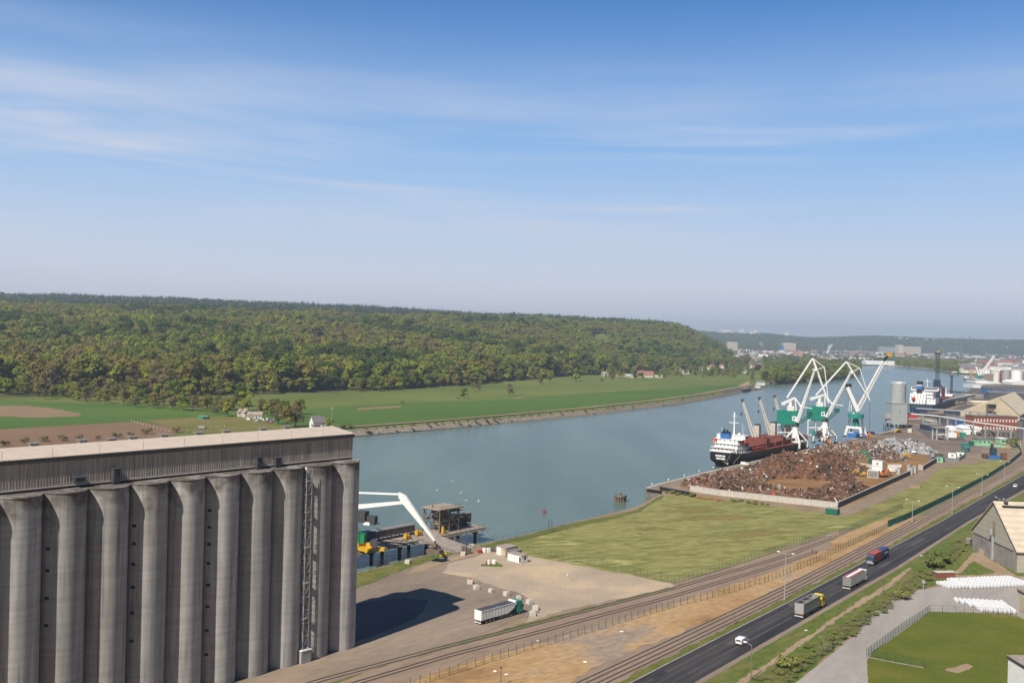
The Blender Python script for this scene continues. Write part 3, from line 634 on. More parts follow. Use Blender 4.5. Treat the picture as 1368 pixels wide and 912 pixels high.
psheet('port_yard', [(1191, 574.8), (1250, 545), (1292, 525), (1302, 513), (1480, 500), (1600, 570), (1330, 590), (1262, 556)], 'dark_yard', .02)
psheet('asphalt_yard', [(1225, 574), (1240, 566), (1262, 560), (1290, 588), (1292, 590), (1240, 585)], 'dark_yard', .12)
psheet('quay_road', [(882, 655), (862, 652.3), (960, 627), (1130, 589), (1192, 576), (1210, 590), (1062, 603), (975, 637), (921, 656)], 'quay_top', .035)
# lower right: railway land, road, drive, lawn
road_l = [(700, 985), (845, 911), (900, 882.5), (1053.5, 804.5), (1152, 752), (1251, 700), (1368, 634), (1500, 560)]
road_r = [(1500, 588), (1368, 655), (1345, 668), (1294, 697), (1200, 757.5), (1066.7, 834), (933, 911), (830, 985)]
psheet('railway_land', [(250, 985), (440, 911), (600, 858), (700, 829), (905, 781), (1105, 712.5), (1218, 694.5), (1275, 668), (1350, 622), (1362, 600), (1500, 552), (1368, 634), (1152, 752), (845, 911), (700, 985)], 'ballast', .02)
psheet('dry_grass_strip', [(480, 960), (560, 906), (640, 880), (780, 842), (905, 805), (1010, 772), (1110, 730), (1210, 692), (1240, 688), (1180, 716), (1080, 766), (950, 830), (850, 866), (770, 903), (720, 940)], 'dry_grass', .035)
psheet('dry_grass_strip', [(1110, 722), (1180, 693), (1235, 690), (1160, 715), (1112, 732)], 'dry_grass', .05)
psheet('dry_grass_strip', [(250, 960), (440, 909), (520, 884), (640, 850), (700, 832), (900, 783), (903, 785), (700, 838), (600, 865), (500, 893), (380, 940)], 'rough_grass', .045)
psheet('road_verge', [(690, 985), (760, 946), (845, 900), (1053, 797), (1152, 746), (1251, 694), (1368, 629), (1368, 634), (1251, 700), (1152, 752), (1053.5, 804.5), (845, 911), (700, 985)], 'green_verge', .05)
psheet('road', road_l+road_r, 'asphalt', .06)
rl = [G(x, y) for x, y in road_l]; rr = [G(x, y) for x, y in road_r]
strip('road_kerb', rl, -.1, .3, 'concrete', .12)
for o1_, o2_ in ((-4.2, -4.5), (-2.1, -2.6), (-6.4, -6.9)): strip('road_wear', resample(rl, 40), o1_, o2_, 'road_worn', .068)
for k_ in range(9):
    a_ = rl[1].lerp(rl[5], .02+k_*.105+.03*(k_ % 3)); strip('road_patch', [a_, a_+U(37.4)*(6+4*(k_ % 4))], -1.2-(k_ % 3)*2.3, -3.0-(k_ % 3)*2.3, 'road_worn' if k_ % 2 else 'road_dark', .074)
strip('road_edge', rr, -.6, .9, 'yard_tarmac', .075)
psheet('road_verge', [(830, 985), (933, 911), (1066.7, 834), (1200, 757.5), (1294, 697), (1345, 668), (1368, 655), (1500, 588), (1500, 760), (1368, 768), (1265, 775), (1190, 800), (1070, 905), (1000, 985)], 'rough_grass', .03)
psheet('ditch_path', [(885, 985), (985, 911), (1032, 880), (1080, 848), (1132, 812), (1180, 783), (1214, 757), (1218, 759), (1186, 786), (1140, 814), (1088, 849), (1040, 882), (996, 912), (902, 985)], 'path_tan', .05)
psheet('green_strip', [(850, 985), (945, 912), (1070, 845), (1150, 795), (1200, 765), (1205, 768), (1170, 787), (1130, 808), (1055, 858), (968, 912), (878, 985)], 'green_verge', .045)
psheet('driveway', [(950, 985), (1068, 908), (1140, 850), (1175, 810), (1215, 790), (1265, 782), (1368, 770), (1500, 760), (1500, 840), (1368, 820), (1290, 818), (1240, 820), (1166, 870), (1158, 880), (1160, 912), (1165, 985)], 'drive_grey', .06)
psheet('sandy_ground', [(1270, 772), (1300, 738), (1310, 738), (1368, 775), (1368, 780), (1300, 776), (1266, 780)], 'path_tan', .075)
psheet('sandy_ground', [(1278, 768), (1300, 748), (1330, 764), (1310, 768)], 'rough_grass', .085)
psheet('lawn', [(1158, 882), (1166, 871), (1242, 817), (1300, 818), (1368, 824), (1500, 840), (1500, 990), (1165, 990), (1160, 912)], 'lawn', .08)
psheet('bare_patch', [(1262, 895), (1290, 886), (1300, 890), (1280, 899)], 'path_tan', .09)
# ================================================================== TREES
def crown_mesh(name, R, H, z0, nlobes, nleaf, leaf, m, seed, sparse=0.0, cone=False, flat=1.0):
    rs_ = np.random.RandomState(seed); L = []
    for i in range(nlobes):
        if cone:
            t = (i+.5)/nlobes; L.append((rs_.uniform(-.1, .1)*R, rs_.uniform(-.1, .1)*R, z0+H*t, R*(1-t)*1.0+.3, H/nlobes*1.1))
        else:
            a = rs_.uniform(0, 2*math.pi); t = rs_.uniform(0, 1); rr = R*.62*math.sqrt(rs_.uniform(0, 1))*(1-.5*max(0, t-.5))
            lr = R*rs_.uniform(.30, .50)
            L.append((rr*math.cos(a), rr*math.sin(a), z0+lr*.6+(H-lr*1.4)*t, lr, lr*rs_.uniform(.7, .95)*flat))
    L = np.array(L); w = L[:, 3]**2; w /= w.sum()
    idx = rs_.choice(len(L), nleaf, p=w); l = L[idx]
    d = rs_.normal(size=(nleaf, 3)); d /= np.linalg.norm(d, axis=1)[:, None]
    d[:, 2] = np.where(d[:, 2] < -.35, -d[:, 2]*.5, d[:, 2])
    rad = rs_.uniform(.72, 1.06, nleaf)
    P = np.stack([l[:, 0]+d[:, 0]*l[:, 3]*rad, l[:, 1]+d[:, 1]*l[:, 3]*rad, l[:, 2]+d[:, 2]*l[:, 4]*rad], 1)
    # leaf-clump quads, normals biased outward
    nrm = d*1.1+rs_.normal(size=(nleaf, 3))*.38; nrm[:, 2] += .25; nrm /= np.linalg.norm(nrm, axis=1)[:, None]
    t1 = np.cross(nrm, rs_.normal(size=(nleaf, 3))); t1 /= np.linalg.norm(t1, axis=1)[:, None]; t2 = np.cross(nrm, t1)
    s = leaf*rs_.uniform(.55, 1.25, nleaf)[:, None]; s2 = s*rs_.uniform(.5, 1.0, nleaf)[:, None]
    V = np.concatenate([P-t1*s, P-t2*s2*.9+t1*s*.1, P+t1*s, P+t2*s2], 1).reshape(-1, 3)
    me = bpy.data.meshes.new(name); me.from_pydata(V.tolist(), [], np.arange(nleaf*4).reshape(-1, 4).tolist())
    me.materials.append(M[m]); return me
def trunk_mb(h, r, R, seed, limbs=6, top=.8, z0f=.35):
    rnd = random.Random(seed); mb = MB(); mb.cyl((0, 0, -.5), (0, 0, h*.55), r, r*.6, 7); mb.cyl((0, 0, h*.55), (rnd.uniform(-.5, .5), rnd.uniform(-.5, .5), h*top), r*.6, r*.2, 6)
    for i in range(limbs):
        a = 2*math.pi*i/limbs+rnd.uniform(-.4, .4); z = h*rnd.uniform(z0f, .6); q = R*rnd.uniform(.5, .8)
        mb.cyl((0, 0, z), (q*math.cos(a), q*math.sin(a), z+h*rnd.uniform(.15, .3)), r*.35, r*.08, 5)
    return mb
TREES = {}
def make_tree(key, H, R, m, label, seed, nl=14, nleaf=750, leaf=.95, z0=None, name='broadleaf_tree', cat='tree', cone=False, flat=1.0, limbs=6, tr=.35):
    z0 = H*.12 if z0 is None else z0
    t = thing(name, label, cat)
    tr_o = trunk_mb(H, tr, R, seed, limbs).build('trunk', 'trunk_bark', t)
    c = bpy.data.objects.new('crown', crown_mesh('crown_'+key, R, H-z0, z0, nl, nleaf, leaf, m, seed, cone=cone, flat=flat)); col.objects.link(c); c.parent = t
    TREES[key] = dict(o=t, crown=c, kids=[tr_o, c], used=False, H=H)
    return t
def put_tree(key, loc, s=1.0, label=None, group=None, az=None, sz=None, name=None):
    T = TREES[key]; az = random.uniform(0, 360) if az is None else az
    scl = (s, s, sz if sz else s*random.uniform(.9, 1.1))
    if not T['used']:
        o = T['o']; T['used'] = True; o.location = Vector(loc); o.scale = scl; o.rotation_euler[2] = math.radians(az)
    else:
        o = T['o'].copy(); col.objects.link(o); o.location = Vector(loc); o.scale = scl; o.rotation_euler[2] = math.radians(az)
        for k in T['kids']:
            d = k.copy(); col.objects.link(d); d.parent = o
    if label: o['label'] = label
    if group: o['group'] = group
    return o
FG = 'trees along the front edge of the wood'
LB = {'mid': 'mid green leafy tree at the foot of the wooded hillside', 'fresh': 'bright fresh green tree at the foot of the wooded hillside',
      'dark': 'dark green dense tree at the foot of the wooded hillside', 'brown': 'brownish barely leafed tree at the foot of the wooded hillside', 'olive': 'olive green budding tree at the foot of the wooded hillside'}
for i, (k, m, H, R, nl, lf, ls) in enumerate([('mid1', 'leaf_mid', 19, 8, 16, 1500, .85), ('mid2', 'leaf_mid', 18, 7.2, 13, 1300, .85), ('fresh1', 'leaf_fresh', 18, 7.5, 15, 1400, .8), ('fresh2', 'leaf_fresh', 15, 6.8, 12, 1200, .8),
        ('dark1', 'leaf_dark', 21, 8.4, 17, 1600, .9), ('dark2', 'leaf_dark', 19, 7.4, 12, 1300, .9), ('brown1', 'leaf_brown', 17, 7.0, 16, 1000, .6), ('brown2', 'leaf_brown', 16, 6.6, 14, 900, .55), ('olive1', 'leaf_olive', 18, 7.5, 15, 1200, .75), ('olive2', 'leaf_olive', 17, 7.0, 14, 1100, .7)]):
    make_tree(k, H, R, m, LB[k[:-1]], 40+i, nl, lf, ls)
make_tree('purple1', 15, 7.5, 'leaf_purple', 'round dark purple leafed tree among the village houses', 71, 12, 900, .8)
make_tree('conifer1', 20, 4.2, 'leaf_conifer', 'tall dark conifer on the wooded ridge', 72, 9, 500, .9, z0=2.5, cone=True, limbs=0, name='conifer_tree')
make_tree('poplar1', 24, 4.0, 'leaf_mid', 'tall narrow tree on the far river shore', 73, 14, 700, .8, z0=2, flat=2.0, limbs=3, name='poplar_tree')
WK = ['mid1', 'mid2', 'fresh1', 'fresh2', 'dark1', 'dark2', 'brown1', 'brown2', 'olive1', 'olive2']
rg = np.random.RandomState(11)
def clearing(px, py_c):
    return False
def forest_points():
    """jittered grid in world over the wooded hill"""
    out = []
    d = 1000.0
    while d < 5400:
        step = 15.5 if d < 2000 else 14 if d < 2400 else (14 if d < 3400 else 18)
        x = -0.62*d
        while x < 0.26*d:
            X = x+rg.uniform(-.42, .42)*step; D = d+rg.uniform(-.42, .42)*step
            out.append((X, D)); x += step
        d += step*.95
    return np.array(out)
FP = forest_points()
fpx = 684+FPX*FP[:, 0]/FP[:, 1]
edge_noise = 22*np.sin(FP[:, 0]*.021)+14*np.sin(FP[:, 0]*.057+1)
fdist = FP[:, 1]-np.interp(fpx, PXS, foot_d)-edge_noise*.8
hgt = height(fpx, FP[:, 1])
keep = (fdist > -8) & (fpx < 1000) & ((hgt > 6) | (fdist < 300))
# open patches on the hill: (px centre, distance, half-width px, half-depth m)
for (cx_, cd_, wx_, wd_) in [(802, 2720, 16, 190), (175, 2120, 14, 70), (430, 1900, 14, 60), (25, 2200, 16, 60), (710, 2700, 10, 60), (820, 2180, 18, 60), (300, 1230, 26, 30)]:
    keep &= ~((np.abs(fpx-cx_)/wx_)**2+(np.abs(FP[:, 1]-cd_)/wd_)**2 < 1)
# facing only: drop what lies far behind the back ridge
keep &= FP[:, 1] < 5200
FP, fpx, fdist, hgt = FP[keep], fpx[keep], fdist[keep], hgt[keep]
# species by patchy noise
sp = np.sin(FP[:, 0]*.011+np.sin(FP[:, 1]*.006)*2)+np.sin(FP[:, 1]*.0083+FP[:, 0]*.0041)
pr = rg.uniform(size=len(FP))*.85+.07+.20*sp
kind = np.zeros(len(FP), int)
edges = [(.13, (4, 5)), (.42, (0, 1)), (.62, (2, 3)), (.89, (8, 9)), (9, (6, 7))]
lo_ = -9
for hi2, (a, b) in edges:
    msk = (pr >= lo_) & (pr < hi2); kind[msk] = np.where(rg.uniform(size=msk.sum()) < .5, a, b); lo_ = hi2
far_dark = (FP[:, 1] > np.interp(fpx, PXS, ridge_d)+60) & (fpx < 600); kind[far_dark & (rg.uniform(size=len(FP)) < .85)] = 10
far2 = (FP[:, 1] > 3700) & (fpx >= 600); kind[far2 & (rg.uniform(size=len(FP)) < .45)] = 10
conif = (np.abs(fpx-635) < 22) & (np.abs(FP[:, 1]-2750) < 110); kind[conif] = 10
scl = rg.uniform(.85, 1.65, len(FP))*np.where(fdist < 25, .7, 1.0)*np.where((FP[:, 1] < 2100) & (fdist >= 25), 1.38, 1.08)*np.where(FP[:, 1] > 3600, 1.05, 1.0)
# the ~270 that show largest: the nearest tree in each small span of the picture along the edge
order = np.argsort(FP[:, 1]); near_sel = []; cols_ = {}
for i in order:
    if fpx[i] < -4 or fpx[i] > 985 or fdist[i] > 60: continue
    c_ = int(fpx[i]/11.0)
    if cols_.get(c_, 0) < 3 and len(near_sel) < 205: cols_[c_] = cols_.get(c_, 0)+1; near_sel.append(i)
sel = set(near_sel)
for i in near_sel:
    k = WK[kind[i]] if kind[i] < 10 else 'dark1'
    put_tree(k, (FP[i, 0], FP[i, 1], hgt[i]-.3), scl[i]*1.05, LB[k[:-1]], FG)
rest = np.array([i for i in range(len(FP)) if i not in sel])

def scatter(name, P, kinds, scales, keys, rots=None, kind='stuff', label=None, cat=None):
    """ONE stuff object: points carrying tree crowns"""
    me = bpy.data.meshes.new(name); me.from_pydata([tuple(p) for p in P], [], [])
    a = me.attributes.new('kind', 'INT', 'POINT'); a.data.foreach_set('value', np.asarray(kinds, dtype=np.int32))
    b = me.attributes.new('size', 'FLOAT', 'POINT'); b.data.foreach_set('value', np.asarray(scales, dtype=np.float32))
    c = me.attributes.new('spin', 'FLOAT', 'POINT'); c.data.foreach_set('value', np.random.uniform(0, 6.28, len(P)).astype(np.float32))
    o = bpy.data.objects.new(name, me); col.objects.link(o)
    ng = bpy.data.node_groups.new(name+'_nodes', 'GeometryNodeTree')
    ng.interface.new_socket('Geometry', in_out='INPUT', socket_type='NodeSocketGeometry'); ng.interface.new_socket('Geometry', in_out='OUTPUT', socket_type='NodeSocketGeometry')
    gi = ng.nodes.new('NodeGroupInput'); go = ng.nodes.new('NodeGroupOutput'); gti = ng.nodes.new('GeometryNodeGeometryToInstance')
    for k in reversed(keys):      # multi-input sockets list the last link first
        oi = ng.nodes.new('GeometryNodeObjectInfo'); oi.transform_space = 'ORIGINAL'; oi.inputs['Object'].default_value = TREES[k]['crown'] if isinstance(k, str) else k
        try: oi.inputs['As Instance'].default_value = True
        except Exception: pass
        g1 = ng.nodes.new('GeometryNodeGeometryToInstance')
        ng.links.new(oi.outputs['Geometry'], g1.inputs[0])
        if 'join' not in locals(): join = ng.nodes.new('GeometryNodeJoinGeometry')
        ng.links.new(oi.outputs['Geometry'], join.inputs[0])
    iop = ng.nodes.new('GeometryNodeInstanceOnPoints'); iop.inputs['Pick Instance'].default_value = True
    m2p = ng.nodes.new('GeometryNodeMeshToPoints'); ng.links.new(gi.outputs[0], m2p.inputs[0]); ng.links.new(m2p.outputs[0], iop.inputs['Points'])
    ng.links.new(join.outputs[0], iop.inputs['Instance'])
    def attr(nm, ty):
        n = ng.nodes.new('GeometryNodeInputNamedAttribute'); n.data_type = ty; n.inputs['Name'].default_value = nm; return [q for q in n.outputs if q.enabled][0]
    ng.links.new(attr('kind', 'INT'), iop.inputs['Instance Index'])
    cb = ng.nodes.new('ShaderNodeCombineXYZ'); ng.links.new(attr('spin', 'FLOAT'), cb.inputs[2])
    ng.links.new(cb.outputs[0], iop.inputs['Rotation']); ng.links.new(attr('size', 'FLOAT'), iop.inputs['Scale'])
    ng.links.new(iop.outputs[0], go.inputs[0])
    md = o.modifiers.new('scatter', 'NODES'); md.node_group = ng
    tag(o, label, cat, kind=kind)
    return o
P = np.stack([FP[rest, 0], FP[rest, 1], hgt[rest]-.5], 1)
scatter('forest', P, kind[rest], scl[rest], WK+['conifer1'], label='mixed spring woodland covering the long hillside', cat='forest')
print('forest', len(rest), 'near', len(near_sel))

# woods on the low peninsula and around the village, far shores
def px_wood(spans, n, seed):
    r = np.random.RandomState(seed); out = []
    for (x0, x1, y0, y1, cnt) in spans:
        for _ in range(cnt):
            px = r.uniform(x0, x1)
            q = r.uniform(0, 1)
            ya = y0(px) if callable(y0) else y0; yb = y1(px) if callable(y1) else y1
            out.append((px, yb+(ya-yb)*q))
    return out
def pen_bot(px): return float(np.interp(px, [a for a, b in BANK], [b for a, b in BANK]))-.8
spans = [(1036, 1149, lambda p: pen_bot(p), lambda p: max(pen_bot(p)-22, 484.5), 2000), (1020, 1040, 511, 486, 160), (985, 1030, 500, 480, 60),
         (880, 1000, 502, 486, 230), (960, 1060, 494, 481, 130), (930, 1110, 483, 474, 320),
         (800, 985, 505, 499, 70)]
pts = px_wood(spans, 0, 5); P = []; K = []; S = []
r5 = np.random.RandomState(8)
for (px, py) in pts:
    g = G(px, py, 0); P.append((g.x, g.y, hxy(g.x, g.y)-.4))
    peninsula = px > 1020
    K.append(r5.choice([0, 1, 2, 4, 8, 9], p=[.25, .25, .15, .1, .15, .1]) if peninsula else r5.choice([0, 1, 2, 3, 4, 6, 7, 8, 9], p=[.15, .15, .1, .1, .1, .1, .1, .1, .1])); S.append(r5.uniform(.75, 1.15) if peninsula else r5.uniform(.4, .72))
scatter('riverside_wood', P, K, S, WK, label='leafy wood filling the low point beside the river bend', cat='wood')
# far city greenery
P = []; K = []; S = []
for (x0, x1, y0, y1, cnt, s0, s1, ks) in [(1196, 1302, 497, 484, 900, .7, 1.1, [0, 1, 2, 8, 9]), (1185, 1300, 487.5, 481, 420, .7, 1.15, [0, 1, 2, 8, 9]), (1168, 1240, 486, 480, 160, .8, 1.2, [0, 1, 8]), (1290, 1368, 494, 478, 300, .5, .9, [0, 4, 5, 8]), (1040, 1180, 486, 476, 260, .8, 1.2, [0, 4, 5, 8]),
                                      (950, 1368, 481, 467, 1300, .7, 1.4, [0, 4, 5, 8]), (1140, 1190, 486, 484, 30, .5, .8, [0, 4])]:
    for _ in range(cnt):
        px = r5.uniform(x0, x1); hy = horizon(px); off = (hy-448)  # rows given for column 1250
        py = r5.uniform(y1, y0)+(px-1250)*math.tan(ROLL)
        if py < hy+4: continue
        by = float(np.interp(px, [a for a, b in BANK], [b for a, b in BANK]))
        if py > by-.4: continue
        g = G(px, py, 0); P.append((g.x, g.y, hxy(g.x, g.y)-.4)); K.append(r5.choice(ks)); S.append(r5.uniform(s0, s1))
for _ in range(9000):    # wooded slopes of the far hills
    px = r5.uniform(915, 1400); d = r5.uniform(np.interp(px, PXS, far_foot)+200, 9700); x = d*(px-684)/FPX
    P.append((x, d, hxy(x, d)-1)); K.append(r5.choice([4, 5, 0])); S.append(r5.uniform(1.1, 2.0))
scatter('distant_trees', P, K, S, WK, label='hazy trees around the distant town and on its hills', cat='trees')

# trees standing alone on the plain (individuals)
ALONE = [(620, 532, 'mid2', .75, 'small dark tree standing alone on the green field, left of the brown one'), (681, 528.5, 'brown1', .95, 'brown bare tree standing alone beside the sandy patch in the green field'),
         (633, 523, 'olive2', .7, 'thin olive tree just behind the small dark field tree'), (640, 521, 'brown2', .8, 'brown tree at the meadow edge behind the small dark field tree'),
         (770, 509, 'fresh1', 1.15, 'large round bright green tree at the corner of the meadow near the farm'), (818, 507.5, 'brown2', .8, 'small brown tree in the meadow below the stone house'),
         (858, 507, 'fresh2', .6, 'bright little tree before the orange roofed barn'), (410, 523, 'mid2', .8, 'rounded green tree alone before the dark wood edge'),
         (480, 523, 'olive1', .9, 'olive tree at the meadow edge in the middle of the wood front'), (735, 512, 'olive2', 1.1, 'broad olive tree left of the large bright round tree'),
         (722, 513, 'olive1', 1.0, 'pale olive tree in the clump beside the meadow'), (395, 570, 'brown1', 1.15, 'tall brown bare tree between the farm cottages and the white house'), (372, 566, 'brown2', .95, 'brown bare tree just right of the farm cottages'),
         (382, 571, 'olive2', 1.0, 'olive tree right of the farm cottages'), (305, 556, 'fresh2', .85, 'light green tree behind the left farm cottage'), (440, 573, 'fresh2', .55, 'orange green small tree right of the white house'),
         (365, 556, 'brown1', .9, 'brown tree behind the farm cottages'), (350, 552, 'olive1', .8, 'olive tree behind the farm roofs'), (245, 548, 'fresh1', .95, 'bright green tree at the far end of the paddock'),
         (258, 549, 'brown1', .85, 'brown tree over the small green shed'), (230, 547, 'brown2', .8, 'brown bare tree left of the bright paddock tree'), (205, 545, 'olive1', .8, 'olive tree in the row above the green crop'),
         (180, 544, 'brown2', .85, 'reddish brown tree in the row above the green crop'), (165, 541, 'olive2', .85, 'olive tree over the tip of the bare field'), (140, 539, 'olive1', .8, 'thin olive tree in the row above the bare field'), (115, 537, 'brown1', .9, 'brown tree in the row left above the bare field'),
         (277, 551, 'olive2', .9, 'olive tree right of the bright paddock tree'), (290, 553, 'brown2', .85, 'brown bare tree left of the farm cottages'), (328, 549, 'fresh1', 1.1, 'tall yellow green tree behind the farm cottages'), (320, 543, 'dark1', .95, 'dark tree behind the yellow green farm tree'),
         (1019, 505, 'fresh2', 1.35, 'bright green round tree by the riverside house'), (1005, 508, 'brown1', .9, 'brown tree between the road and the riverside house'), (1013, 497, 'purple1', 1.6, None),
         (950, 500, 'mid1', .9, 'green tree at the end of the meadow before the village'), (970, 502, 'brown2', .95, 'brown tree at the end of the meadow by the road'), (917, 492, 'fresh2', 1.1, 'pale green pointed tree among the village houses'),
         (929, 497, 'mid1', 1.0, 'wide green tree before the village houses'), (942, 499, 'olive1', 1.0, 'wide olive tree before the village houses'), (905, 500, 'olive1', 1.0, 'olive tree right of the orange roofed barn')]
for (px, py, k, s, lb) in ALONE:
    g = G(px, py, 0); put_tree(k, (g.x, g.y, hxy(g.x, g.y)-.2), s, lb or 'round dark purple leafed tree among the village houses')
    o = bpy.data.objects
rbelt = random.Random(17)
for i in range(52):     # loose belt of trees between the wood and the fields on the left
    px = 60+i*6.7+rbelt.uniform(-3, 3); py = float(np.interp(px, [60, 140, 230, 300, 420], [533.5, 536, 543, 549, 560]))+rbelt.uniform(-5, 1)
    if 318 < px < 350 and py > 548: continue
    g = G(px, py); put_tree(rbelt.choice(['brown1', 'brown2', 'olive1', 'olive2', 'olive2', 'brown2', 'mid2', 'fresh2']), g, rbelt.uniform(.6, .9), 'budding tree in the loose belt between the left wood and the green field', 'loose belt of trees by the left wood')
# bushes: row of round bushes beyond the silo roof and the riverbank scrub
def make_bush(key, H, R, m, label, seed, nleaf=260, leaf=.45, name='bush'):
    t = thing(name, label, 'bush'); c = bpy.data.objects.new('foliage', crown_mesh('foliage_'+key, R, H, .1, 6, nleaf, leaf, m, seed)); col.objects.link(c); c.parent = t
    mb = MB()
    for i in range(5):
        a = i*1.26; mb.cyl((0, 0, -.2), (R*.5*math.cos(a), R*.5*math.sin(a), H*.6), .07, .03, 5)
    s = mb.build('stems', 'trunk_bark', t)
    TREES[key] = dict(o=t, crown=c, kids=[c, s], used=False, H=H)
make_bush('bushb', 4.2, 3.6, 'leaf_brown', 'brown rounded bush', 81, 420, .4)
make_bush('bushg', 3.0, 2.4, 'leaf_bush', 'green bush', 82, 420, .4)
make_bush('bushp', 1.4, 1.7, 'leaf_grey', 'low scrubby bush', 83, 520, .10)
make_bush('bushl', 1.3, 1.5, 'leaf_hedge', 'low green shrub', 84, 560, .12)
for (px, py, s) in [(5, 594, 1.0), (34, 590, 1.0), (58, 588, 1.1), (84, 587, 1.1), (107, 586, .9), (130, 585, .7), (155, 583, 1.05), (175, 581, .8), (196, 578, 1.25), (236, 576, 1.0)]:
    g = G(px, py+1.5, 0); put_tree('bushb', g, s, 'rounded brown bush in the row beyond the pale silo roof', 'bushes beyond the silo roof')
for (px, py, k, s, lb) in [(468, 573, 'bushg', 1.5, 'dark rounded bush by the bank, right of the silo roof end'), (458, 574, 'bushg', 1.4, 'dark bush just left of the bank path end'), (537, 539, 'bushg', 1.1, 'small bush in the field above the sandy strip'),
                           (612, 533, 'bushg', .9, 'small bush in the field left of the alone dark tree'), (804, 509, 'bushg', 1.6, 'round bush in the upper meadow left of the brown tree')]:
    g = G(px, py, 0); put_tree(k, g, s, lb)
rb = random.Random(3)
for px in list(range(492, 970, 11)):
    y = float(np.interp(px, [a for a, b in BANK], [b for a, b in BANK]))
    up = 7 if px < 620 else (6.5 if px < 760 else 5.5 if px < 880 else 4)
    g = G(px+rb.uniform(-4, 4), y-up-rb.uniform(0, 1.2), 0)
    put_tree(rb.choice(['bushb', 'bushb', 'bushg']), g, rb.uniform(.45, .85), 'low brownish scrub bush beside the far towpath', 'scrub along the far towpath')
# hedge of shrubs between the road and the grey driveway
hedge = [(1030, 912), (1050, 898), (1068, 884), (1086, 872), (1104, 860), (1122, 848), (1140, 836), (1158, 824), (1176, 812), (1194, 800), (1210, 789), (1226, 779), (1238, 770), (1250, 758), (1262, 748), (1275, 738), (1288, 722)]
hd = resample([G(x, y) for x, y in hedge], 3.2)
make_bush('bushq', 1.6, 1.6, 'leaf_hedge', 'low olive shrub', 85, 560, .11)
for i, p in enumerate(hd):
    for k in range(4):
        o = Vector((rb.uniform(-3.0, 3.0), rb.uniform(-1.2, 1.2), 0))
        put_tree(rb.choice(['bushp', 'bushl', 'bushp', 'bushl', 'bushq']), p+o, rb.uniform(.6, 1.05),
                 'leafy shrub in the long hedge between the main road and the grey driveway', 'shrubs of the roadside hedge')
for (px, py, k, s, lb) in [(1050, 893, 'bushl', 2.3, 'large bright green shrub at the near end of the roadside hedge'), (1246, 760, 'bushg', 1.6, 'large olive shrub in the hedge before the big hangar'), (1258, 752, 'bushg', 1.5, 'second large shrub of the hedge, nearest the big hangar'),
                           (1206, 800, 'bushl', 2.4, 'bright shrub of the hedge beside the driveway bend'),
                           (926, 664, 'bushg', .8, 'green shrub at the left end of the scrap yard wall'), (1352, 597, 'bushg', 2.6, 'dark overgrown mound of bushes by the green fence corner')]:
    g = G(px, py, 0); put_tree(k, g, s, lb)
for i in range(26):
    px = rb.uniform(882, 930) if i < 12 else rb.uniform(965, 1035); py = np.interp(px, [882, 930, 965, 1035], [658.5, 662, 667, 677])+rb.uniform(-1.2, 1.5)
    put_tree('bushl', G(px, py), rb.uniform(.6, 1.2), 'low weedy shrub at the foot of the white scrap yard wall', 'weeds along the scrap yard wall')
# ================================================================== GRAIN SILOS
S0 = G(473.9, 861.6); SAZ = 40.5
silo = thing('grain_silo', 'long grey concrete grain silo of joined round towers under a pale roofed gallery', 'grain silo', S0, SAZ)
def L2W(o_loc, az, p):
    a = math.radians(az); x, y = p[0], p[1]
    return Vector((o_loc[0]+x*math.cos(a)+y*math.sin(a), o_loc[1]-x*math.sin(a)+y*math.cos(a), (p[2] if len(p) > 2 else 0)+(o_loc[2] if len(o_loc) > 2 else 0)))
def W2L(o_loc, az, w):
    a = math.radians(az); dx, dy = w[0]-o_loc[0], w[1]-o_loc[1]
    return Vector((dx*math.cos(a)-dy*math.sin(a), dx*math.sin(a)+dy*math.cos(a), w[2]-(o_loc[2] if len(o_loc) > 2 else 0)))
SP, SR, SH = 8.3, 4.22, 44.0
def cell_mesh():
    mb = MB(); n = 48
    for (z0, z1, r) in ((-1, SH, SR),):
        mb.cyl((0, 0, z0), (0, 0, z1), r, n=n)
    mb.cyl((0, 0, SH-.02), (0, 0, SH+.12), SR+.12, n=n)
    for i in range(n):     # raised rim wall
        pass
    return mb
c0 = None; rowsx = (-2.72, -2.72-SP, -2.72-2*SP); NC = 15
for ix, x in enumerate(rowsx):
    for k in range(NC):
        if c0 is None: c0 = cell_mesh().build('silo_cell', 'silo_concrete', silo, smooth=True); o = c0
        else: o = c0.copy(); col.objects.link(o)
        o.location = (x, -3.14-SP*k, 0); o.rotation_euler[2] = random.uniform(0, 6)
GX0, GX1, GY1, GY0 = -4.0, -20.6, 1.2, -3.14-SP*NC+4
mb = MB(); zb = SH+.75
mb.ext([(GX0, zb), (GX0, 50.0), ((GX0+GX1)/2, 51.1), (GX1, 50.0), (GX1, zb)], GY0, GY1)
mb.build('gallery', 'cladding', silo)
mb = MB()
for i in range(int((GY1-GY0)/.55)):       # ribs of the cladding
    y = GY1-.2-i*.55; mb.box((GX0+.05, y, (zb+49.4)/2+.1), (.12, .14, 49.4-zb-.2))
mb.build('cladding_ribs', 'cladding', silo)
mb = MB()
for sgn, xa in ((1, GX0+.45), (-1, GX1-.45)):
    xm = (GX0+GX1)/2
    mb.ext([(xa, 50.12), (xm, 51.28), (xm, 51.42), (xa, 50.26)], GY0-.5, GY1+.4)
rf = mb.build('roof', 'silo_roof', silo)
mb = MB(); mb.b2(GX0+.02, GX0+.42, GY0, GY1+.2, 49.35, 50.08); mb.build('gutter', 'dark_grey', silo)
mb = MB(); mb.b2(GX0-.3, GX0+.35, GY0, GY1+.1, zb-.25, zb+.0); mb.build('base_ledge', 'concrete_pale', silo)
mb = MB(); mb.b2(GX0-.6, GX0-.2, GY0, GY1, SH+.1, zb-.2)
mb.build('plinth', 'black', silo)
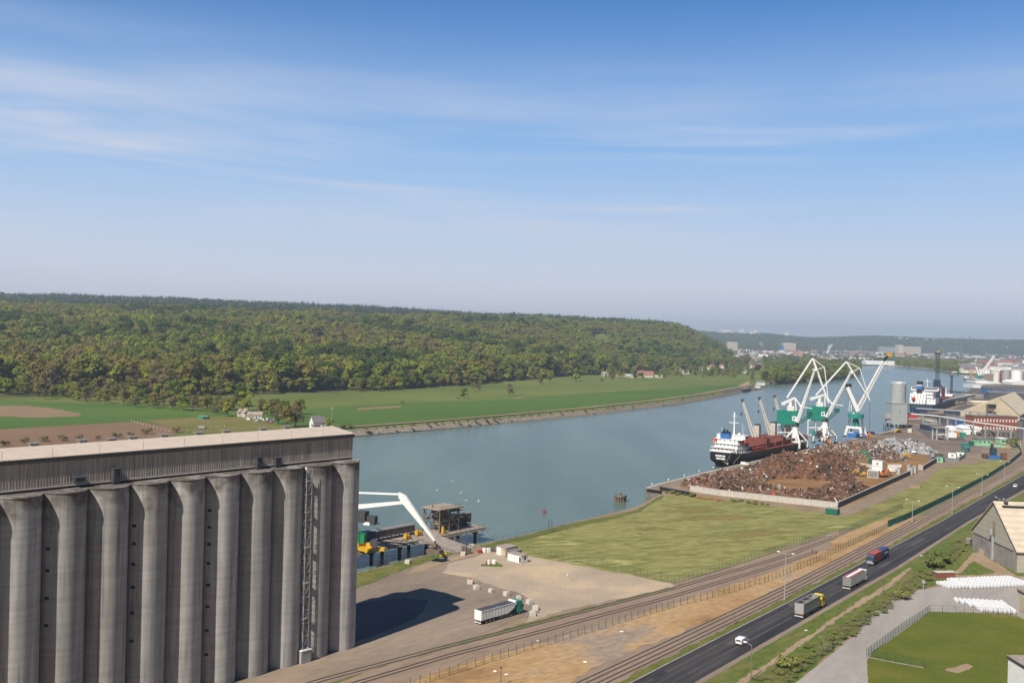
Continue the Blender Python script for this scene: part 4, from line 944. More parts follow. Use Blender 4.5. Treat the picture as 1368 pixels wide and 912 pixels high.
# vents on the roof
vents = [(45, 597.5), (110, 593), (150, 584), (177, 588.5), (219, 585.6), (265, 582.3), (302, 579.8), (351, 575.9), (382.7, 573.9), (422, 570.6)]
v0 = None
for (px, py) in vents:
    w = G(px, py, 50.9); l = W2L(S0, SAZ, w)
    if v0 is None:
        mb = MB(); mb.box((0, 0, .25), (1.1, 1.5, .7)); mb.box((0, 0, .68), (1.7, 2.1, .14)); v0 = mb.build('roof_vent', 'steel', silo); o = v0
    else: o = v0.copy(); col.objects.link(o)
    rx = abs(l.x-(GX0+GX1)/2); o.location = (l.x, l.y, 51.4-rx*.14)
mb = MB()
for i in range(12): mb.cyl((GX0+.2, GY1-.3-i*9, 50.2), (GX0+.2, GY1-.3-i*9, 52.0), .04, n=5)
for i in range(10): mb.cyl(((GX0+GX1)/2, GY1-3-i*11, 51.3), ((GX0+GX1)/2, GY1-3-i*11, 52.6), .04, n=5)
mb.build('lightning_rods', 'steel', silo)
# rim railings
mb = MB()
for k in range(NC):
    yc = -3.14-SP*k
    for a0 in range(-60, 61, 20):
        a = math.radians(a0); x, y = rowsx[0]+4.0*math.cos(a), yc+4.0*math.sin(a)
        if k % 2 == 0 or a0 % 40 == 0: mb.cyl((x, y, SH), (x, y, SH+.55), .035, n=4)
mb.build('rim_railing', 'galvanised', silo)
# ducts and dark hatches
for (px, py0, py1, w) in ((89.5, 645, 638, 2.0), (166.5, 647, 634, 1.3), (357.5, 627, 616, 1.3), (369, 622, 614, 1.3)):
    wv = G(px, py0, 44.4); l = W2L(S0, SAZ, wv); y = l.y
    mb = MB(); hgt_ = (py0-py1)*.17; mb.b2(GX0+.1, GX0+1.5, y-w/2, y+w/2, 44.4 if w < 2 else 45.4, 44.4+hgt_+.4); mb.b2(GX0+.05, GX0+1.7, y-w/2-.15, y+w/2+.15, 44.4+hgt_+.4, 44.4+hgt_+.6)
    mb.build('duct', 'dark_grey', silo)
h0 = None
for (k, zs) in ((6, (36, 32.5, 28.5, 24, 19, 13.5)), (4, (37, 33.5, 30, 26, 21.5, 17, 12, 7)), (1, (3.6,)), (8, (34, 30, 25, 20)),):
    for z in zs:
        a = math.radians(-57); x, y = rowsx[0]+(SR+.02)*math.cos(a), -3.14-SP*k+(SR+.02)*math.sin(a)
        if h0 is None: mb = MB(); mb.box((0, 0, 0), (.22, .75, .5)); h0 = mb.build('wall_hatch', 'black', silo); o = h0
        else: o = h0.copy(); col.objects.link(o)
        o.location = (x, y, z); o.rotation_euler[2] = a
# steel ladder tower in the groove, with whitewashed streak beside it
mb = MB(); yt = -3.14-SP*1.5-.35; xt = rowsx[0]+SR-.6; hw = .75
for dx in (-hw, hw):
    for dy in (-hw, hw): mb.bar((xt+dx, yt+dy, 3), (xt+dx, yt+dy, 43.8), .12)
z = 3.2; f = 1
while z < 43.5:
    for (a, b) in (((-hw, -hw), (hw, -hw)), ((hw, -hw), (hw, hw)), ((-hw, hw), (hw, hw)), ((-hw, -hw), (-hw, hw))): mb.bar((xt+a[0], yt+a[1], z), (xt+b[0], yt+b[1], z), .08)
    for (a, b) in (((-hw, -hw), (hw, -hw)), ((hw, -hw), (hw, hw))):
        p, q = (a, b) if f > 0 else (b, a); mb.bar((xt+p[0], yt+p[1], z), (xt+q[0], yt+q[1], min(z+2.9, 43.8)), .07)
    z += 2.9; f = -f
for zz_ in (10, 18, 26, 34, 41):
    mb.box((xt, yt, zz_), (1.6, 1.6, .1)); 
    for r in (.4, .8, 1.1): mb.bar((xt+hw, yt-hw, zz_+r), (xt+hw, yt+hw, zz_+r), .07)
mb.build('ladder_tower', 'galvanised', silo)
mb = MB(); mb.b2(xt-1.2, xt+1.1, yt-1.3, yt+1.4, 0, 2.9); mb.m = 1; mb.b2(xt-1.3, xt+1.2, yt-1.4, yt+1.5, 2.9, 3.0); mb.build('entrance_shed', ['galvanised', 'white_paint'], silo)
mb = MB(); rs2 = random.Random(4)
k = 1; zc_ = 2.0
while zc_ < 43:
    a = math.radians(-62+rs2.uniform(-5, 3)); hgt_ = rs2.uniform(.5, 1.6); da = math.radians(rs2.uniform(3, 8))
    if rs2.random() < (.75 if zc_ > 8 else .4):
        r = SR+.03; yc = -3.14-SP*k
        vs = [(rowsx[0]+r*math.cos(a+s*da), yc+r*math.sin(a+s*da), zc_+t*hgt_+rs2.uniform(-.2, .2)) for s, t in ((0, 0), (1, 0), (1, 1), (.5, 1.3), (0, 1))]
        mb.add(vs, [(0, 1, 2, 3, 4)])
    zc_ += hgt_*.8
mb.build('whitewash_streak', 'white_bright', silo)

# ================================================================== JETTY
DZ = 1.6
J0, J1 = G(455, 742, DZ), G(649.5, 703.5, DZ); jv = (J1-J0); jlen = jv.length; jaz = math.degrees(math.atan2(jv.x, jv.y))
print('jetty', J0, J1, jlen, jaz)
jet = thing('jetty', 'brown concrete loading jetty on dark piles standing in the river', 'jetty', (J0.x, J0.y, 0), jaz)
JW = 13.0
mb = MB(); mb.b2(-JW, 0, -30, jlen, DZ-.7, DZ); mb.b2(-1.2, .35, -30, jlen+1.5, DZ-1.0, DZ-.72); mb.build('deck', 'jetty_deck', jet)
mb = MB()
for i in range(0, int(jlen+30), 3): mb.b2(-JW+.5, .2, -30+i, -30+i+.35, DZ-1.3, DZ-1.02)
mb.build('crossbeams', 'pile', jet)
p0 = None
for y in np.arange(jlen-4, -20, -13.0):
    for x in (-2.0, -11):
        if p0 is None: mb = MB(); mb.cyl((0, 0, -9), (0, 0, DZ-1.3), .62, n=10); mb.cyl((0, 0, DZ-2.4), (0, 0, DZ-1.3), .9, n=10); p0 = mb.build('pile', 'pile', jet); o = p0
        else: o = p0.copy(); col.objects.link(o)
        o.location = (x, float(y), 0)
mb = MB()
for i in range(int(jlen/2.5)):
    mb.bar((-.4, i*2.5, DZ), (-.4, i*2.5, DZ+1.1), .08)
for z in (.55, 1.1): mb.bar((-.4, 0, DZ+z), (-.4, jlen*.42, DZ+z), .06)
for z in (.55, 1.1): mb.bar((-.4, jlen*.75, DZ+z), (-.4, jlen-1, DZ+z), .06)
mb.build('railing', 'rust_steel', jet)
# ramp to the shore
ra = thing('access_bridge', 'sloping concrete access bridge from the shore up to the jetty', 'bridge', G(572, 722, DZ), 0)
o0 = ra.location
pr = [G(559, 722.5, DZ), G(586, 714.5, DZ), G(634, 732, 0), G(608, 739, 0)]
vs = [(p.x-o0.x, p.y-o0.y, (DZ if i < 2 else .08)-o0.z+.02) for i, p in enumerate(pr)]; vs += [(v[0], v[1], v[2]-.6) for v in vs]
mb = MB(); mb.add(vs, [(0, 1, 2, 3), (4, 5, 6, 7), (0, 1, 5, 4), (1, 2, 6, 5), (2, 3, 7, 6), (3, 0, 4, 7)]); mb.build('deck', 'jetty_deck', ra)
for nm, (i, j) in (('railing', (1, 2)), ('railing', (0, 3))):
    mb = MB(); a, b = Vector(vs[i]), Vector(vs[j])
    for k in range(10): q = a.lerp(b, k/9); mb.bar(q, q+Vector((0, 0, 1.1)), .08)
    for z in (.6, 1.1): mb.bar(a+Vector((0, 0, z)), b+Vector((0, 0, z)), .07)
    mb.build(nm, 'rust_steel', ra)
def jw(x, y, z=0): return L2W((J0.x, J0.y, 0), jaz, (x, y, z))
# conveyor gallery along the river side of the jetty
yT = W2L((J0.x, J0.y, 0), jaz, G(632, 700, DZ)).y
cg = thing('conveyor_gallery', 'long grey roofed conveyor gallery along the river side of the jetty', 'conveyor', jw(-9.5, 0, DZ), jaz)
mb = MB(); mb.ext([(-1.4, 1.2), (1.4, 1.2), (1.4, 3.6), (0, 4.1), (-1.4, 3.6)], -20, yT-30); mb.ext([(-1.6, .9), (1.6, .9), (1.6, 4.3), (0, 4.8), (-1.6, 4.3)], yT-18, yT); mb.build('housing', 'brown_grey', cg)
mb = MB(); mb.ext([(-1.6, 3.62), (0, 4.15), (1.6, 3.62), (1.6, 3.75), (0, 4.28), (-1.6, 3.75)], -20, yT-30); mb.ext([(-1.8, 4.33), (0, 4.85), (1.8, 4.33), (1.8, 4.46), (0, 4.98), (-1.8, 4.46)], yT-18, yT+.2); mb.build('roof', 'steel', cg)
mb = MB()
for i in range(-5, int(yT/4)): 
    for x in (-1.2, 1.2): mb.bar((x, i*4, 0), (x, i*4, 1.3), .25)
for i in range(9): mb.bar((1.75, yT-17+i*2, .2), (1.75, yT-17+i*2, 3.6), .18); mb.bar((1.75, yT-17+i*2, .2), (1.75, yT-16+i*2, 3.0), .1)
mb.build('supports', 'rust_steel', cg)
mb = MB(); mb.ext([(-1.7, .6), (1.7, .6), (1.7, 3.9), (-1.7, 3.9)], 10, 22); mb.build('blue_cover', 'blue_dark', cg)
# loading tower
yL = W2L((J0.x, J0.y, 0), jaz, G(580, 706, DZ)).y
lt = thing('loading_tower', 'rusty open steel loading tower with a broad top platform on the jetty', 'loading tower', jw(-7.2, yL, DZ), jaz)
mb = MB(); mb.box((0, 0, 8.6), (9.5, 11.5, .35)); mb.box((1.5, 5, 7.3), (5, 5.5, .3)); mb.box((0, 8, 7.6), (2.0, 6, .5))
for i in range(9): mb.bar((-4.7, -5.6+i*1.4, 8.9), (4.7, -5.6+i*1.4, 8.9), .22)
mb.build('platform', 'jetty_deck', lt)
mb = MB()
for x in (-4.2, 4.2):
    for y in (-5, 0, 5):
        mb.bar((x, y, 0), (x, y, 8.6), .4)
        if y < 5: mb.bar((x, y, .5), (x, y+5, 8), .22); mb.bar((x, y+5, .5), (x, y, 8), .22)
    mb.bar((x, -5, 4.3), (x, 5, 4.3), .35)
for y in (-5, 0, 5): mb.bar((-4.2, y, 4.3), (4.2, y, 4.3), .35); mb.bar((-4.2, y, 4.5), (4.2, y, 8.2), .2)
mb.build('frame', 'brown_grey', lt)
mb = MB(); mb.box((-1.2, .5, 5.9), (3.6, 4.6, 2.4)); mb.box((.8, -2.4, 6.6), (2.6, 2.2, 1.8)); mb.add([(-2.6, -1, 4.7), (.2, -1, 4.7), (.2, 2, 4.7), (-2.6, 2, 4.7), (-1.4, .3, 2.6), (-1, .3, 2.6), (-1, .7, 2.6), (-1.4, .7, 2.6)], [(0, 1, 5, 4), (1, 2, 6, 5), (2, 3, 7, 6), (3, 0, 4, 7), (4, 5, 6, 7)]); mb.cyl((2.4, -3, .3), (2.4, -3, 4), .6); mb.cyl((-3, 2, 4.4), (3.5, 2.5, 2.2), .45)
mb.build('hopper', 'brown_grey', lt)
mb = MB(); rr = random.Random(5)
for i in range(34): 
    a = Vector((rr.uniform(-4.5, 4.5), rr.uniform(-5.5, 8), rr.uniform(3, 8.4))); mb.bar(a, a+Vector((rr.uniform(-2, 2), rr.uniform(-2, 2), rr.uniform(-1.5, 1.5))), rr.uniform(.12, .35))
for i in range(12): y = -5.5+i; mb.bar((4.7, y, 8.7), (4.7, y, 9.8), .08)
mb.bar((4.7, -5.5, 9.8), (4.7, 5.5, 9.8), .08); mb.build('pipework', 'brown_grey', lt)
wi = thing('mooring_winch', 'small tiered rusty winch stand at the outer end of the jetty', 'winch', jw(-8.5, jlen-3, DZ), jaz)
mb = MB()
for i, (r, z) in enumerate(((1.5, 0), (1.2, 1.1), (.9, 2.2), (.7, 3.1))): mb.cyl((0, 0, z), (0, 0, z+.35), r, n=10); mb.cyl((0, 0, z+.3), (0, 0, z+1.1), .45, n=8)
mb.build('drum', 'brown_grey', wi); mb = MB()
for a in range(4): mb.bar((1.6*math.cos(a*1.57), 1.6*math.sin(a*1.57), 0), (.5*math.cos(a*1.57), .5*math.sin(a*1.57), 4), .14)
mb.build('frame', 'rust_steel', wi)
for i, (px, py) in enumerate(((549, 721), (564, 716))):
    l = W2L((J0.x, J0.y, 0), jaz, G(px, py, DZ))
    ym = thing('winch_motor', ['small yellow winch motor on the jetty deck beside the conveyor, nearer the silo', 'small yellow winch motor on the jetty deck close to the loading tower'][i], 'winch', jw(l.x-2, l.y, DZ), jaz)
    mb = MB(); mb.box((0, 0, .8), (1.4, 2.2, 1.2)); mb.cyl((-.5, -.9, 1.5), (-.5, .9, 1.5), .45); mb.build('motor', 'yellow', ym)
    mb = MB(); mb.box((0, 0, .12), (1.8, 2.8, .2)); mb.bar((1, 1, .2), (1, 1, 2.6), .15); mb.bar((1, -1, .2), (1, -1, 2.6), .15); mb.bar((1, -1, 2.6), (1, 1, 2.6), .15); mb.build('base', 'dark_grey', ym)
yp = thing('bollard_post', 'yellow upright post on the jetty under the loading tower', 'post', jw(-1.6, yL-4.5, DZ), jaz)
mb = MB(); mb.box((0, 0, 1.5), (.9, .9, 3.0)); mb.build('post', 'yellow', yp); mb = MB(); mb.box((0, 0, 3.1), (1.1, 1.1, .2)); mb.build('cap', 'dark_grey', yp)

# grab crane on the jetty
pv = AT(472, 700, 330); grabP = Vector((-23.7, 318.9, 5)); bd = grabP-pv; gaz = math.degrees(math.atan2(bd.x, bd.y)); reach = math.hypot(bd.x, bd.y)
print('grab crane', pv, gaz, reach)
gc = thing('grab_crane', 'cream jointed grab crane reaching over the bank from behind the silo', 'crane', (pv.x, pv.y, DZ), gaz)
q = reach/31.0
mb = MB(); mb.bar((-.3, -6*q, 13.2-DZ+1.2), (-.3, 19*q, 18.6-DZ), 1.2, 1.7, 1.0, .9); mb.bar((-.3, -6*q, 20-DZ), (-.3, 17.6*q, 21.2-DZ), .45, .6); mb.build('boom', 'white_paint', gc)
mb = MB(); mb.extx([(17.2*q, 21.8-DZ), (19.8*q, 20.9-DZ), (31.2*q, 7.2-DZ), (30.8*q, 6.9-DZ), (18.4*q, 18.6-DZ), (17.2*q, 20.2-DZ)], -.8, .2); mb.build('stick', 'white_paint', gc)
gr = MB(); gx = -.3
gr.bar((gx, reach, 6.9-DZ), (gx, reach, 5.6-DZ), .5); gr.box((gx, reach, 5.5-DZ), (1.6, 1.6, .9)); 
for s in (-1, 1): gr.bar((gx, reach+.4*s, 5.6-DZ), (gx, reach+1.8*s, 4.2-DZ), .35)
gr.extx([(reach-2.4, 4.2-DZ), (reach+2.4, 4.2-DZ), (reach+2.5, 3.4-DZ), (reach+1.6, 2.5-DZ), (reach-1.6, 2.5-DZ), (reach-2.5, 3.4-DZ)], gx-1.5, gx+1.5)
gr.m = 1
for i in range(3): gr.b2(gx+1.5, gx+1.56, reach-2.3, reach+2.3, 2.9-DZ+i*.45, 3.0-DZ+i*.45)
gr.build('grab', ['rust_steel', 'brown_grey'], gc)
mb = MB(); mb.box((0, -3.2, 11.6-DZ), (4.4, 8, 3.6)); mb.build('house', 'grey_paint', gc)
mb = MB(); mb.box((.2, 3.6, 12.6-DZ), (3.0, 3.4, 3.6)); mb.box((.3, 7.4, 11.8-DZ), (2.2, 3.0, 2.8)); mb.bar((0, 5, 11-DZ), (0, 10, 10.7-DZ), .5); mb.build('machinery', 'dark_grey', gc)
mb = MB(); mb.box((1.2, 5.9, 10.6-DZ), (.8, 2.4, 1.0)); mb.box((1.8, 1.4, 12.5-DZ), (1.2, 1.6, 4.2)); mb.build('operator_cab', 'white_paint', gc)
mb = MB(); mb.cyl((0, 0, 2), (0, 0, 8.5-DZ), 1.6); mb.box((1.5, 4.4, 5.6-DZ), (1.8, 2.6, 3.2))
for i in range(9): mb.box((2.8, 3.4, .6+i*.75), (.1, .9, .1))
mb.bar((2.8, 2.9, 0), (2.8, 2.9, 8), .12); mb.bar((2.8, 3.9, 0), (2.8, 3.9, 8), .12)
for s in (0, 1.2, 2.4): mb.bar((2.4, 3.2+s, 5.5), (2.4, 3.2+s, 6.8), .1)
mb.bar((2.4, 3.2, 6.8), (2.4, 5.6, 6.8), .1); mb.build('pedestal', 'green_paint', gc)
mb = MB(); mb.box((1.5, 1.5, .8), (6.0, 14, .9)); mb.extx([(-8, 1.2), (9, 1.2), (7.5, 2.2), (4, 3.0), (-8, 3.2)], -.6, 1.4); mb.bar((1, 9, .8), (1, 13, 1.0), 1.1)
for y in (-4, 0, 4, 8): mb.cyl((4.9, y, .7), (5.2, y, .7), .6)
mb.build('undercarriage', 'yellow', gc)
mb = MB(); mb.cyl((2.2, 9.6, 3.0), (2.9, 9.6, 3.0), 1.5, n=18); mb.build('cable_reel', 'dark_grey', gc)

# ================================================================== VEHICLES
def wheel_mb(r=.5, w=.3):
    mb = MB(); mb.cyl((-w/2, 0, 0), (w/2, 0, 0), r, n=16); mb.m = 1; mb.cyl((-w/2-.012, 0, 0), (w/2+.012, 0, 0), r*.55, n=12); return mb
WH = {}
def wheels(t, pos, r=.5, w=.3):
    key = (r, w)
    for (x, y) in pos:
        if key not in WH: WH[key] = wheel_mb(r, w).build('wheel', ['tyre', 'steel'], t); o = WH[key]
        else: o = WH[key].copy(); col.objects.link(o); o.parent = t
        o.location = (x, y, r)
def cab(t, y0, body, h=3.3, roofdef=True, L=2.3, dark=False):
    """truck cab, front at y0"""
    mb = MB(); w = 1.24
    mb.extx([(y0-L, .75), (y0-.08, .55), (y0, 1.2), (y0-.05, 1.9), (y0-.32, 3.0), (y0-.6, h), (y0-L, h)], -w, w); c = mb.build('cab', body, t)
    mb = MB(); mb.extx([(y0+.015, 1.95), (y0-.235, 2.85), (y0-.30, 2.85), (y0-.06, 1.95)], -w*.9, w*.9)
    mb.build('windscreen', 'glass', t)
    for s in (-1, 1):
        mb = MB(); mb.box((s*(w+.008), y0-1.0, 2.25), (.02, .95, .75)); mb.build('side_window', 'glass', t)
        mb = MB(); mb.box((s*(w+.22), y0-.25, 2.3), (.12, .2, .75)); mb.build('mirror', 'black', t)
        mb = MB(); mb.box((s*.9, y0+.01, .95), (.4, .05, .22)); mb.build('headlight', 'white_bright', t)
    mb = MB(); mb.box((0, y0-.01, 1.25), (1.7, .07, .9)); mb.box((0, y0+.0, .6), (2.3, .12, .35)); mb.build('grille', 'dark_grey', t)
    return c
def semi(name, label, loc, az, cabm, kind, h=3.9):
    """articulated lorry; origin at the middle of the rear bumper, +Y forward"""
    t = thing(name, label, 'lorry', loc, az, )
    L = 13.2; y0 = 16.3
    cab(t, y0, cabm, h=3.6 if kind != 'tipper' else 3.5)
    if kind != 'x':
        mb = MB(); mb.b2(-1.15, 1.15, y0-2.6, y0-.9, 3.55, 3.8); mb.build('roof_fairing', cabm, t)
    mb = MB(); mb.b2(-.45, .45, .3, y0-2.0, .75, 1.05); mb.b2(-1.1, 1.1, 1.0, 6.5, .8, .95); mb.b2(-1.2, 1.2, .05, .25, .45, .75); mb.b2(-1.05, -.6, y0-4.6, y0-3.0, .5, 1.0); mb.b2(.6, 1.05, y0-4.6, y0-3.0, .5, 1.0); mb.build('chassis', 'dark_grey', t)
    for s in (-1, 1):
        mb = MB(); mb.b2(s*1.16-.02, s*1.16+.02, 7.0, 10.5, .5, .6); mb.b2(s*1.16-.02, s*1.16+.02, 7.0, 10.5, .8, .9); mb.build('side_guard', 'galvanised', t)
    if kind == 'white_tipper':
        mb = MB(); mb.extx([(.1, 1.15), (10.4, 1.15), (12.9, 2.2), (12.9, h-.3), (.1, h-.3)], -1.25, 1.25); body = mb.build('tipper_body', 'ribbed_white', t)
        for s in (-1, 1):
            mb = MB()
            for i in range(22): y = .5+i*.57; mb.b2(s*1.27-.03, s*1.27+.03, y, y+.12, 1.25 if y < 10.4 else 1.25+(y-10.4)*.5, h-.4)
            mb.b2(s*1.28-.05, s*1.28+.05, .1, 12.9, h-.42, h-.25); mb.build('side_ribs', 'white_paint', t)
        mb = MB(); mb.ext([(-1.22, h-.28), (1.22, h-.28), (1.0, h-.12), (-1.0, h-.12)], .2, 6.2); mb.ext([(-1.22, h-.28), (1.22, h-.28), (1.0, h-.12), (-1.0, h-.12)], 6.6, 12.4); mb.build('cover', 'dark_grey', t)
        mb = MB(); mb.b2(-1.25, 1.25, 0, .1, 1.15, h-.2); mb.b2(-1.3, 1.3, 12.9, 13.5, 2.9, h+.1); mb.build('tailgate', 'white_paint', t)
    elif kind == 'grey_tipper':
        mb = MB(); t0 = .08
        mb.b2(-1.25, 1.25, .1, 12.6, 1.15, 1.3); mb.b2(-1.25, -1.25+t0, .1, 12.6, 1.3, h); mb.b2(1.25-t0, 1.25, .1, 12.6, 1.3, h); mb.b2(-1.17, 1.17, 12.5, 12.6, 1.3, h); mb.build('tipper_body', 'ribbed_grey', t)
        mb = MB(); mb.b2(-1.25, 1.25, 0, .1, 1.15, h); mb.build('tailgate', 'galvanised', t)
        mb = MB()
        for s in (-1, 1): mb.b2(s*1.26-.05, s*1.26+.05, 0, 12.6, h, h+.1)
        for y in (.1, 4.2, 8.4, 12.5): mb.b2(-1.2, 1.2, y-.05, y+.1, h-.03, h+.06)
        mb.build('rim', 'galvanised', t)
        mb = MB(); mb.b2(-1.16, 1.16, .2, 12.4, 1.3, 3.0); mb.build('load', 'brown_grey', t)
        for s in (-1, 1): mb = MB(); mb.b2(s*.95-.18, s*.95+.18, -.04, 0, 1.3, 1.75); mb.build('warning_plate', 'orange', t)
    elif kind == 'curtain':
        mb = MB(); mb.b2(-1.25, 1.25, .1, 13.3, 1.15, h-.08); mb.build('box_body', 'ribbed_white', t)
        mb = MB(); mb.b2(-1.27, 1.27, .05, 13.35, h-.08, h+.02); mb.m = 1; mb.b2(-.42, .42, .3, 13.0, h+.02, h+.05); mb.build('roof', ['tarp_red', 'white_bright'], t)
        mb = MB(); mb.b2(-1.22, 1.22, .02, .1, 1.2, h-.1); mb.build('rear_door', 'steel', t)
    elif kind == 'containers':
        mb = MB(); mb.b2(-1.25, 1.25, 7.6, 13.6, 1.15, h+.0); mb.build('box_body', 'container_red', t)
    for s in (-1, 1): mb = MB(); mb.b2(s*.95-.16, s*.95+.16, -.03, .0, .8, .98); mb.build('tail_light', 'red', t)
    mb = MB(); mb.b2(-1.2, 1.2, -.08, .1, .45, .62); mb.build('bumper', 'white_paint', t)
    ys = (2.0, 3.35, 4.7, 11.4, 14.9) 
    wheels(t, [(s*1.07, y) for y in ys for s in (-1, 1)])
    return t
def place_semi(px_r, py_r, az, side=1.2, **kw):
    """near rear corner (right side) of the lorry stands at the photo point"""
    g = G(px_r, py_r); a = math.radians(az); rx = Vector((math.cos(a), -math.sin(a), 0))
    return semi(loc=g-rx*side, az=az, **kw)
place_semi(642.5, 835, 42.5, name='tipper_lorry', label='white ribbed tipper lorry with a teal cab, parked on the yard behind the silo end', cabm='teal', kind='white_tipper', h=3.9)
place_semi(1073, 826.5, 37.6, name='tipper_lorry', label='grey open tipper lorry with a yellow cab driving on the main road', cabm='yellow_bright', kind='grey_tipper', h=3.95)
place_semi(1136, 788.5, 37.4, name='box_lorry', label='lorry with a dark red roofed pale trailer and white cab on the main road', cabm='white_paint', kind='curtain', h=3.9)
# oncoming drawbar lorry: dark cab, red box, blue tented trailer
a = 37.4+180; f0 = G(1162, 755.3)
t = thing('box_lorry', 'oncoming lorry with a dark cab, red box body and blue covered trailer', 'lorry', f0-U(a)*17.0, a)
cab(t, 17.0, 'blue_dark', h=3.6)
mb = MB(); mb.b2(-.45, .45, .3, 15.0, .7, 1.0); mb.build('chassis', 'dark_grey', t)
mb = MB(); mb.b2(-1.25, 1.25, 8.1, 14.5, 1.1, 3.95); mb.build('box_body', 'container_red', t)
mb = MB(); mb.b2(-1.25, 1.25, .1, 7.2, 1.1, 3.7); mb.ext([(-1.25, 3.7), (1.25, 3.7), (.6, 4.0), (-.6, 4.0)], .1, 7.2); tb = mb.build('trailer_body', 'trailer_blue', t)
mb = MB(); rr = random.Random(2)
for i, (y, w) in enumerate(((1.2, .35), (1.75, .5), (2.45, .3), (2.9, .5), (3.6, .4), (4.2, .3), (4.7, .5))): mb.b2(-1.275, -1.262, y, y+w*.5, 2.1, 2.9); mb.b2(-1.275, -1.262, y, y+w*.7, 2.6, 2.75)
mb.build('lettering', 'white_paint', t)
mb = MB(); mb.b2(-.8, .8, 17.02, 17.06, .75, 1.7); mb.build('front_panel', 'galvanised', t)
wheels(t, [(s*1.07, y) for y in (1.5, 5.6, 9.5, 10.9, 15.6) for s in (-1, 1)])
def car(label, loc, az, body, van=False, cat='car', name='car', L=4.3):
    t = thing(name, label, cat, loc, az); w = .86; hl = L/2
    if van: prof = [(-hl, .35), (hl, .35), (hl+.02, .8), (hl-.15, 1.02), (hl-.95, 1.2), (hl-1.55, 1.72), (hl-1.9, 1.83), (-hl+.15, 1.83), (-hl, 1.7)]
    else: prof = [(-hl, .35), (hl, .35), (hl+.02, .7), (hl-.2, .86), (hl-1.1, 1.0), (hl-1.75, 1.4), (-hl+1.2, 1.46), (-hl+.35, 1.05), (-hl, .95)]
    mb = MB(); mb.extx(prof, -w, w); b = mb.build('body', body, t)
    mb = MB()
    if van: mb.extx([(hl-.93, 1.23), (hl-1.52, 1.70), (hl-1.56, 1.66), (hl-1.0, 1.19)], -w*.88, w*.88)
    else: mb.extx([(hl-1.08, 1.02), (hl-1.72, 1.39), (hl-1.78, 1.36), (hl-1.16, 1.0)], -w*.88, w*.88)
    for s in (-1, 1): mb.b2(s*(w+.006)-.006, s*(w+.006)+.006, (hl-2.2) if van else -.9, hl-1.6, 1.08 if van else 1.0, 1.55 if van else 1.32)
    if van: mb.b2(-.62, .62, -hl-.015, -hl+.01, 1.12, 1.55)
    else: mb.extx([(-hl+.32, 1.1), (-hl+1.15, 1.47), (-hl+1.2, 1.44), (-hl+.40, 1.06)], -w*.85, w*.85)
    mb.build('windows', 'glass', t)
    mb = MB(); mb.b2(-w, w, -hl-.06, -hl, .35, .6); mb.b2(-w, w, hl, hl+.07, .3, .55); mb.build('bumpers', 'dark_grey', t)
    for s in (-1, 1):
        mb = MB(); mb.b2(s*.75-.09, s*.75+.09, -hl-.02, -hl+.02, .75, 1.15); mb.build('tail_light', 'red', t)
        mb = MB(); mb.b2(s*.62-.15, s*.62+.15, hl-.05, hl+.04, .62, .78); mb.build('headlight', 'white_bright', t)
    wheels(t, [(s*.78, y) for y in (-hl+.85, hl-.8) for s in (-1, 1)], .33, .2)
    return t
car('white small delivery van driving on the main road towards the lorries', G(990, 860.5)+U(37.6)*.6, 37.6, 'white_bright', van=True, cat='van', name='delivery_van')
car('white car on the main road at the right edge, behind the dark car', G(1356.5, 650.5), 217, 'white_bright')
car('dark car on the main road at the right edge, beside the white car', G(1364, 646.5), 217, 'black')
car('white van parked on the quay beside the stern of the black hulled ship', G(995, 621), 120, 'white_bright', van=True, cat='van', name='van', L=4.8)

# ================================================================== SMALL YARD THINGS
blocks = [(627.8, 780, 5, 'concrete block nearest the silo end of the curved line, with a red marker on top'), (636, 787.5, 60, 'second concrete block of the curved line from the silo end'), (656, 791.5, 45, 'small concrete block in the curved line, third from the silo end'), (676.5, 796, 50, 'tall concrete block just above the white tipper lorry'),
          (693, 801, 70, 'concrete block just above the teal cab'), (707, 807, 55, 'concrete block just right of the teal cab'), (715.5, 815, 10, 'concrete block at the tip of the curve, furthest right'), (711.5, 823, 70, 'concrete block nearest the railway, last of the curved line'),
          (544.5, 753, 20, 'lone pale concrete block on the grassy bank by the silo'), (618.3, 742, 5, 'concrete block in front of the rusty machine by the jetty ramp')]
for i, (px, py, r_, lb) in enumerate(blocks):
    t = thing('concrete_block', lb, 'concrete block', G(px, py)+Vector((0, .6, 0)), r_); s = 1.0 if i not in (2, 4) else .85
    mb = MB(); mb.box((0, 0, .62*s), (1.7*s, 1.3*s, 1.24*s), taper=.95); mb.build('block', 'concrete_block', t)
    mb = MB(); mb.box((0, 0, 1.27*s), (.3, .12, .12)); mb.build('lifting_eye', 'steel', t)
t = thing('traffic_cone', 'small red marker standing on the first concrete block', 'marker', G(628, 780)+Vector((0, .6, 1.24)), 0)
mb = MB(); mb.cyl((0, 0, 0), (0, 0, .9), .25, .06, 8); mb.box((0, 0, .04), (.6, .6, .08)); mb.build('cone', 'red_orange', t)
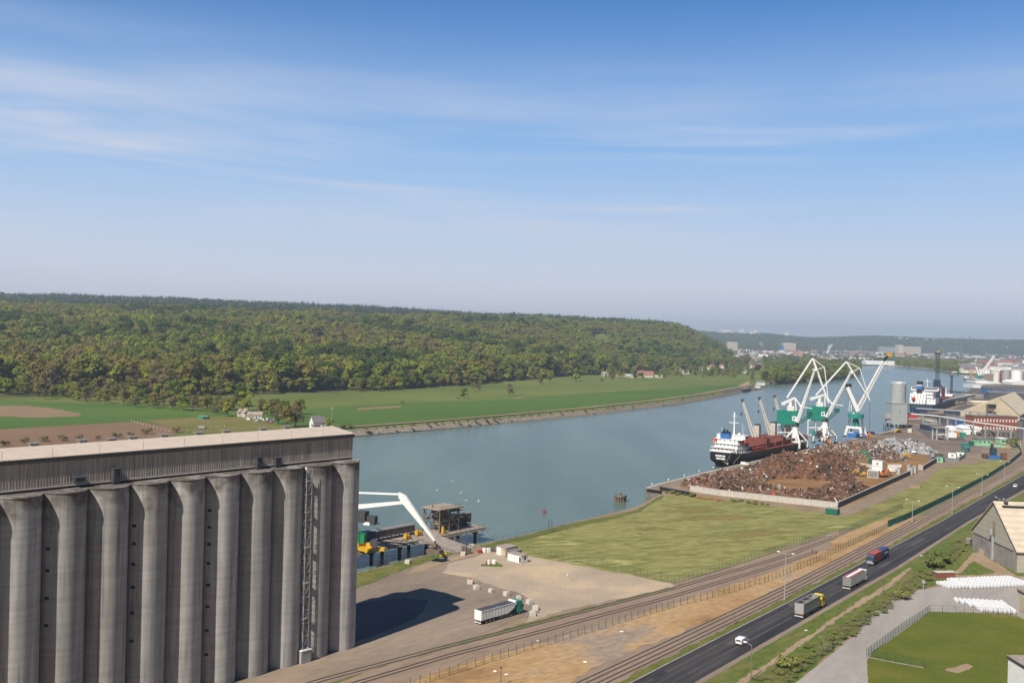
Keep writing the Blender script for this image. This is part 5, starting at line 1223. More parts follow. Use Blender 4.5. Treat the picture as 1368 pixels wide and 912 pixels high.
# containers and cabins
def cabin(label, px, py, az, L, W, H, wall, roof, extra=None, name='site_cabin', cat='cabin'):
    t = thing(name, label, cat, G(px, py), az)     # origin: near corner
    mb = MB(); mb.b2(-W, 0, 0, L, .1, H); mb.build('walls', wall, t)
    mb = MB(); mb.b2(-W-.15, .15, -.15, L+.15, H, H+.15); mb.build('roof', roof, t)
    for (m_, nm, y0, y1, z0, z1, side) in (extra or []):
        mb = MB()
        if side == 'x': mb.b2(-.01, .03, y0, y1, z0, z1)
        else: mb.b2(y0, y1, -.03, .01, z0, z1)
        mb.build(nm, m_, t)
    return t
cabin('white site cabin with a pale brown roof at the corner of the sandy yard', 696, 752.8, 44, 3.2, 6.2, 2.6, 'white_paint', 'jetty_deck', [('dark_grey', 'window', 1.4, 2.3, 1.1, 2.2, 'x'), ('dark_grey', 'door', -.9, -.1, .3, 2.2, 'y'), ('steel', 'joint', -3.15, -3.05, .1, 2.6, 'y')])
cabin('dark brown low shed between the beige container and the white site cabin', 686, 746, 44, 4, 4.5, 2.3, 'brown_grey', 'slate', [('black', 'door', 1, 2.2, .1, 2.0, 'x')], name='shed', cat='shed')
cabin('beige and white long container by the jetty end of the yard', 676, 743.5, 44, 5.5, 4.6, 2.9, 'tan_wall', 'jetty_deck', [('white_paint', 'white_end', -4.5, -2.4, .1, 2.8, 'y'), ('tan_wall', 'door', -2.2, -.3, .2, 2.5, 'y')], name='shipping_container', cat='container')
def junk(name, label, cat, px, py, az, parts):
    t = thing(name, label, cat, G(px, py), az)
    for (nm, m_, prims) in parts:
        mb = MB()
        for p in prims:
            if p[0] == 'b': mb.box(p[1], p[2], p[3] if len(p) > 3 else 0)
            elif p[0] == 'c': mb.cyl(p[1], p[2], p[3], n=12)
            elif p[0] == 'l': mb.bar(p[1], p[2], p[3])
        mb.build(nm, m_, t)
    return t
junk('generator', 'rusty pinkish machine with upright tanks beside the jetty ramp', 'machine', 621, 739.5, 60, [('frame', 'rust_steel', [('b', (0, 0, .5), (2.2, 4.2, .5))]), ('tank', 'brown_grey', [('c', (0, -1, .7), (0, -1, 2.8), .5), ('c', (0, .2, .7), (0, .2, 2.9), .45), ('b', (0, 1.4, 1.3), (1.6, 1.2, 1.2))])])
junk('pallet_stack', 'red and white piled equipment left of the beige container', 'equipment', 647, 737.5, 60, [('red_box', 'red', [('b', (0, -1.8, .5), (1.2, 1.4, 1.0))]), ('white_tank', 'white_paint', [('c', (0, 0, 0), (0, 0, 1.5), .7), ('b', (.3, 1.4, .7), (1.2, 1.2, 1.4))]), ('crate', 'brown_grey', [('b', (0, 3.0, .8), (1.6, 1.6, 1.6))])])
junk('water_tank', 'small white tank with a red valve on the weedy patch of the sandy yard', 'tank', 658, 753, 60, [('tank', 'white_paint', [('c', (0, .6, 0), (0, .6, 1.3), .75), ('c', (0, -1.4, 0), (0, -1.4, 1.5), .4)]), ('valve', 'red', [('c', (0, -2.4, 0), (0, -2.4, 1.1), .2)])])
junk('mooring_float', 'green and yellow float lying on the bank below the grab', 'float', 587, 742.5, 70, [('green_end', 'green_paint', [('b', (0, -1.7, .35), (1.4, 2.4, .7))]), ('yellow_end', 'yellow_bright', [('b', (0, 1.2, .5), (1.6, 2.2, 1.0))])])
junk('debris', 'small pale concrete lump at the corner of the bank beside the ramp', 'rubble', 630, 729.5, 20, [('lump', 'concrete_block', [('b', (0, 0, .4), (1.8, 1.4, .9), .4)]), ('slab', 'concrete', [('b', (1.2, .6, .15), (1.2, 1.0, .3), .9)])])
weeds = junk('weeds', 'small weedy patch around the tank on the sandy yard', 'weeds', 657, 755, 0, [('turf', 'rough_grass', [('b', (0, 0, .06), (7, 3, .05)), ('b', (1, 1, .09), (4, 3, .05), .6)])])

# dolphin, buoy, gulls
t = thing('mooring_dolphin', 'round brown mooring dolphin of clustered piles standing in the river', 'dolphin', G(828.5, 669.5, -4), 0)
mb = MB()
for i in range(12): a = i*math.pi/6; mb.cyl((2.4*math.cos(a), 2.4*math.sin(a), -5), (2.4*math.cos(a), 2.4*math.sin(a), 2.4), .55, n=8)
mb.build('piles', 'rust_steel', t); mb = MB(); mb.cyl((0, 0, 2.4), (0, 0, 3.2), 3.2, n=16); mb.build('cap', 'brown_grey', t)
mb = MB(); mb.cyl((0, 0, 3.2), (0, 0, 3.8), .4); 
for a in range(5): mb.bar((2.6*math.cos(a*1.25), 2.6*math.sin(a*1.25), 3.2), (2.6*math.cos(a*1.25), 2.6*math.sin(a*1.25), 3.9), .25)
mb.build('bollard', 'dark_grey', t)
t = thing('buoy', 'small rusty red mooring buoy floating in the river', 'buoy', G(727, 684, -4), 0)
mb = MB(); mb.cyl((0, 0, -.3), (0, 0, .6), 1.0, n=14); mb.cyl((0, 0, .6), (0, 0, 1.5), .5, .15, n=10); mb.build('float', 'hull_red', t); mb = MB(); mb.cyl((0, 0, 1.5), (0, 0, 2.1), .07, n=5); mb.box((0, 0, 2.1), (.35, .1, .25)); mb.build('ring', 'dark_grey', t)
g0 = None
for (px, py) in ((604.5, 643), (583, 655), (615, 658), (622, 668.5), (639, 669.5)):
    if g0 is None:
        g0 = MB(); g0.blob((0, 0, 0), (.16, .42, .14)); g0.add([(-.1, .1, .05), (-1.1, -.1, .45), (-1.0, -.35, .42), (-.1, -.15, .05)], [(0, 1, 2, 3)]); g0.add([(.1, .1, .05), (1.1, -.1, .45), (1.0, -.35, .42), (.1, -.15, .05)], [(0, 1, 2, 3)])
        g0 = g0.build('gull', 'white_bright'); o = g0; tag(o, 'white gull flying low over the river beyond the jetty', 'gull', 'gulls over the river')
    else: o = g0.copy(); col.objects.link(o)
    w = G(px, py, 2); o.location = w; o.rotation_euler[2] = random.uniform(0, 6)
print('p4 done')
# ================================================================== FENCES, RAILS, LAMPS
def fence(pts, spacing, h, label, post='green_fence', wire='green_fence', net=None, name='mesh_fence', nv=0.0, pw=.09, base=None, rails=(.05, .5, .97), overhang=False):
    L = [Vector((p.x, p.y, 0)) for p in pts]; L = resample(L, spacing); o0 = L[0]
    t = thing(name, label, 'fence', o0, 0)
    mb = MB(); mb.bar((0, 0, -.3), (0, 0, h), pw); p0 = mb.build('post', post, t)
    for i, p in enumerate(L[1:]):
        if i > 97: break
        o = p0.copy(); col.objects.link(o); o.location = p-o0
    mb = MB()
    for a, b in zip(L, L[1:]):
        a, b = a-o0, b-o0
        for f in rails: mb.bar(a+Vector((0, 0, h*f)), b+Vector((0, 0, h*f)), .035)
        if nv:
            n = max(1, int((b-a).length/nv))
            for k in range(1, n): q = a.lerp(b, k/n); mb.bar(q+Vector((0, 0, .05)), q+Vector((0, 0, h*.97)), .022)
    mb.build('wire_mesh', wire, t)
    if net:
        mb = MB()
        for a, b in zip(L, L[1:]): mb.bar(a-o0+Vector((0, 0, h*.48)), b-o0+Vector((0, 0, h*.48)), .04, h*.9)
        mb.build('windbreak_net', net, t)
    if base:
        mb = MB()
        for a, b in zip(L, L[1:]): mb.bar(a-o0+Vector((0, 0, .1)), b-o0+Vector((0, 0, .1)), .3, .25)
        mb.build('kerb', base, t)
    return t
pl = lambda *p: [G(x, y) for x, y in p]
fence(pl((697, 735.5), (760, 748.5), (830, 763), (901, 779)), 2.5, 2.3, 'green mesh fence between the sandy yard and the rough meadow', nv=.55)
fence(pl((901, 779), (960, 762), (1022, 742), (1106, 716)), 2.4, 2.4, 'green mesh fence between the rough meadow and the disused tracks', nv=.55)
fence(pl((1121, 715), (1168, 695), (1206, 678.5)), 2.4, 2.6, 'tall green mesh fence beyond the end of the disused tracks', nv=.45)
fence(pl((666, 725.5), (700, 719), (734, 712), (761, 707)), 2.3, 2.4, 'green mesh fence along the river edge of the meadow', nv=.5)
f = fence(pl((600, 902), (700, 870.5), (800, 841), (900, 811), (944.7, 800.4), (1021.5, 778.4), (1087, 752), (1130, 731.5)), 2.7, 2.2, 'long dark fence between the two groups of railway tracks, with two heavy rails', rails=(.3, .7), pw=.13)
fence(pl((440, 958), (520, 928), (600, 902)), 2.7, 2.2, 'near stretch of the dark railway fence at the bottom edge of the photo', rails=(.3, .7), pw=.13)
fence(pl((1130, 731.5), (1168, 713.7), (1190, 703)), 2.7, 2.3, 'green netted fence stretch joining the railway fence to the tall windbreak', rails=(.3, .7), net=None, pw=.13, nv=.5)
fence(pl((1186, 704), (1206, 696.6), (1240, 680.5), (1275, 663), (1321.5, 638), (1350, 620), (1364.5, 607.6)), 5.0, 3.0, 'long fence covered in green windbreak net along the railway', net='green_net', base='concrete_pale')
fence(pl((1364.5, 607.6), (1362, 600), (1354, 593), (1351, 586)), 5.0, 3.0, 'bright green netted fence turning the corner behind the green huts', net='green_paint')
fence(pl((1160, 875), (1200, 845), (1242, 817)), 2.2, 2.0, 'grey green mesh fence along the driveway side of the lawn', nv=.35)
fence(pl((1242, 817), (1276, 818), (1300, 819), (1350, 822)), 3.0, 2.0, 'sparse mesh fence along the far side of the lawn, before the white bags', nv=.6)
fence(pl((1157.5, 877.5), (1196, 885), (1234, 892)), 2.6, 2.2, 'dark green sliding gate lying across the lawn corner', nv=.3, base='concrete', name='sliding_gate', rails=(.05, .5, .97))
fence(pl((1062, 904), (1106, 872), (1150, 839), (1190, 808), (1216, 787)), 4.5, 1.5, 'low dark wire fence at the foot of the roadside hedge', rails=(.3, .6, .97))
fence(pl((640, 727), (652, 724.5), (664, 722)), 2.3, 2.2, 'short green fence on the bank behind the containers', nv=.5)
t = thing('gate_frame', 'tall dark gate frame at the end of the river fence', 'gate', G(735, 709.5), 70)
mb = MB(); 
for x in (-1.6, 1.6): mb.bar((x, 0, 0), (x, 0, 4.0), .16)
mb.build('uprights', 'dark_grey', t); mb = MB(); mb.bar((-1.6, 0, 4.0), (1.6, 0, 4.0), .12); mb.bar((-1.6, 0, 2), (1.6, 0, 2), .08); mb.build('crossbar', 'dark_grey', t)

def track(pts, label, gauge=1.5, w=.24):
    L = resample([Vector((p.x, p.y, 0)) for p in pts], 12); o0 = Vector(L[0]); t = thing('railway_track', label, 'railway track', o0, 0); t['kind'] = 'structure'
    for s in (-1, 1):
        R_ = offset_line(L, s*gauge/2); mb = MB()
        for a, b in zip(R_, R_[1:]): mb.bar(a-o0+Vector((0, 0, .12)), b-o0+Vector((0, 0, .12)), w, .14)
        mb.build('rail', 'rail_steel', t)
    mb = MB()
    for a, b in zip(L, L[1:]):
        n = 16; d = (b-a).normalized(); nn = Vector((-d.y, d.x, 0))
        for k in range(n): q = a.lerp(b, k/n)-o0; mb.bar(q-nn*1.25+Vector((0, 0, .045)), q+nn*1.25+Vector((0, 0, .045)), .24, .07)
    mb.build('sleepers', 'sleeper', t)
    return t
mat('rail_steel', (.055, .042, .036), (.085, .066, .055), scale=1, rough=.8, metal=0)
mat('sleeper', (.25, .20, .16), (.20, .155, .125), scale=1)
track(pl((330, 940), (430, 908), (600, 862.5), (700, 837), (800, 811), (900, 785.5), (1050, 742.5), (1113, 718.5)), 'upper disused railway track beside the meadow fence')
track(pl((380, 946), (480, 911), (600, 875.5), (700, 849.5), (800, 822.5), (900, 796), (1021, 760), (1087, 738.5)), 'lower disused railway track ending at a buffer stop beside the dark fence')
B1 = pl((650, 977), (777, 912), (888, 860.5), (1050, 784), (1171, 722), (1206, 703.5), (1290, 657), (1368, 614), (1480, 550))
track(B1, 'railway track running beside the main road, on the meadow side')
track(offset_line(B1, -3.3), 'railway track running beside the main road, on the road side')
t = junk('buffer_stop', 'small rusty buffer stop at the end of the lower disused track', 'buffer stop', 1088, 738.5, 40, [('beam', 'rust_steel', [('b', (0, 0, .9), (2.4, .3, .35))]), ('frame', 'rust_steel', [('l', (-.8, 0, 0), (-.8, 0, 1), .2), ('l', (.8, 0, 0), (.8, 0, 1), .2), ('l', (-.8, 0, 1), (-.8, -1.6, 0), .15), ('l', (.8, 0, 1), (.8, -1.6, 0), .15)])])
junk('debris', 'scattered scrap heap at the end of the upper disused track', 'debris', 1111, 717, 40, [('lump', 'brown_grey', [('b', (0, 0, .3), (2.6, .5, .5), .3), ('b', (1, 1.4, .25), (1.6, .4, .5), 1.1)]), ('slab', 'concrete_block', [('b', (-1.5, 1, .2), (1.5, .8, .4), .2)])])

def lamp(label, px, py, top, arms=2, az=37, name='street_lamp', wood=False, reach=1.9):
    g = G(px, py); h = HZ(g, px+(py-top)*.026, top); t = thing(name, label, 'street lamp', g, az)
    mb = MB(); mb.cyl((0, 0, 0), (0, 0, h), .17, .09, 8); mb.cyl((0, 0, 0), (0, 0, .8), .26, n=8); mb.build('pole', 'wood_pole' if wood else 'galvanised', t)
    for s in ((-1, 1) if arms == 2 else (1,)):
        mb = MB(); mb.bar((0, 0, h-.1), (s*reach, 0, h+.35), .08); mb.build('arm', 'galvanised', t)
        mb = MB(); mb.extx([(-.18, h+.32), (.18, h+.32), (.12, h+.48), (-.12, h+.48)], s*reach-.1 if s > 0 else s*reach-.7, s*reach+.7 if s > 0 else s*reach+.1); mb.build('lamp_head', 'white_bright', t)
    return t
lamp('tall double armed street lamp beside the tracks, level with the yellow cab lorry', 1048, 801, 739.5, az=37)
lamp('double armed street lamp beside the start of the green windbreak net', 1218.6, 697, 669, az=37, reach=2.2)
lamp('double armed street lamp halfway along the green windbreak net', 1271.8, 686, 651, az=37, reach=2.2)
lamp('double armed street lamp right of the middle of the windbreak net', 1311.5, 662, 634, az=37, reach=2.2)
lamp('double armed street lamp furthest along the road, at the right', 1341.7, 640, 617, az=37, reach=2.0)
lamp('single armed slim street lamp on the verge beside the white van', 1003, 907, 861, arms=1, az=215, wood=True, reach=1.2)
lamp('double armed street lamp standing behind the big gabled hangar roof', 1334.5, 706, 666, az=80, reach=2.2)
def pole(label, px, py, top, m='wood_pole', extra=None):
    g = G(px, py); h = HZ(g, px, top); t = thing('post', label, 'post', g, 37); mb = MB(); mb.cyl((0, 0, -.2), (0, 0, h), .13, .09, 7); mb.build('shaft', m, t)
    mb = MB(); mb.box((0, 0, h-.15), (.5, .12, .3)) if not extra else mb.box((0, 0, h-.35), extra); mb.build('plate', 'dark_grey' if not extra else 'galvanised', t)
pole('wooden post in the dry grass at the bottom of the photo', 668.6, 916, 890.5)
pole('short wooden post on the green verge between the tracks and the van', 980.5, 834, 817.5)
pole('thin wooden post on the verge right of the yellow cab lorry', 1179.6, 796, 776)
pole('thin post on the grassy bank beside the sandy ditch', 1104, 845.5, 836)
pole('dark short post in the hedge beside the driveway', 1111.5, 867, 855, 'dark_grey')
pole('grey sign post beside the driveway bend', 1233.5, 787.5, 775, 'galvanised', (.9, .1, .9))
pole('white pole in the dry grass behind the green corner fence', 1363, 599, 588, 'white_paint')
for (px, py, s) in ((757, 768, .5), (829.5, 843.5, .6), (660, 896.5, .5), (675, 901, .45), (1076, 842, .5), (780.5, 884, .6), (718, 856, .4), (1230, 742, .5)):
    t = thing('litter', 'small pale scrap of litter lying in the dry grass', 'litter', G(px, py, .06), random.uniform(0, 90), 'litter in the dry grass')
    mb = MB(); mb.box((0, 0, .12), (s*.9, s*.7, .18), taper=.7); mb.add([(0, 0, .28), (s, .1, .1), (s*.9, .5, .12), (.1, .4, .3)], [(0, 1, 2, 3)]); mb.build('sheet', 'white_paint', t)

# ================================================================== BIG BAGS
bag0 = None
def bag_tree():
    t = thing('bulk_bag', 'white full bulk bag standing in the long block of bags before the hangar', 'bulk bag', (0, 0, 0), 0, 'bulk bags in the long block')
    mb = MB(); n = 10
    prof = [(.0, .50), (.15, .60), (.55, .66), (.95, .60), (1.1, .45), (1.18, .18)]
    vs = []; 
    for (z, r) in prof:
        for i in range(n):
            a = 2*math.pi*i/n; sq = 1/max(abs(math.cos(a)), abs(math.sin(a)))**.5; vs.append((r*sq*math.cos(a)*.93, r*sq*math.sin(a)*.93, z))
    fs = [(k*n+i, k*n+(i+1) % n, (k+1)*n+(i+1) % n, (k+1)*n+i) for k in range(len(prof)-1) for i in range(n)]+[tuple(range(len(vs)-n, len(vs)))]
    mb.add(vs, fs); mb.build('bag', 'bag', t, smooth=True)
    mb = MB()
    mb.bar((-.4, 0, 1.12), (0, 0, 1.32), .07); mb.bar((0, 0, 1.32), (.4, 0, 1.12), .07)
    mb.build('loops', 'white_bright', t)
    return t
bag0 = bag_tree(); used_bag = False
def put_bag(p, label, group):
    global used_bag
    if not used_bag: used_bag = True; bag0.location = p; bag0.rotation_euler[2] = random.uniform(-.2, .2); return
    copy_tree(bag0, p, az=random.uniform(-12, 12), scale=(1, 1, random.uniform(.93, 1.07)), label=label, group=group)
A, B = G(1297, 786.3), G(1380, 782.5); ax = (B-A).normalized(); ay = Vector((-ax.y, ax.x, 0)); n = int((B-A).length/1.27)
for j in range(8):
    for i in range(-1, n):
        if i == -1 and j < 1: continue
        put_bag(A+ax*(i*1.27+(j % 2)*.1)+ay*(j*1.27)+Vector((random.uniform(-.08, .08), random.uniform(-.08, .08), .07)), 'white full bulk bag standing in the long block of bags before the hangar', 'bulk bags in the long block')
A2 = G(1277, 786); 
for j in range(2, 7):
    for i in range(-2, 4): put_bag(A2+ax*(i*1.27)+ay*((j-2)*1.27)+Vector((0, 0, .07)), 'white full bulk bag standing at the ragged left end of the long block of bags', 'bulk bags at the left end of the long block')
A, B = G(1311, 817.3), G(1357, 820); ax = (B-A).normalized(); ay = Vector((-ax.y, ax.x, 0)); n = int((B-A).length/1.27)+1
for j in range(9):
    for i in range(-3, n):
        if i < 0 and j < 2-i*1.6: continue
        put_bag(A+ax*(i*1.27)+ay*(j*1.27)+Vector((random.uniform(-.08, .08), random.uniform(-.08, .08), .07)), 'white full bulk bag standing in the shorter block of bags beside the lawn', 'bulk bags in the short block')

# ================================================================== RIGHT FOREGROUND BUILDINGS
HB0, HB1 = G(1298.7, 733.7), G(1358.6, 764.4); hv = (HB0-HB1); hw_ = hv.length/2; hc = (HB0+HB1)/2; haz = math.degrees(math.atan2(hv.x, hv.y))
print('hangar', HB0, HB1, haz)
hg = thing('storage_hangar', 'big beige storage hangar with a steep gable end and pale ribbed roof', 'hangar', (hc.x, hc.y, 0), haz)   # +Y to the left base corner, +X away
ez, rz_ = 7.4, 20.6; LH = 60
mb = MB(); mb.extx([(-hw_, 0), (hw_, 0), (hw_, ez), (0, rz_), (-hw_, ez)], 0, LH); mb.build('walls', 'hangar_wall', hg)
for s in (-1, 1):
    mb = MB(); sl = (rz_-ez)/hw_; mb.extx([(s*(hw_+.9), ez-.9*sl+.15), (s*.0, rz_+.15), (s*.0, rz_+.4), (s*(hw_+.9), ez-.9*sl+.4)], -.7, LH); mb.build('roof', 'hangar_roof', hg)
mb = MB(); mb.extx([(-2.6, rz_-2.6*sl+.42), (-1.9, rz_-1.9*sl+.42), (-1.9, rz_-1.9*sl+.7), (-2.6, rz_-2.6*sl+.7)], 1.5, LH); mb.build('ridge_duct', 'black', hg)
mb = MB(); mb.b2(-.22, -.02, -hw_+2.6, hw_-1.4, 6.4, 6.62); mb.build('sill_band', 'dark_grey', hg)
mb = MB(); mb.b2(-.12, -.01, -hw_+.2, hw_-.2, .0, 6.3); mb.build('lower_wall', 'concrete', hg)
mb = MB(); mb.b2(-.9, -.25, -.5, .3, .2, 11.5); mb.b2(-1.5, -.3, -.2, 1.0, 9, 11.0); mb.build('downpipe', 'grey_paint', hg); mb = MB(); mb.b2(-.8, -.3, -.9, -.5, 9, 14.0); mb.build('duct', 'brown_grey', hg)
mb = MB(); mb.box((3.2, 3.6*0-1.2, rz_+.1), (1.2, .8, 1.0)); mb.build('roof_hatch', 'dark_grey', hg)
mb = MB(); mb.box((-.15, 7.0*0+9.6, .9), (.3, 3.4, 1.8)); mb.build('side_door', 'tan_wall', hg)
mb = MB(); mb.extx([(-11, rz_-11*sl+.43), (-7.5, rz_-7.5*sl+.43), (-7.5, rz_-7.5*sl+.5), (-11, rz_-11*sl+.5)], 16, 20); mb.build('roof_patch', 'path_tan', hg)
c2 = G(1358.6, 822); b2_ = thing('warehouse', 'low building with a yellowish wall and brown roof at the right edge, beside the bags', 'warehouse', (c2.x, c2.y, 0), 0)
zt = HZ(c2, 1359, 787); mb = MB(); mb.b2(0, 30, -22, 0, 0, zt); mb.build('walls', 'concrete_pale', b2_); mb = MB(); mb.b2(-.25, 30, -22.3, .25, zt, zt+.35); mb.build('roof', 'jetty_deck', b2_)
mb = MB(); mb.b2(-.08, -.01, -21.5, -1.2, zt*.28, zt*.86); mb.build('wall_panel', 'tan_wall', b2_); mb = MB(); mb.b2(-.14, -.02, -22, 0, zt-.5, zt-.02); mb.build('fascia', 'dark_grey', b2_)
c3 = G(1347, 874.5, 9.5); b3_ = thing('warehouse', 'white walled building with a brown roof in the bottom right corner', 'warehouse', (c3.x, c3.y, 0), -2)
mb = MB(); mb.b2(0, 25, -30, 0, 0, 9.0); mb.build('walls', 'white_paint', b3_); mb = MB(); mb.b2(-.2, 25, -30, .2, 9.26, 9.5); mb.build('roof', 'jetty_deck', b3_); mb = MB(); mb.b2(-.24, 25, -30, .24, 8.9, 9.25); mb.build('fascia', 'black', b3_)
junk('concrete_bunker', 'low brown brick block beside the roadside hedge and the bags', 'shed', 1262, 771, 80, [('walls', 'brick', [('b', (0, 0, .9), (2.0, 6.5, 1.8))]), ('roof', 'concrete_block', [('b', (0, 0, 1.9), (2.4, 7.0, .2))])])
junk('signal_cabinet', 'grey cabinet standing by the hangar corner at the end of the hedge', 'cabinet', 1294, 728, 40, [('body', 'brown_grey', [('b', (0, 0, 1.2), (1.6, 1.8, 2.4))]), ('lid', 'galvanised', [('b', (0, 0, 2.5), (1.8, 2.0, .15))])])
print('p5 done')
# ================================================================== SCRAP YARD
mat('scrap_rust', (.225, .112, .06), (.12, .06, .035), scale=.6, rough=.95, fine=(3, .3), c3=(.055, .035, .026), scale3=.13, lo3=.48, hi3=.66)  # rust, plus dark noise patches painted in as shadows between the pieces
mat('scrap_brown', (.185, .115, .078), (.085, .055, .04), scale=.6, rough=.95, c3=(.05, .036, .028), scale3=.16, lo3=.46, hi3=.64)  # brown scrap with painted shadow patches over its own colour
mat('scrap_grey', (.36, .34, .33), (.24, .23, .225), scale=.6, rough=.7)
mat('scrap_pale', (.60, .55, .50), (.45, .42, .39), scale=.6, rough=.7)
mat('scrap_silver', (.50, .51, .53), (.33, .34, .36), scale=.6, rough=.45, metal=.3)
def heap(label, peaks, seed, nfrag, palette, weights, base='scrap_rust', size=(.22, .85)):
    """peaks: (px, py, rx, ry, az, h) cones merged into one mound, covered in loose pieces"""
    rs_ = np.random.RandomState(seed); pk = []
    for (px, py, rx, ry, az, h) in peaks:
        g = G(px, py); pk.append((g.x, g.y, rx, ry, math.radians(az), h))
    x0 = min(p[0]-max(p[2], p[3]) for p in pk); x1 = max(p[0]+max(p[2], p[3]) for p in pk); y0 = min(p[1]-max(p[2], p[3]) for p in pk); y1 = max(p[1]+max(p[2], p[3]) for p in pk)
    def H(x, y):
        h = np.full(np.shape(x), -1.0)
        for (cx, cy, rx, ry, a, hh) in pk:
            dx, dy = x-cx, y-cy; u = dx*math.sin(a)+dy*math.cos(a); v = dx*math.cos(a)-dy*math.sin(a)
            r = np.sqrt((u/ry)**2+(v/rx)**2); h = np.maximum(h, hh*(1-np.clip(r, 0, 1.1)**1.35))
        return h+np.where(h > -.4, .8*np.sin(x*.31+np.sin(y*.23)*2)*np.cos(y*.27)+.6*np.sin(x*.55+np.sin(y*.4)*2)*np.cos(y*.47)+.35*np.sin(x*1.3+y*.9)+.3*np.sin(y*1.7-x*.6), 0)
    st = 1.1; xs = np.arange(x0, x1+st, st); ys = np.arange(y0, y1+st, st); X, Y = np.meshgrid(xs, ys)
    Z = H(X, Y)+rs_.uniform(-.25, .25, X.shape); Z = np.where(Z < -.2, -.3, Z)
    cx, cy = pk[0][0], pk[0][1]; t = thing('scrap_heap', label, 'scrap heap', (cx, cy, 0), 0)
    nx = len(xs); vs = [(float(a-cx), float(b-cy), float(c)) for a, b, c in zip(X.ravel(), Y.ravel(), Z.ravel())]
    fs = []
    for j in range(len(ys)-1):
        for i in range(nx-1):
            if max(Z[j, i], Z[j, i+1], Z[j+1, i], Z[j+1, i+1]) > -.15: k = j*nx+i; fs.append((k, k+1, k+nx+1, k+nx))
    mb = MB(); mb.add(vs, fs); mb.build('mound', base, t)
    V = []; F = []; MI = []; n = 0
    while n < nfrag:
        x = rs_.uniform(x0, x1, 4000); y = rs_.uniform(y0, y1, 4000); z = H(x, y); ok = z > .05
        for a, b, c in zip(x[ok], y[ok], z[ok]):
            if n >= nfrag: break
            s = rs_.uniform(*size)*(1 if rs_.uniform() > .07 else rs_.uniform(1.8, 3.6)); d = np.array([s, s*rs_.uniform(.15, .7), s*rs_.uniform(.05, .35)])/1.6
            q = rs_.normal(size=(3, 3)); q, _ = np.linalg.qr(q); o = len(V); ctr = np.array([a-cx, b-cy, c+s*.12])
            for k in range(8): V.append(tuple(ctr+q@(d*np.array([(-1, 1)[k & 1], (-1, 1)[k >> 1 & 1], (-1, 1)[k >> 2 & 1]]))))
            F += [(o, o+1, o+3, o+2), (o+4, o+6, o+7, o+5), (o, o+4, o+5, o+1), (o+2, o+3, o+7, o+6), (o, o+2, o+6, o+4), (o+1, o+5, o+7, o+3)]
            MI += [int(rs_.choice(len(palette), p=weights))]*6; n += 1
    mb = MB(); mb.v = V; mb.f = F; mb.mi = MI; o = mb.build('metal_scrap', palette, t); o['kind'] = 'stuff'
    return t
PAL = ['scrap_rust', 'scrap_brown', 'scrap_grey', 'scrap_pale', 'container_red']
heap('low rusty scrap heap spreading along the left end of the white yard wall', [(948, 648, 13, 16, 38, 5), (975, 652, 13, 13, 120, 5.5), (1008, 656, 10, 14, 130, 4.5), (1045, 663, 8, 14, 130, 3.5), (975, 643, 12, 16, 38, 5.5), (1005, 640, 10, 14, 60, 4.5)], 1, 9000, PAL, [.49, .38, .075, .045, .01])
heap('tall brown scrap mountain in the middle of the scrap yard, in front of the cranes', [(1078, 630, 25, 32, 60, 10.0), (1105, 622, 22, 24, 60, 8.6), (1035, 633, 20, 26, 60, 7), (1095, 636, 18, 18, 110, 5.5), (1055, 622, 18, 22, 40, 8.5), (1130, 626, 15, 15, 110, 5)], 2, 15000, PAL, [.52, .415, .045, .017, .003])
heap('smaller rusty scrap heap by the dark side wall corner of the yard', [(1122, 659, 10, 17, 38, 6.5), (1107, 667, 9, 12, 38, 5), (1086, 664, 9, 13, 110, 4), (1138, 652, 8, 12, 38, 4.5)], 3, 6000, PAL, [.49, .40, .065, .04, .005])
heap('greyish mixed scrap heap at the back of the yard, left of the silver one', [(1145, 607, 24, 28, 60, 7.2), (1120, 607, 22, 24, 60, 6.5), (1172, 612, 18, 20, 100, 5), (1165, 603, 16, 20, 40, 6)], 4, 10000, PAL, [.30, .32, .25, .12, .01])
heap('shiny silver scrap heap at the back right of the scrap yard', [(1206, 602, 19, 24, 60, 7.8), (1222, 604, 11, 15, 110, 7.5), (1192, 598, 15, 18, 60, 6)], 5, 7500, ['scrap_silver', 'scrap_grey', 'scrap_pale', 'dark_grey'], [.40, .22, .12, .26], base='scrap_grey')
def wall(label, pts, h, m, th=.4, name='concrete_wall', cap=None, joints=None):
    L = pts; o0 = L[0]; t = thing(name, label, 'wall', o0, 0); mb = MB()
    for a, b in zip(L, L[1:]): mb.bar(a-o0+Vector((0, 0, h/2)), b-o0+Vector((0, 0, h/2)), th, h)
    mb.build('panel', m, t)
    mb = MB()
    for a, b in zip(L, L[1:]): mb.bar(a-o0+Vector((0, 0, h+.08)), b-o0+Vector((0, 0, h+.08)), th+.15, .16)
    mb.build('coping', cap or m, t)
    Ls = resample(L, 4.0); mb = MB()
    for p in Ls[1:-1]: mb.box((p.x-o0.x, p.y-o0.y, h/2), (th+.1, th+.1, h-.02), math.radians(-40))
    if len(Ls) > 2: mb.build('pilasters', m, t)
    return t
wall('long white concrete wall along the front of the scrap yard', [G(922, 655.5), G(960, 661.5), G(1119, 679)], 2.7, 'concrete_pale')
wall('long dark concrete wall along the side road of the scrap yard', [G(1119.5, 678.6), G(1170, 655.5), G(1219, 633)], 2.6, 'dark_wall' if 'dark_wall' in M else 'grey_paint', cap='concrete_pale') if False else None
mat('dark_wall', (.12, .12, .13), (.085, .085, .095), scale=.5, fine=(2, .1))
wall('long dark concrete wall along the side road of the scrap yard', [G(1119.8, 678.2), G(1170, 655.2), G(1219, 632.8)], 2.6, 'dark_wall', cap='concrete_pale')
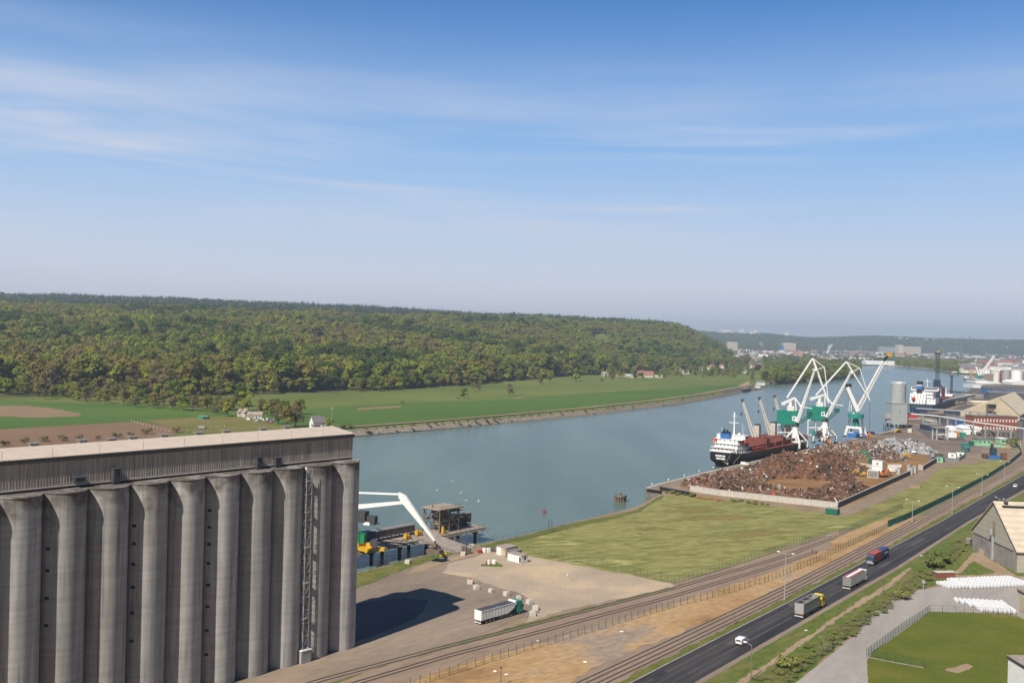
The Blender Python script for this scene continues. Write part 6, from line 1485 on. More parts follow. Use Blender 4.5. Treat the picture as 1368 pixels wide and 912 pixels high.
wall('short grey wall at the scrap yard gate beside the side road', [G(1233, 628), G(1252, 616.5)], 2.8, 'dark_wall', cap='concrete_pale')
wall('short pale wall across the scrap yard gate opening', [G(1227, 627), G(1233, 628)], 3.0, 'concrete_pale')
wall('white curved inner wall holding back the brown scrap mountain', [G(1135, 621), G(1145, 625), G(1165, 627.5)], 3.2, 'concrete_pale')
wall('short white inner wall behind the parked vans of the scrap yard', [G(1186, 627), G(1204, 627)], 3.0, 'white_paint')
wall('low grey wall by the side road, left of the green roofed shed', [G(1259.5, 617), G(1280.5, 616)], 2.0, 'grey_paint')
wall('low grey wall end turning beside the green roofed shed', [G(1280.8, 616), G(1289, 610.5)], 2.4, 'grey_paint')
wall('long dark rubber barrier lying on the grass at the quay corner', [G(881.5, 654.3), G(922, 662)], 1.6, 'black', name='barrier')
for i, (px, py, w_) in enumerate(((1217, 634, 2.2), (1222, 632, 2.0), (1201, 633.5, 2.0), (1214, 630, 1.6))):
    t = thing('gate_pillar', ['grey gate pillar ending the dark scrap yard wall', 'second grey gate pillar, right of the one ending the dark wall', 'lone grey pillar beside the yellow excavator', 'small grey pillar behind the gate pillars'][i], 'pillar', G(px, py), 38)
    mb = MB(); mb.box((0, 0, 2.0), (w_, w_, 4.0)); mb.build('shaft', 'grey_paint', t); mb = MB(); mb.box((0, 0, 4.1), (w_+.3, w_+.3, .2)); mb.build('cap', 'concrete_pale', t)
cabin('stacked white container standing nearest the dark wall, lower one', 1173, 639, 38, 3.0, 6.0, 4.2, 'white_paint', 'white_paint', [('steel', 'door', -5.8, -.2, .3, 3.9, 'y'), ('dark_grey', 'louvre', .8, 2.0, 1.2, 2.6, 'x')], name='shipping_container', cat='container')
cabin('taller white double container with a small window, behind the lower one', 1178.5, 630.5, 38, 3.0, 6.0, 6.4, 'white_paint', 'white_paint', [('dark_grey', 'window', -3.5, -2.5, 4.2, 5.2, 'y'), ('steel', 'joint', -5.9, -.1, 3.1, 3.25, 'y')], name='shipping_container', cat='container')
cabin('green steel bin standing on the grass at the corner of the scrap yard wall', 1118, 688.5, 38, 3.6, 5.2, 2.7, 'green_paint', 'jetty_deck', [('teal_dark', 'panel', -5.0, -2.7, .3, 2.4, 'y'), ('teal_dark', 'panel', -2.5, -.2, .3, 2.4, 'y')], name='waste_bin', cat='bin')
def excavator(label, px, py, az, body='yellow', arm=True, s=1.0, track=True, name='excavator', up=True):
    t = thing(name, label, 'excavator', G(px, py), az); t.scale = (s, s, s)
    for sx in (-1, 1):
        if track:
            mb = MB(); mb.extx([(-1.9, .25), (-1.6, 0), (1.6, 0), (1.9, .25), (1.9, .7), (1.6, .95), (-1.6, .95), (-1.9, .7)], sx*1.2-.3, sx*1.2+.3); mb.build('crawler_track', 'tyre', t)
    if not track: wheels(t, [(s_*1.2, y) for y in (-1.5, 1.5) for s_ in (-1, 1)], .75, .5)
    mb = MB(); mb.box((0, -.3, 1.6), (2.6, 3.4, 1.1)); mb.box((.3, -1.4, 2.3), (2.0, 1.4, .5)); mb.build('upper_body', body, t)
    mb = MB(); mb.extx([(.1, 1.5), (1.5, 1.5), (1.6, 2.2), (1.2, 3.1), (.1, 3.1)], -1.3, -.3); mb.build('cab', 'dark_grey', t)
    if arm:
        mb = MB()
        if up: mb.bar((.2, 1, 2), (.2, 3.2, 6.4), .5, .7); mb.bar((.2, 3.2, 6.4), (.2, 6.0, 4.6), .4, .5)
        else: mb.bar((.2, 1, 2), (.2, 3.2, 3.8), .5, .7); mb.bar((.2, 3.2, 3.8), (.2, 5.2, 1.4), .4, .5)
        mb.build('arm', body, t); q = (6.0, 4.4) if up else (5.2, 1.2)
        mb = MB(); mb.bar((.2, q[0], q[1]), (.2, q[0], q[1]-.8), .3)
        for a in range(4): mb.bar((.2, q[0], q[1]-.8), (.2+.9*math.cos(a*1.57), q[0]+.9*math.sin(a*1.57), q[1]-1.9), .2)
        mb.build('grapple', 'dark_grey', t)
    return t
excavator('yellow orange excavator parked by the dark side wall of the scrap yard', 1180, 637, 60, 'orange', s=1.15, up=False)
excavator('small bright yellow wheeled loader left of the stacked white containers', 1151, 636, 280, 'yellow', track=False, s=1.0, up=False, name='wheel_loader')
excavator('yellow excavator working at the foot of the silver scrap heap', 1203, 613.5, 100, 'yellow', s=1.2, up=False)
excavator('green material handler with its arm raised behind the stacked containers', 1166, 624, 300, 'green_paint', s=1.6)
excavator('orange grab machine standing on the scrap below the middle crane', 1104, 600, 200, 'orange', s=1.5)
car('white van parked inside the scrap yard behind the orange excavator', G(1191, 630), 100, 'white_bright', van=True, cat='van', name='van')
car('silver blue car parked beside the orange excavator', G(1188.5, 634.5), 90, 'steel')
t = thing('tipper_lorry', 'brown and grey tipper lorry waiting at the back edge of the scrap yard', 'lorry', G(1246, 612.5), 60)
mb = MB(); mb.b2(-1.25, 1.25, 0, 6.2, 1.2, 3.6); mb.build('tipper_body', 'brown_grey', t); mb = MB(); mb.b2(-1.2, 1.2, -.1, 0, 1.2, 3.5); mb.build('tailgate', 'galvanised', t); cab(t, 8.9, 'brown_grey', h=3.2); wheels(t, [(s*1.07, y) for y in (1.2, 2.6, 7.6) for s in (-1, 1)])
mb = MB(); mb.b2(-.5, .5, 0, 8, .7, 1.0); mb.build('chassis', 'dark_grey', t)
junk('waste_skip', 'dark open skip beside the brown tipper lorry', 'skip', 1240, 606, 60, [('body', 'brown_grey', [('b', (0, 0, 1.2), (3, 7, 2.4))]), ('rim', 'dark_grey', [('b', (0, 0, 2.45), (3.2, 7.2, .12))])])
cabin('small pale green cabin by the gate of the scrap yard', 1259.5, 618, 38, 3.5, 4, 3.4, 'pale_green', 'teal', [('dark_grey', 'window', -3, -1.5, 1.2, 2.4, 'y')])
cabin('green roofed shed behind the low grey wall', 1288, 611, 38, 6, 5, 3.5, 'white_paint', 'green_paint', [('dark_grey', 'door', -3, -1.5, .2, 2.4, 'y')], name='shed', cat='shed')
cabin('small white cabin right behind the low grey wall', 1277, 612, 38, 3, 5, 3, 'white_bright', 'white_paint', [('dark_grey', 'window', -3, -1.5, 1.2, 2.2, 'y')])
for i, (px, py) in enumerate(((1286, 600), (1290.5, 601), (1292.5, 598), (1287.5, 597), (1291.5, 603))):
    t = thing('truck_cab', 'teal lorry cab in the tight group parked on the brown port yard', 'lorry', G(px, py), 200+i*6, 'teal lorries parked together'); cab(t, 3.0, 'trailer_teal' if 'trailer_teal' in M else 'teal', h=3.2)
    mb = MB(); mb.b2(-.9, .9, -3, .7, .8, 1.2); mb.b2(-1.1, 1.1, -3.2, .4, 1.2, 2.6 if i % 2 else 3.0); mb.build('load_body', 'hull_red' if i % 2 else 'teal', t); wheels(t, [(s*1.0, y) for y in (-2.2, 1.9) for s in (-1, 1)])
junk('sand_pile', 'small pale sand pile on the grass beside the side road', 'sand pile', 1223, 650.5, 38, [('heap', 'path_tan', [('b', (0, 0, .3), (5, 7, .7), .2)]), ('top', 'path_tan', [('b', (0, 0, .7), (2.4, 3.6, .5), .5)])])
mbp = MB()
for i in range(60):
    r = random.uniform(0, 1); mbp.blob((random.uniform(-9, 9), random.uniform(-2, 2), random.uniform(0, .5)), (random.uniform(.4, 1.2), random.uniform(.4, 1.0), random.uniform(.2, .6)), 1, jit=.3)
t = thing('rubble_heap', 'brown earth and rubble heap in front of the left end of the white wall', 'rubble heap', G(943, 666), 130-90); mbp.build('rubble', 'scrap_ground', t)

# quay bollards
b0 = None
for (px, py) in ((871, 648), (893, 642), (914, 636.5), (934, 630.5), (953, 625.5), (972, 620.5), (1150, 582.5), (1170, 578)):
    if b0 is None:
        b0 = thing('bollard', 'white mooring bollard on the quay edge', 'bollard', G(px, py), 0, 'mooring bollards along the quay'); mb = MB(); mb.cyl((0, 0, 0), (0, 0, .7), .28, n=10); mb.cyl((0, 0, .7), (0, 0, 1.0), .5, n=10); mb.build('post', 'white_paint', b0)
        mb = MB(); mb.box((0, 0, .06), (1.2, 1.2, .1)); mb.build('base', 'dark_grey', b0)
    else: copy_tree(b0, G(px, py))

# ================================================================== SHIP
def text_mesh(txt, size, m, parent, loc, rot, name='lettering'):
    cu = bpy.data.curves.new(name, 'FONT'); cu.body = txt; cu.size = size; cu.extrude = .02; cu.align_x = 'CENTER'; cu.resolution_u = 2
    o = bpy.data.objects.new(name, cu); col.objects.link(o); cu.materials.append(M[m]); o.parent = parent; o.location = loc; o.rotation_euler = rot; return o
st_l = G(964, 624, -4); SHAZ = 37.0
sw = Vector((st_l.x, st_l.y, -4))
ship = thing('cargo_ship', 'black hulled cargo ship with white stern house, red hatches and three deck cranes', 'cargo ship', sw+Vector((0, 0, 0)), SHAZ)
SL, SB = 140, 20; hb = SB/2; DK = 8.6
def hull_section(y):
    """half breadth at deck and waterline along the ship (stern at 0)"""
    ts = min(1, max(0, y/14)); tb = min(1, max(0, (SL-y)/26)); d = hb*(.70+.30*math.sin(ts*math.pi/2))*(math.sin(tb*math.pi/2)**.6 if tb < 1 else 1)
    w = hb*(.18+.80*math.sin(ts*math.pi/2))*(math.sin(tb*math.pi/2)**.9 if tb < 1 else 1)
    return d, w
ys = [0, 2, 5, 9, 14, 22, 40, 70, 100, 114, 122, 130, 136, 140]
mb = MB(); prof = []
for y in ys:
    d, w = hull_section(y); sheer = 1.2*(1-min(1, y/20))**2+3.2*max(0, (y-105)/35)**1.5
    ym = y-(2.5*(1-min(1, y/5)) if y < 5 else 0)
    prof.append([(-d, ym, DK+sheer), (-d*.97, ym+.2, 4.5), (-w, y+ (3.0 if y == 0 else 0), .9), (-w*.92, y+(4.5 if y == 0 else 0), -2), (w*.92, y+(4.5 if y == 0 else 0), -2), (w, y+(3.0 if y == 0 else 0), .9), (d*.97, ym+.2, 4.5), (d, ym, DK+sheer)])
n = 8; vs = [p for s in prof for p in s]; fs = []; mi = []
for i in range(len(ys)-1):
    for k in range(n-1): fs.append((i*n+k, (i+1)*n+k, (i+1)*n+k+1, i*n+k+1)); mi.append(1 if k in (2, 3, 4) else 0)
    fs.append((i*n+7, (i+1)*n+7, (i+1)*n, i*n)); mi.append(2)
fs.append((0, 1, 6, 7)); mi.append(0); fs.append((1, 2, 5, 6)); mi.append(0); fs.append((2, 3, 4, 5)); mi.append(1); e = (len(ys)-1)*n; fs.append(tuple(range(e+7, e-1, -1))); mi.append(0)
mb.v = vs; mb.f = fs; mb.mi = mi; mb.build('hull', ['hull_black', 'hull_red', 'hull_red'], ship)
mb = MB()
for s in (-1, 1):
    for a, b in zip(prof, prof[1:]):
        p, q = Vector(a[7 if s > 0 else 0]), Vector(b[7 if s > 0 else 0]); col_ = 0 if p.y < 14 else 1
        if p.y < 16: mb.bar(p+Vector((0, 0, .45)), q+Vector((0, 0, .45)), .15, .95)
p, q = Vector(prof[0][0]), Vector(prof[0][7]); mb.bar(p+Vector((0, 0, .5)), q+Vector((0, 0, .5)), .15, 1.0); mb.build('bulwark', 'white_paint', ship)
# accommodation block
mb = MB(); mb.b2(-8.2, 8.2, 3.5, 19, 9.2, 11.8); mb.b2(-7.6, 7.6, 5.5, 18, 11.8, 14.4); mb.b2(-6.8, 6.8, 7.5, 17.5, 14.4, 17.0); mb.b2(-9.6, 9.6, 12.5, 17.5, 17.0, 19.4)
mb.build('stern_house', 'white_bright', ship)
mb = MB()
for (z, x, y0, y1) in ((11.8, 9.0, 2.5, 20), (14.4, 8.4, 4.5, 19), (17.0, 9.8, 7, 18.5), (19.4, 10.0, 12, 18)): mb.b2(-x, x, y0, y1, z, z+.16)
mb.build('deck_edges', 'white_paint', ship)
mb = MB()
for (z, x, y0, y1) in ((11.96, 8.9, 2.6, 20), (14.56, 8.3, 4.6, 19), (9.7, 7.6, -2.2, 3.4)):
    for zz2 in (.5, 1.0):
        for s in (-1, 1): mb.bar((s*x, y0, z+zz2), (s*x, y1, z+zz2), .06)
        mb.bar((-x, y0, z+zz2), (x, y0, z+zz2), .06)
    for i in range(10): mb.bar((-x+i*x/4.5, y0, z), (-x+i*x/4.5, y0, z+1), .06)
for i in range(8): mb.bar((8.6, 20+i*0, 9), (8.6, 20, 9), .05)
mb.build('railings', 'white_bright', ship)
mb = MB()
for z, y, xs_ in ((10.4, 3.47, (-6.5, -4, -1.5, 1.5, 4, 6.5)), (13.0, 5.47, (-6, -3.5, -1, 1.5, 4, 6)), (15.6, 7.47, (-5, -2, 2, 5))):
    for x in xs_: mb.b2(x-.35, x+.35, y-.04, y, z, z+.9)
for z, x, yy in ((10.4, 8.2, (6, 9, 12, 15, 17.5)), (13.0, 7.6, (7.5, 10.5, 13.5, 16)), (15.6, 6.8, (9, 12, 15))):
    for y in yy: mb.b2(x, x+.04, y-.4, y+.4, z, z+.9)
mb.b2(-9.2, 9.2, 17.5, 17.55, 17.7, 18.8); mb.b2(9.6, 9.65, 13, 17.3, 17.7, 18.8)
mb.build('windows', 'glass', ship)
mb = MB(); mb.bar((-5, 3.6, 9.2), (-6.8, 6.3, 14.4), .25); mb.bar((5, 3.6, 9.2), (6.8, 6.3, 14.4), .25); mb.build('stair_flight', 'dark_grey', ship)
mb = MB(); mb.b2(-5.2, .6, 8.0, 12.8, 17.0, 20.5); mb.m = 1; mb.b2(-4.6, 0, 8.4, 12.4, 20.5, 21.6); mb.cyl((-3.4, 10.4, 21.6), (-3.6, 10.2, 23.2), .6); mb.cyl((-1.3, 10.4, 21.6), (-1.5, 10.2, 22.9), .5); mb.build('funnel', ['blue', 'black'], ship)
mb = MB(); mb.cyl((1.0, 15, 19.4), (1.0, 15, 34), .55, .3, 8); mb.bar((-2.4, 15, 27.2), (4.2, 15, 27.2), .3); mb.bar((-.6, 15, 31.5), (2.6, 15, 31.5), .25); mb.bar((1, 14, 29), (1, 16.2, 29), .3); mb.box((1, 15, 33), (1.2, .5, .5)); mb.cyl((6, 16, 19.4), (6, 16, 27), .08, n=5); mb.cyl((8, 14, 19.4), (8, 14, 26), .08, n=5); mb.cyl((-7.5, 15, 19.4), (-7.5, 15, 24), .07, n=5); mb.build('mast', 'white_bright', ship)
mb = MB(); mb.blob((5, 14, 20.2), (.9, .9, .9), 2, jit=0); mb.box((-5.5, 15.5, 20.1), (2.5, 2, 1.4)); mb.build('radar_dome', 'white_bright', ship)
for (x, lab) in ((-8.6, 'a'), (9.2, 'b')):
    lb = MB(); lb.blob((x, 8.5 if x < 0 else 14, 15.4), (1.4, 3.6, 1.5), 2, jit=.02); lb.box((x, 8.5 if x < 0 else 14, 16.4), (1.5, 3.5, .9)); o = lb.build('lifeboat', 'red_orange', ship, smooth=True)
    dv = MB(); 
    for s in (-1, 1): y = (8.5 if x < 0 else 14)+s*2.6; dv.bar((x*.9, y, 13), (x*1.0, y, 17.6), .3); dv.bar((x*1.0, y, 17.6), (x*1.04, y, 16.5), .25)
    dv.build('davit', 'red', o)
# side openings / portlights band below the house
mb = MB(); mb.b2(8.2, 8.9, 1.0, 21, 11.2, 11.75)
for i in range(6): mb.bar((8.9, 2+i*3.6, 9.2), (8.9, 2+i*3.6, 11.6), .35)
mb.build('side_gallery', 'white_bright', ship)
mb = MB()
for i, y in enumerate(range(24, 122, 15)): mb.b2(-7.2, 7.2, y, y+12.5, DK, DK+2.6); mb.b2(-7.5, 7.5, y-.3, y+12.8, DK+2.6, DK+3.1)
mb.build('hatch_covers', 'hatch_red', ship)
for (x0_, x1_, y0_, y1_, h_) in ((-6, 7.5, 19.6, 23.4, 5.6), (-6, 8, 51.5, 57, 6.4), (-8, 8, 80, 85, 5.6)): mb = MB(); mb.b2(x0_, x1_, y0_, y1_, DK, DK+h_); mb.b2(x0_+1, x1_-2, y0_+.5, y1_-.5, DK+h_, DK+h_+.8); mb.build('mast_house', 'hatch_red', ship)
mb = MB(); mb.b2(8.0, 9.4, 25, 46, DK+.02, DK+2.2); mb.build('cargo_gear', 'red', ship)
mb = MB(); mb.b2(-7.0, 5, 20.2, 22.8, DK+6.2, DK+7.8); mb.build('deck_store', 'white_bright', ship)
mb = MB()
for i in range(26): mb.bar((hb-.25, 22+i*3.5, DK), (hb-.25, 22+i*3.5, DK+1.2), .1)
mb.bar((hb-.25, 22, DK+1.2), (hb-.25, 110, DK+1.2), .12); mb.build('deck_rail', 'rust_steel', ship)
# deck cranes, jibs raised towards the stern
for (y, tx, ty, tz) in ((54.5, -9.5, 50.5, 39.5), (82.5, -9, 78, 40), (108, -8.5, 104, 40.5)):
    dc = MB(); dc.b2(-1.9, 1.9, y-1.9, y+1.9, DK, DK+14.5); dc.b2(-2.1, 2.1, y-2.1, y+2.1, DK+8.6, DK+9); c = dc.build('deck_crane', 'concrete_pale', ship)
    j = MB(); base = Vector((-.9, y-2.2, DK+6.0)); tip = Vector((tx, ty, tz)); 
    for s in (-1, 1): j.bar(base+Vector((s*1.0, 0, 0)), tip+Vector((s*.45, 0, 0)), .6, 1.1, .45, .6)
    for k in range(1, 9): q = base.lerp(tip, k/9); w_ = 1.0-(.55*k/9); j.bar(q-Vector((w_, 0, 0)), q+Vector((w_, 0, 0)), .2)
    j.build('jib', 'concrete_pale', c)
    tpm = MB(); tpm.box(tip, (1.6, 1.4, 1.5)); tpm.bar(Vector((0, y, DK+14.6)), Vector((0, y, DK+15.4)), 3.2); tpm.box((0, y, DK+15.0), (3.0, 3.0, 1.0)); tpm.cyl(tip+Vector((0, -1, -.5)), tip+Vector((0, -1, -9)), .06, n=4); tpm.box(tip+Vector((0, -1, -9.3)), (.8, .8, 2.0)); tpm.build('sheave_head', 'dark_grey', c)
mb = MB(); mb.bar((6.5, -1.2, DK+.4), (9, -15, 4.3), .09); mb.bar((-2, -1.2, 7), (8.5, -12, 4.3), .09); mb.bar((9.4, 8, DK+.4), (11.5, -8, 4.3), .09); mb.build('mooring_ropes', 'cream_paint', ship)
for i, (w_, z) in enumerate(((6.2, 6.9), (5.2, 5.2))):     # blurred name on the stern, legible only as two white lines
    mb = MB(); x = -w_/2
    rr = random.Random(i+3)
    while x < w_/2:
        ww = rr.uniform(.35, .6); mb.b2(x, x+ww, -2.62+(.0 if z > 6 else .13), -2.5+(.0 if z > 6 else .13), z, z+1.0); mb.b2(x+ww*.2, x+ww+.2, -2.63+(.0 if z > 6 else .13), -2.5+(.0 if z > 6 else .13), z+rr.choice((0, .4, .75)), z+rr.choice((.2, .6, 1.0))+.05); x += ww+.28
    mb.build('stern_lettering', 'white_bright', ship)

# ================================================================== HARBOUR CRANES
mat('reel_grey', (.20, .21, .20), (.13, .13, .13), scale=.8)
def pxl(o, az, px, py, dist):   # sight line point -> local coordinates
    return W2L(o, az, AT(px, py, dist))
def portal(t, loc_axis, dist, P):
    pass
def harbour_crane(label, base, P, az=38.0):
    """P gives photo points of the joints; depth is the crane's own distance, the jib swings in the plane facing the quay"""
    o = Vector((base.x, base.y, 0)); t = thing('harbour_crane', label, 'harbour crane', o, 0)
    D = o.y
    def W(px, py, dd=0): w = AT(px, py, D+dd); return w-o
    return t, W
def lattice(mb, p, q, w, n, r=.22, taper=1.0):
    p, q = Vector(p), Vector(q); d = (q-p).normalized(); up = Vector((0, 0, 1)) if abs(d.z) < .9 else Vector((0, 1, 0)); x = d.cross(up).normalized(); y = x.cross(d)
    C = []
    for k in range(n+1):
        c = p.lerp(q, k/n); s = w*(1+(taper-1)*k/n)/2; C.append([c+x*s*a+y*s*b for a, b in ((-1, -1), (1, -1), (1, 1), (-1, 1))])
    for a, b in zip(C, C[1:]):
        for i in range(4): mb.bar(a[i], b[i], r); mb.bar(a[i], b[(i+1) % 4], r*.6)
    for c in C:
        for i in range(4): mb.bar(c[i], c[(i+1) % 4], r*.6)
def double_link_crane(label, D, J):
    o = AT(*J['foot'], D); o.z = 0; t, W = harbour_crane(label, o, None)
    qd = U(38); qp = Vector((qd.y, -qd.x, 0))      # along the quay, and towards the land
    top = W(*J['ring'])
    c0_ = Vector((0, 0, 0))
    # portal: pedestal column, slanting legs, tie frame, walkways
    mb = MB(); zr = top.z
    cc = Vector((top.x, top.y, 0))
    mb.cyl(cc+Vector((0, 0, .5)), cc+Vector((0, 0, zr)), 2.7, 2.1, 14)
    F = [cc+qd*a*7.0+qp*b*6.0 for a, b in ((-1, -1), (1, -1), (1, 1), (-1, 1))]
    for i, f in enumerate(F):
        mb.bar(cc+Vector((0, 0, zr-1.5)), f+Vector((0, 0, 5.5)), 1.2, 1.2, .9, .9); mb.bar(f+Vector((0, 0, 5.8)), f+Vector((0, 0, 1.2)), 1.2)
    for i in range(4): mb.bar(F[i]+Vector((0, 0, 5.5)), F[(i+1) % 4]+Vector((0, 0, 5.5)), .9, 1.2)
    mb.build('portal_legs', 'white_paint', t)
    mb = MB()
    for f in F: mb.box(f+Vector((0, 0, .7)), (1.4, 4.4, 1.2), -math.radians(38))
    mb.build('wheel_bogies', 'dark_grey', t)
    mb = MB(); wk = cc-Vector((9, 0, 0))
    for a in (0, 1):
        for x in (-13, -7.5, -2): mb.bar(cc+Vector((x, a*2-1, 6)), cc+Vector((x, a*2-1, 17.0)), .35)
        for z in (6, 11.5, 17): mb.bar(cc+Vector((-13, a*2-1, z)), cc+Vector((-2, a*2-1, z)), .35)
    mb.box(cc+Vector((-7.5, 0, 16.8)), (11, 2.4, .2)); mb.box(cc+Vector((-7.5, 0, 11.3)), (11, 2.4, .2)); mb.build('stair_frame', 'white_paint', t)
    mb = MB(); r0 = W(*J['reel'], -8); mb.cyl(r0, r0+Vector((0, -.8, 0)), 3.1, n=22); mb.m = 1; mb.cyl(r0+Vector((0, -.8, 0)), r0+Vector((0, -1.1, 0)), 1.0, n=12); mb.build('cable_reel', ['reel_grey', 'dark_grey'], t)
    mb = MB(); mb.box(r0+Vector((-3.4, .5, .6)), (2.0, 1.6, 3.8)); mb.build('reel_box', 'teal', t)
    # slewing house
    a, b = W(*J['h0']), W(*J['h1']); mid = (a+b)/2; wx = abs(b.x-a.x); hz_ = abs(a.z-b.z)
    hr = math.radians(8)
    mb = MB(); mb.box((mid.x, mid.y+2, mid.z), (wx*.9, 9, hz_), hr); mb.build('machine_house', 'teal', t)
    mb = MB(); mb.box((mid.x+wx*.43, mid.y+2.4, mid.z), (wx*.14, 9.4, hz_*.98), hr); mb.build('house_end', 'teal_dark', t)
    mb = MB(); mb.cyl((top.x, top.y, zr), (top.x, top.y, min(a.z, b.z)+.1), 2.6, n=18); mb.build('slew_ring', 'dark_grey', t)
    lx, lz = wx*.22, -.5
    fr = Vector((mid.x, mid.y+2, mid.z))
    def face(x, z, o_=0): 
        v = Vector((x, -4.5-.06-o_, 0)); return Vector((fr.x+v.x*math.cos(hr)-v.y*math.sin(hr), fr.y+v.x*math.sin(hr)+v.y*math.cos(hr), fr.z+z))
    mb = MB(); P_ = [face(lx-1.5, lz-1.6), face(lx+1.5, lz-1.6), face(lx+1.5, lz+1.6), face(lx-1.5, lz+1.6)]; mb.add(P_, [(0, 1, 2, 3)]); mb.build('logo_panel', 'white_bright', t)
    mb = MB(); 
    for (x0, x1, z0, z1) in ((-.9, .9, -.25, .15), (-.25, .2, -.9, 1.0), (-.75, -.35, -.7, .6), (.4, .8, -.5, .8)): mb.add([face(lx+x0, lz+z0, .05), face(lx+x1, lz+z0, .05), face(lx+x1, lz+z1, .05), face(lx+x0, lz+z1, .05)], [(0, 1, 2, 3)])
    mb.build('logo_mark', 'blue', t)
    mb = MB(); mb.add([face(-.9, -.3, .02), face(-.2, -.3, .02), face(-.2, .9, .02), face(-.9, .9, .02)], [(0, 1, 2, 3)]); mb.build('house_door', 'teal_dark', t)
    # jib system
    mb = MB(); B0, B1 = W(*J['b0'], -3), W(*J['b1'], -2)
    mb.bar(B0, B1, 1.8, 2.0, .9, 1.0)
    for s in (-1, 1):
        mb.bar(B0+Vector((0, s*1.3, 1.6)), B1+Vector((0, s*.9, 1.2)), .12)
        for k in range(9): q = B0.lerp(B1, k/8); mb.bar(q+Vector((0, s*1.1, .8)), q+Vector((0, s*1.1, 1.7)), .1)
    mb.build('main_jib', 'white_paint', t)
    A_, T_ = W(*J['apex'], 0), W(*J['tip'], -3)
    mb = MB()
    for s in (-.7, .7): mb.bar(A_+Vector((0, s, 0)), T_+Vector((0, s, 0)), .6, 1.0, .5, .7)
    E1, E2 = W(*J['e1'], -1), W(*J['e2'], -2); 
    mb.bar(A_, E1, .45); mb.bar(E1, T_, .5); mb.bar(B1, E1, .45)
    mb.build('fly_jib', 'white_paint', t)
    mb = MB(); S0_ = W(*J['s0'], 1)
    for s in (-.9, .9): mb.bar(S0_+Vector((0, s, 0)), A_+Vector((0, s, 0)), .4, .65)
    for k in range(1, 14): q = S0_.lerp(A_, k/14); mb.bar(q-Vector((0, .9, 0)), q+Vector((0, .9, 0)), .22)
    mb.build('back_stay', 'white_paint', t)
    mb = MB(); c1, c2 = W(*J['c0'], 0), W(*J['c1'], 0)
    mb.bar(c1, c2, 1.6, 2.0, 1.0, 1.2); m1 = Vector((mid.x+wx*.1, mid.y, max(a.z, b.z)))
    mb.bar(m1+Vector((-2, 0, 0)), c1.lerp(c2, .7), .9); mb.bar(m1+Vector((4, 0, 0)), c2, .8); mb.box(m1+Vector((0, 0, 1.6)), (4.4, 3.6, 3.2)); mb.cyl(m1+Vector((0, 0, 3)), m1+Vector((0, 0, 6)), 1.2); mb.bar(c2, B0.lerp(B1, .28), .8)
    mb.bar(B0.lerp(B1, .30)+Vector((-2, 0, 0)), B0.lerp(B1, .30)+Vector((7, 0, -1)), .5, .7); mb.build('luffing_gear', 'white_paint', t)
    mb = MB(); mb.box(c1, (2.2, 3, 2.0)); mb.box(B1, (2.4, 2.0, 1.6)); mb.build('counterweight', 'white_paint' , t)
    mb = MB(); g0_, g1_ = W(*J['g0'], -4), W(*J['g1'], -6); lattice(mb, g0_, g1_, 2.0, 5, .3); mb.box(g1_+Vector((-.5, 0, .6)), (3.2, 2.4, 3.0)); mb.build('operator_cab', 'teal_dark', t)
    mb = MB(); mb.cyl(T_, Vector((T_.x+.3, T_.y, J['hook']+4)), .12, n=4); mb.build('hoist_rope', 'dark_grey', t)
    gb = MB(); c_ = Vector((T_.x+.3, T_.y, J['hook']))
    gb.box(c_+Vector((0, 0, 3.4)), (1.4, 1.4, 1.4)); 
    for k in range(5): a_ = k*1.257; gb.bar(c_+Vector((.8*math.cos(a_), .8*math.sin(a_), 3.2)), c_+Vector((2.0*math.cos(a_), 2.0*math.sin(a_), 1.4)), .5); gb.bar(c_+Vector((2.0*math.cos(a_), 2.0*math.sin(a_), 1.4)), c_+Vector((.4*math.cos(a_), .4*math.sin(a_), -.6)), .45)
    gb.build('grab', 'orange', t)
    return t
double_link_crane('tall white jointed harbour crane with a teal house, nearest the ship stern', 690, dict(foot=(1062, 600), ring=(1062.5, 569), reel=(1052.5, 589.5), h0=(1040.7, 547.8), h1=(1065.5, 567), b0=(1064.5, 564), b1=(1088.5, 494), apex=(1085.5, 478.5), tip=(1107, 538),
                  e1=(1101.3, 490.5), e2=(1106, 520), s0=(1051.3, 531), c0=(1046, 539), c1=(1062, 531), g0=(1069, 564), g1=(1083, 554), hook=3))
double_link_crane('white jointed harbour crane with a teal house, second from the ship stern', 735, dict(foot=(1103, 592), ring=(1102.5, 562.5), reel=(1093.5, 580), h0=(1081, 542.3), h1=(1103.5, 560.5), b0=(1103.8, 557.5), b1=(1137, 497.5), apex=(1130.5, 483), tip=(1162, 535),
                  e1=(1148.5, 491.5), e2=(1160, 515), s0=(1090, 527.5), c0=(1084, 532.5), c1=(1102, 527), g0=(1105, 560), g1=(1119, 549), hook=5))
# third crane: single lattice jib
D3 = 790; o = AT(1142, 583, D3); o.z = 0; t, W = harbour_crane('white single jib crane on a teal pedestal, furthest along the scrap yard quay', o, None)
qd = U(38); qp = Vector((qd.y, -qd.x, 0)); rg_ = W(1143.5, 555)
cc = Vector((rg_.x, rg_.y, 0)); mb = MB()
F = [cc+qd*a*6+qp*b*6.5 for a, b in ((-1, -1), (1, -1), (1, 1), (-1, 1))]
for f in F: mb.bar(f+Vector((0, 0, 1.2)), cc+(f-cc)*.78+Vector((0, 0, 8)), 1.5)
for i in range(4): mb.bar(cc+(F[i]-cc)*.8+Vector((0, 0, 8)), cc+(F[(i+1) % 4]-cc)*.8+Vector((0, 0, 8)), 1.3, 1.8)
mb.build('portal_legs', 'white_paint', t); mb = MB()
for f in F: mb.box(f+Vector((0, 0, .7)), (1.4, 4, 1.3), -math.radians(38))
mb.build('wheel_bogies', 'dark_grey', t)
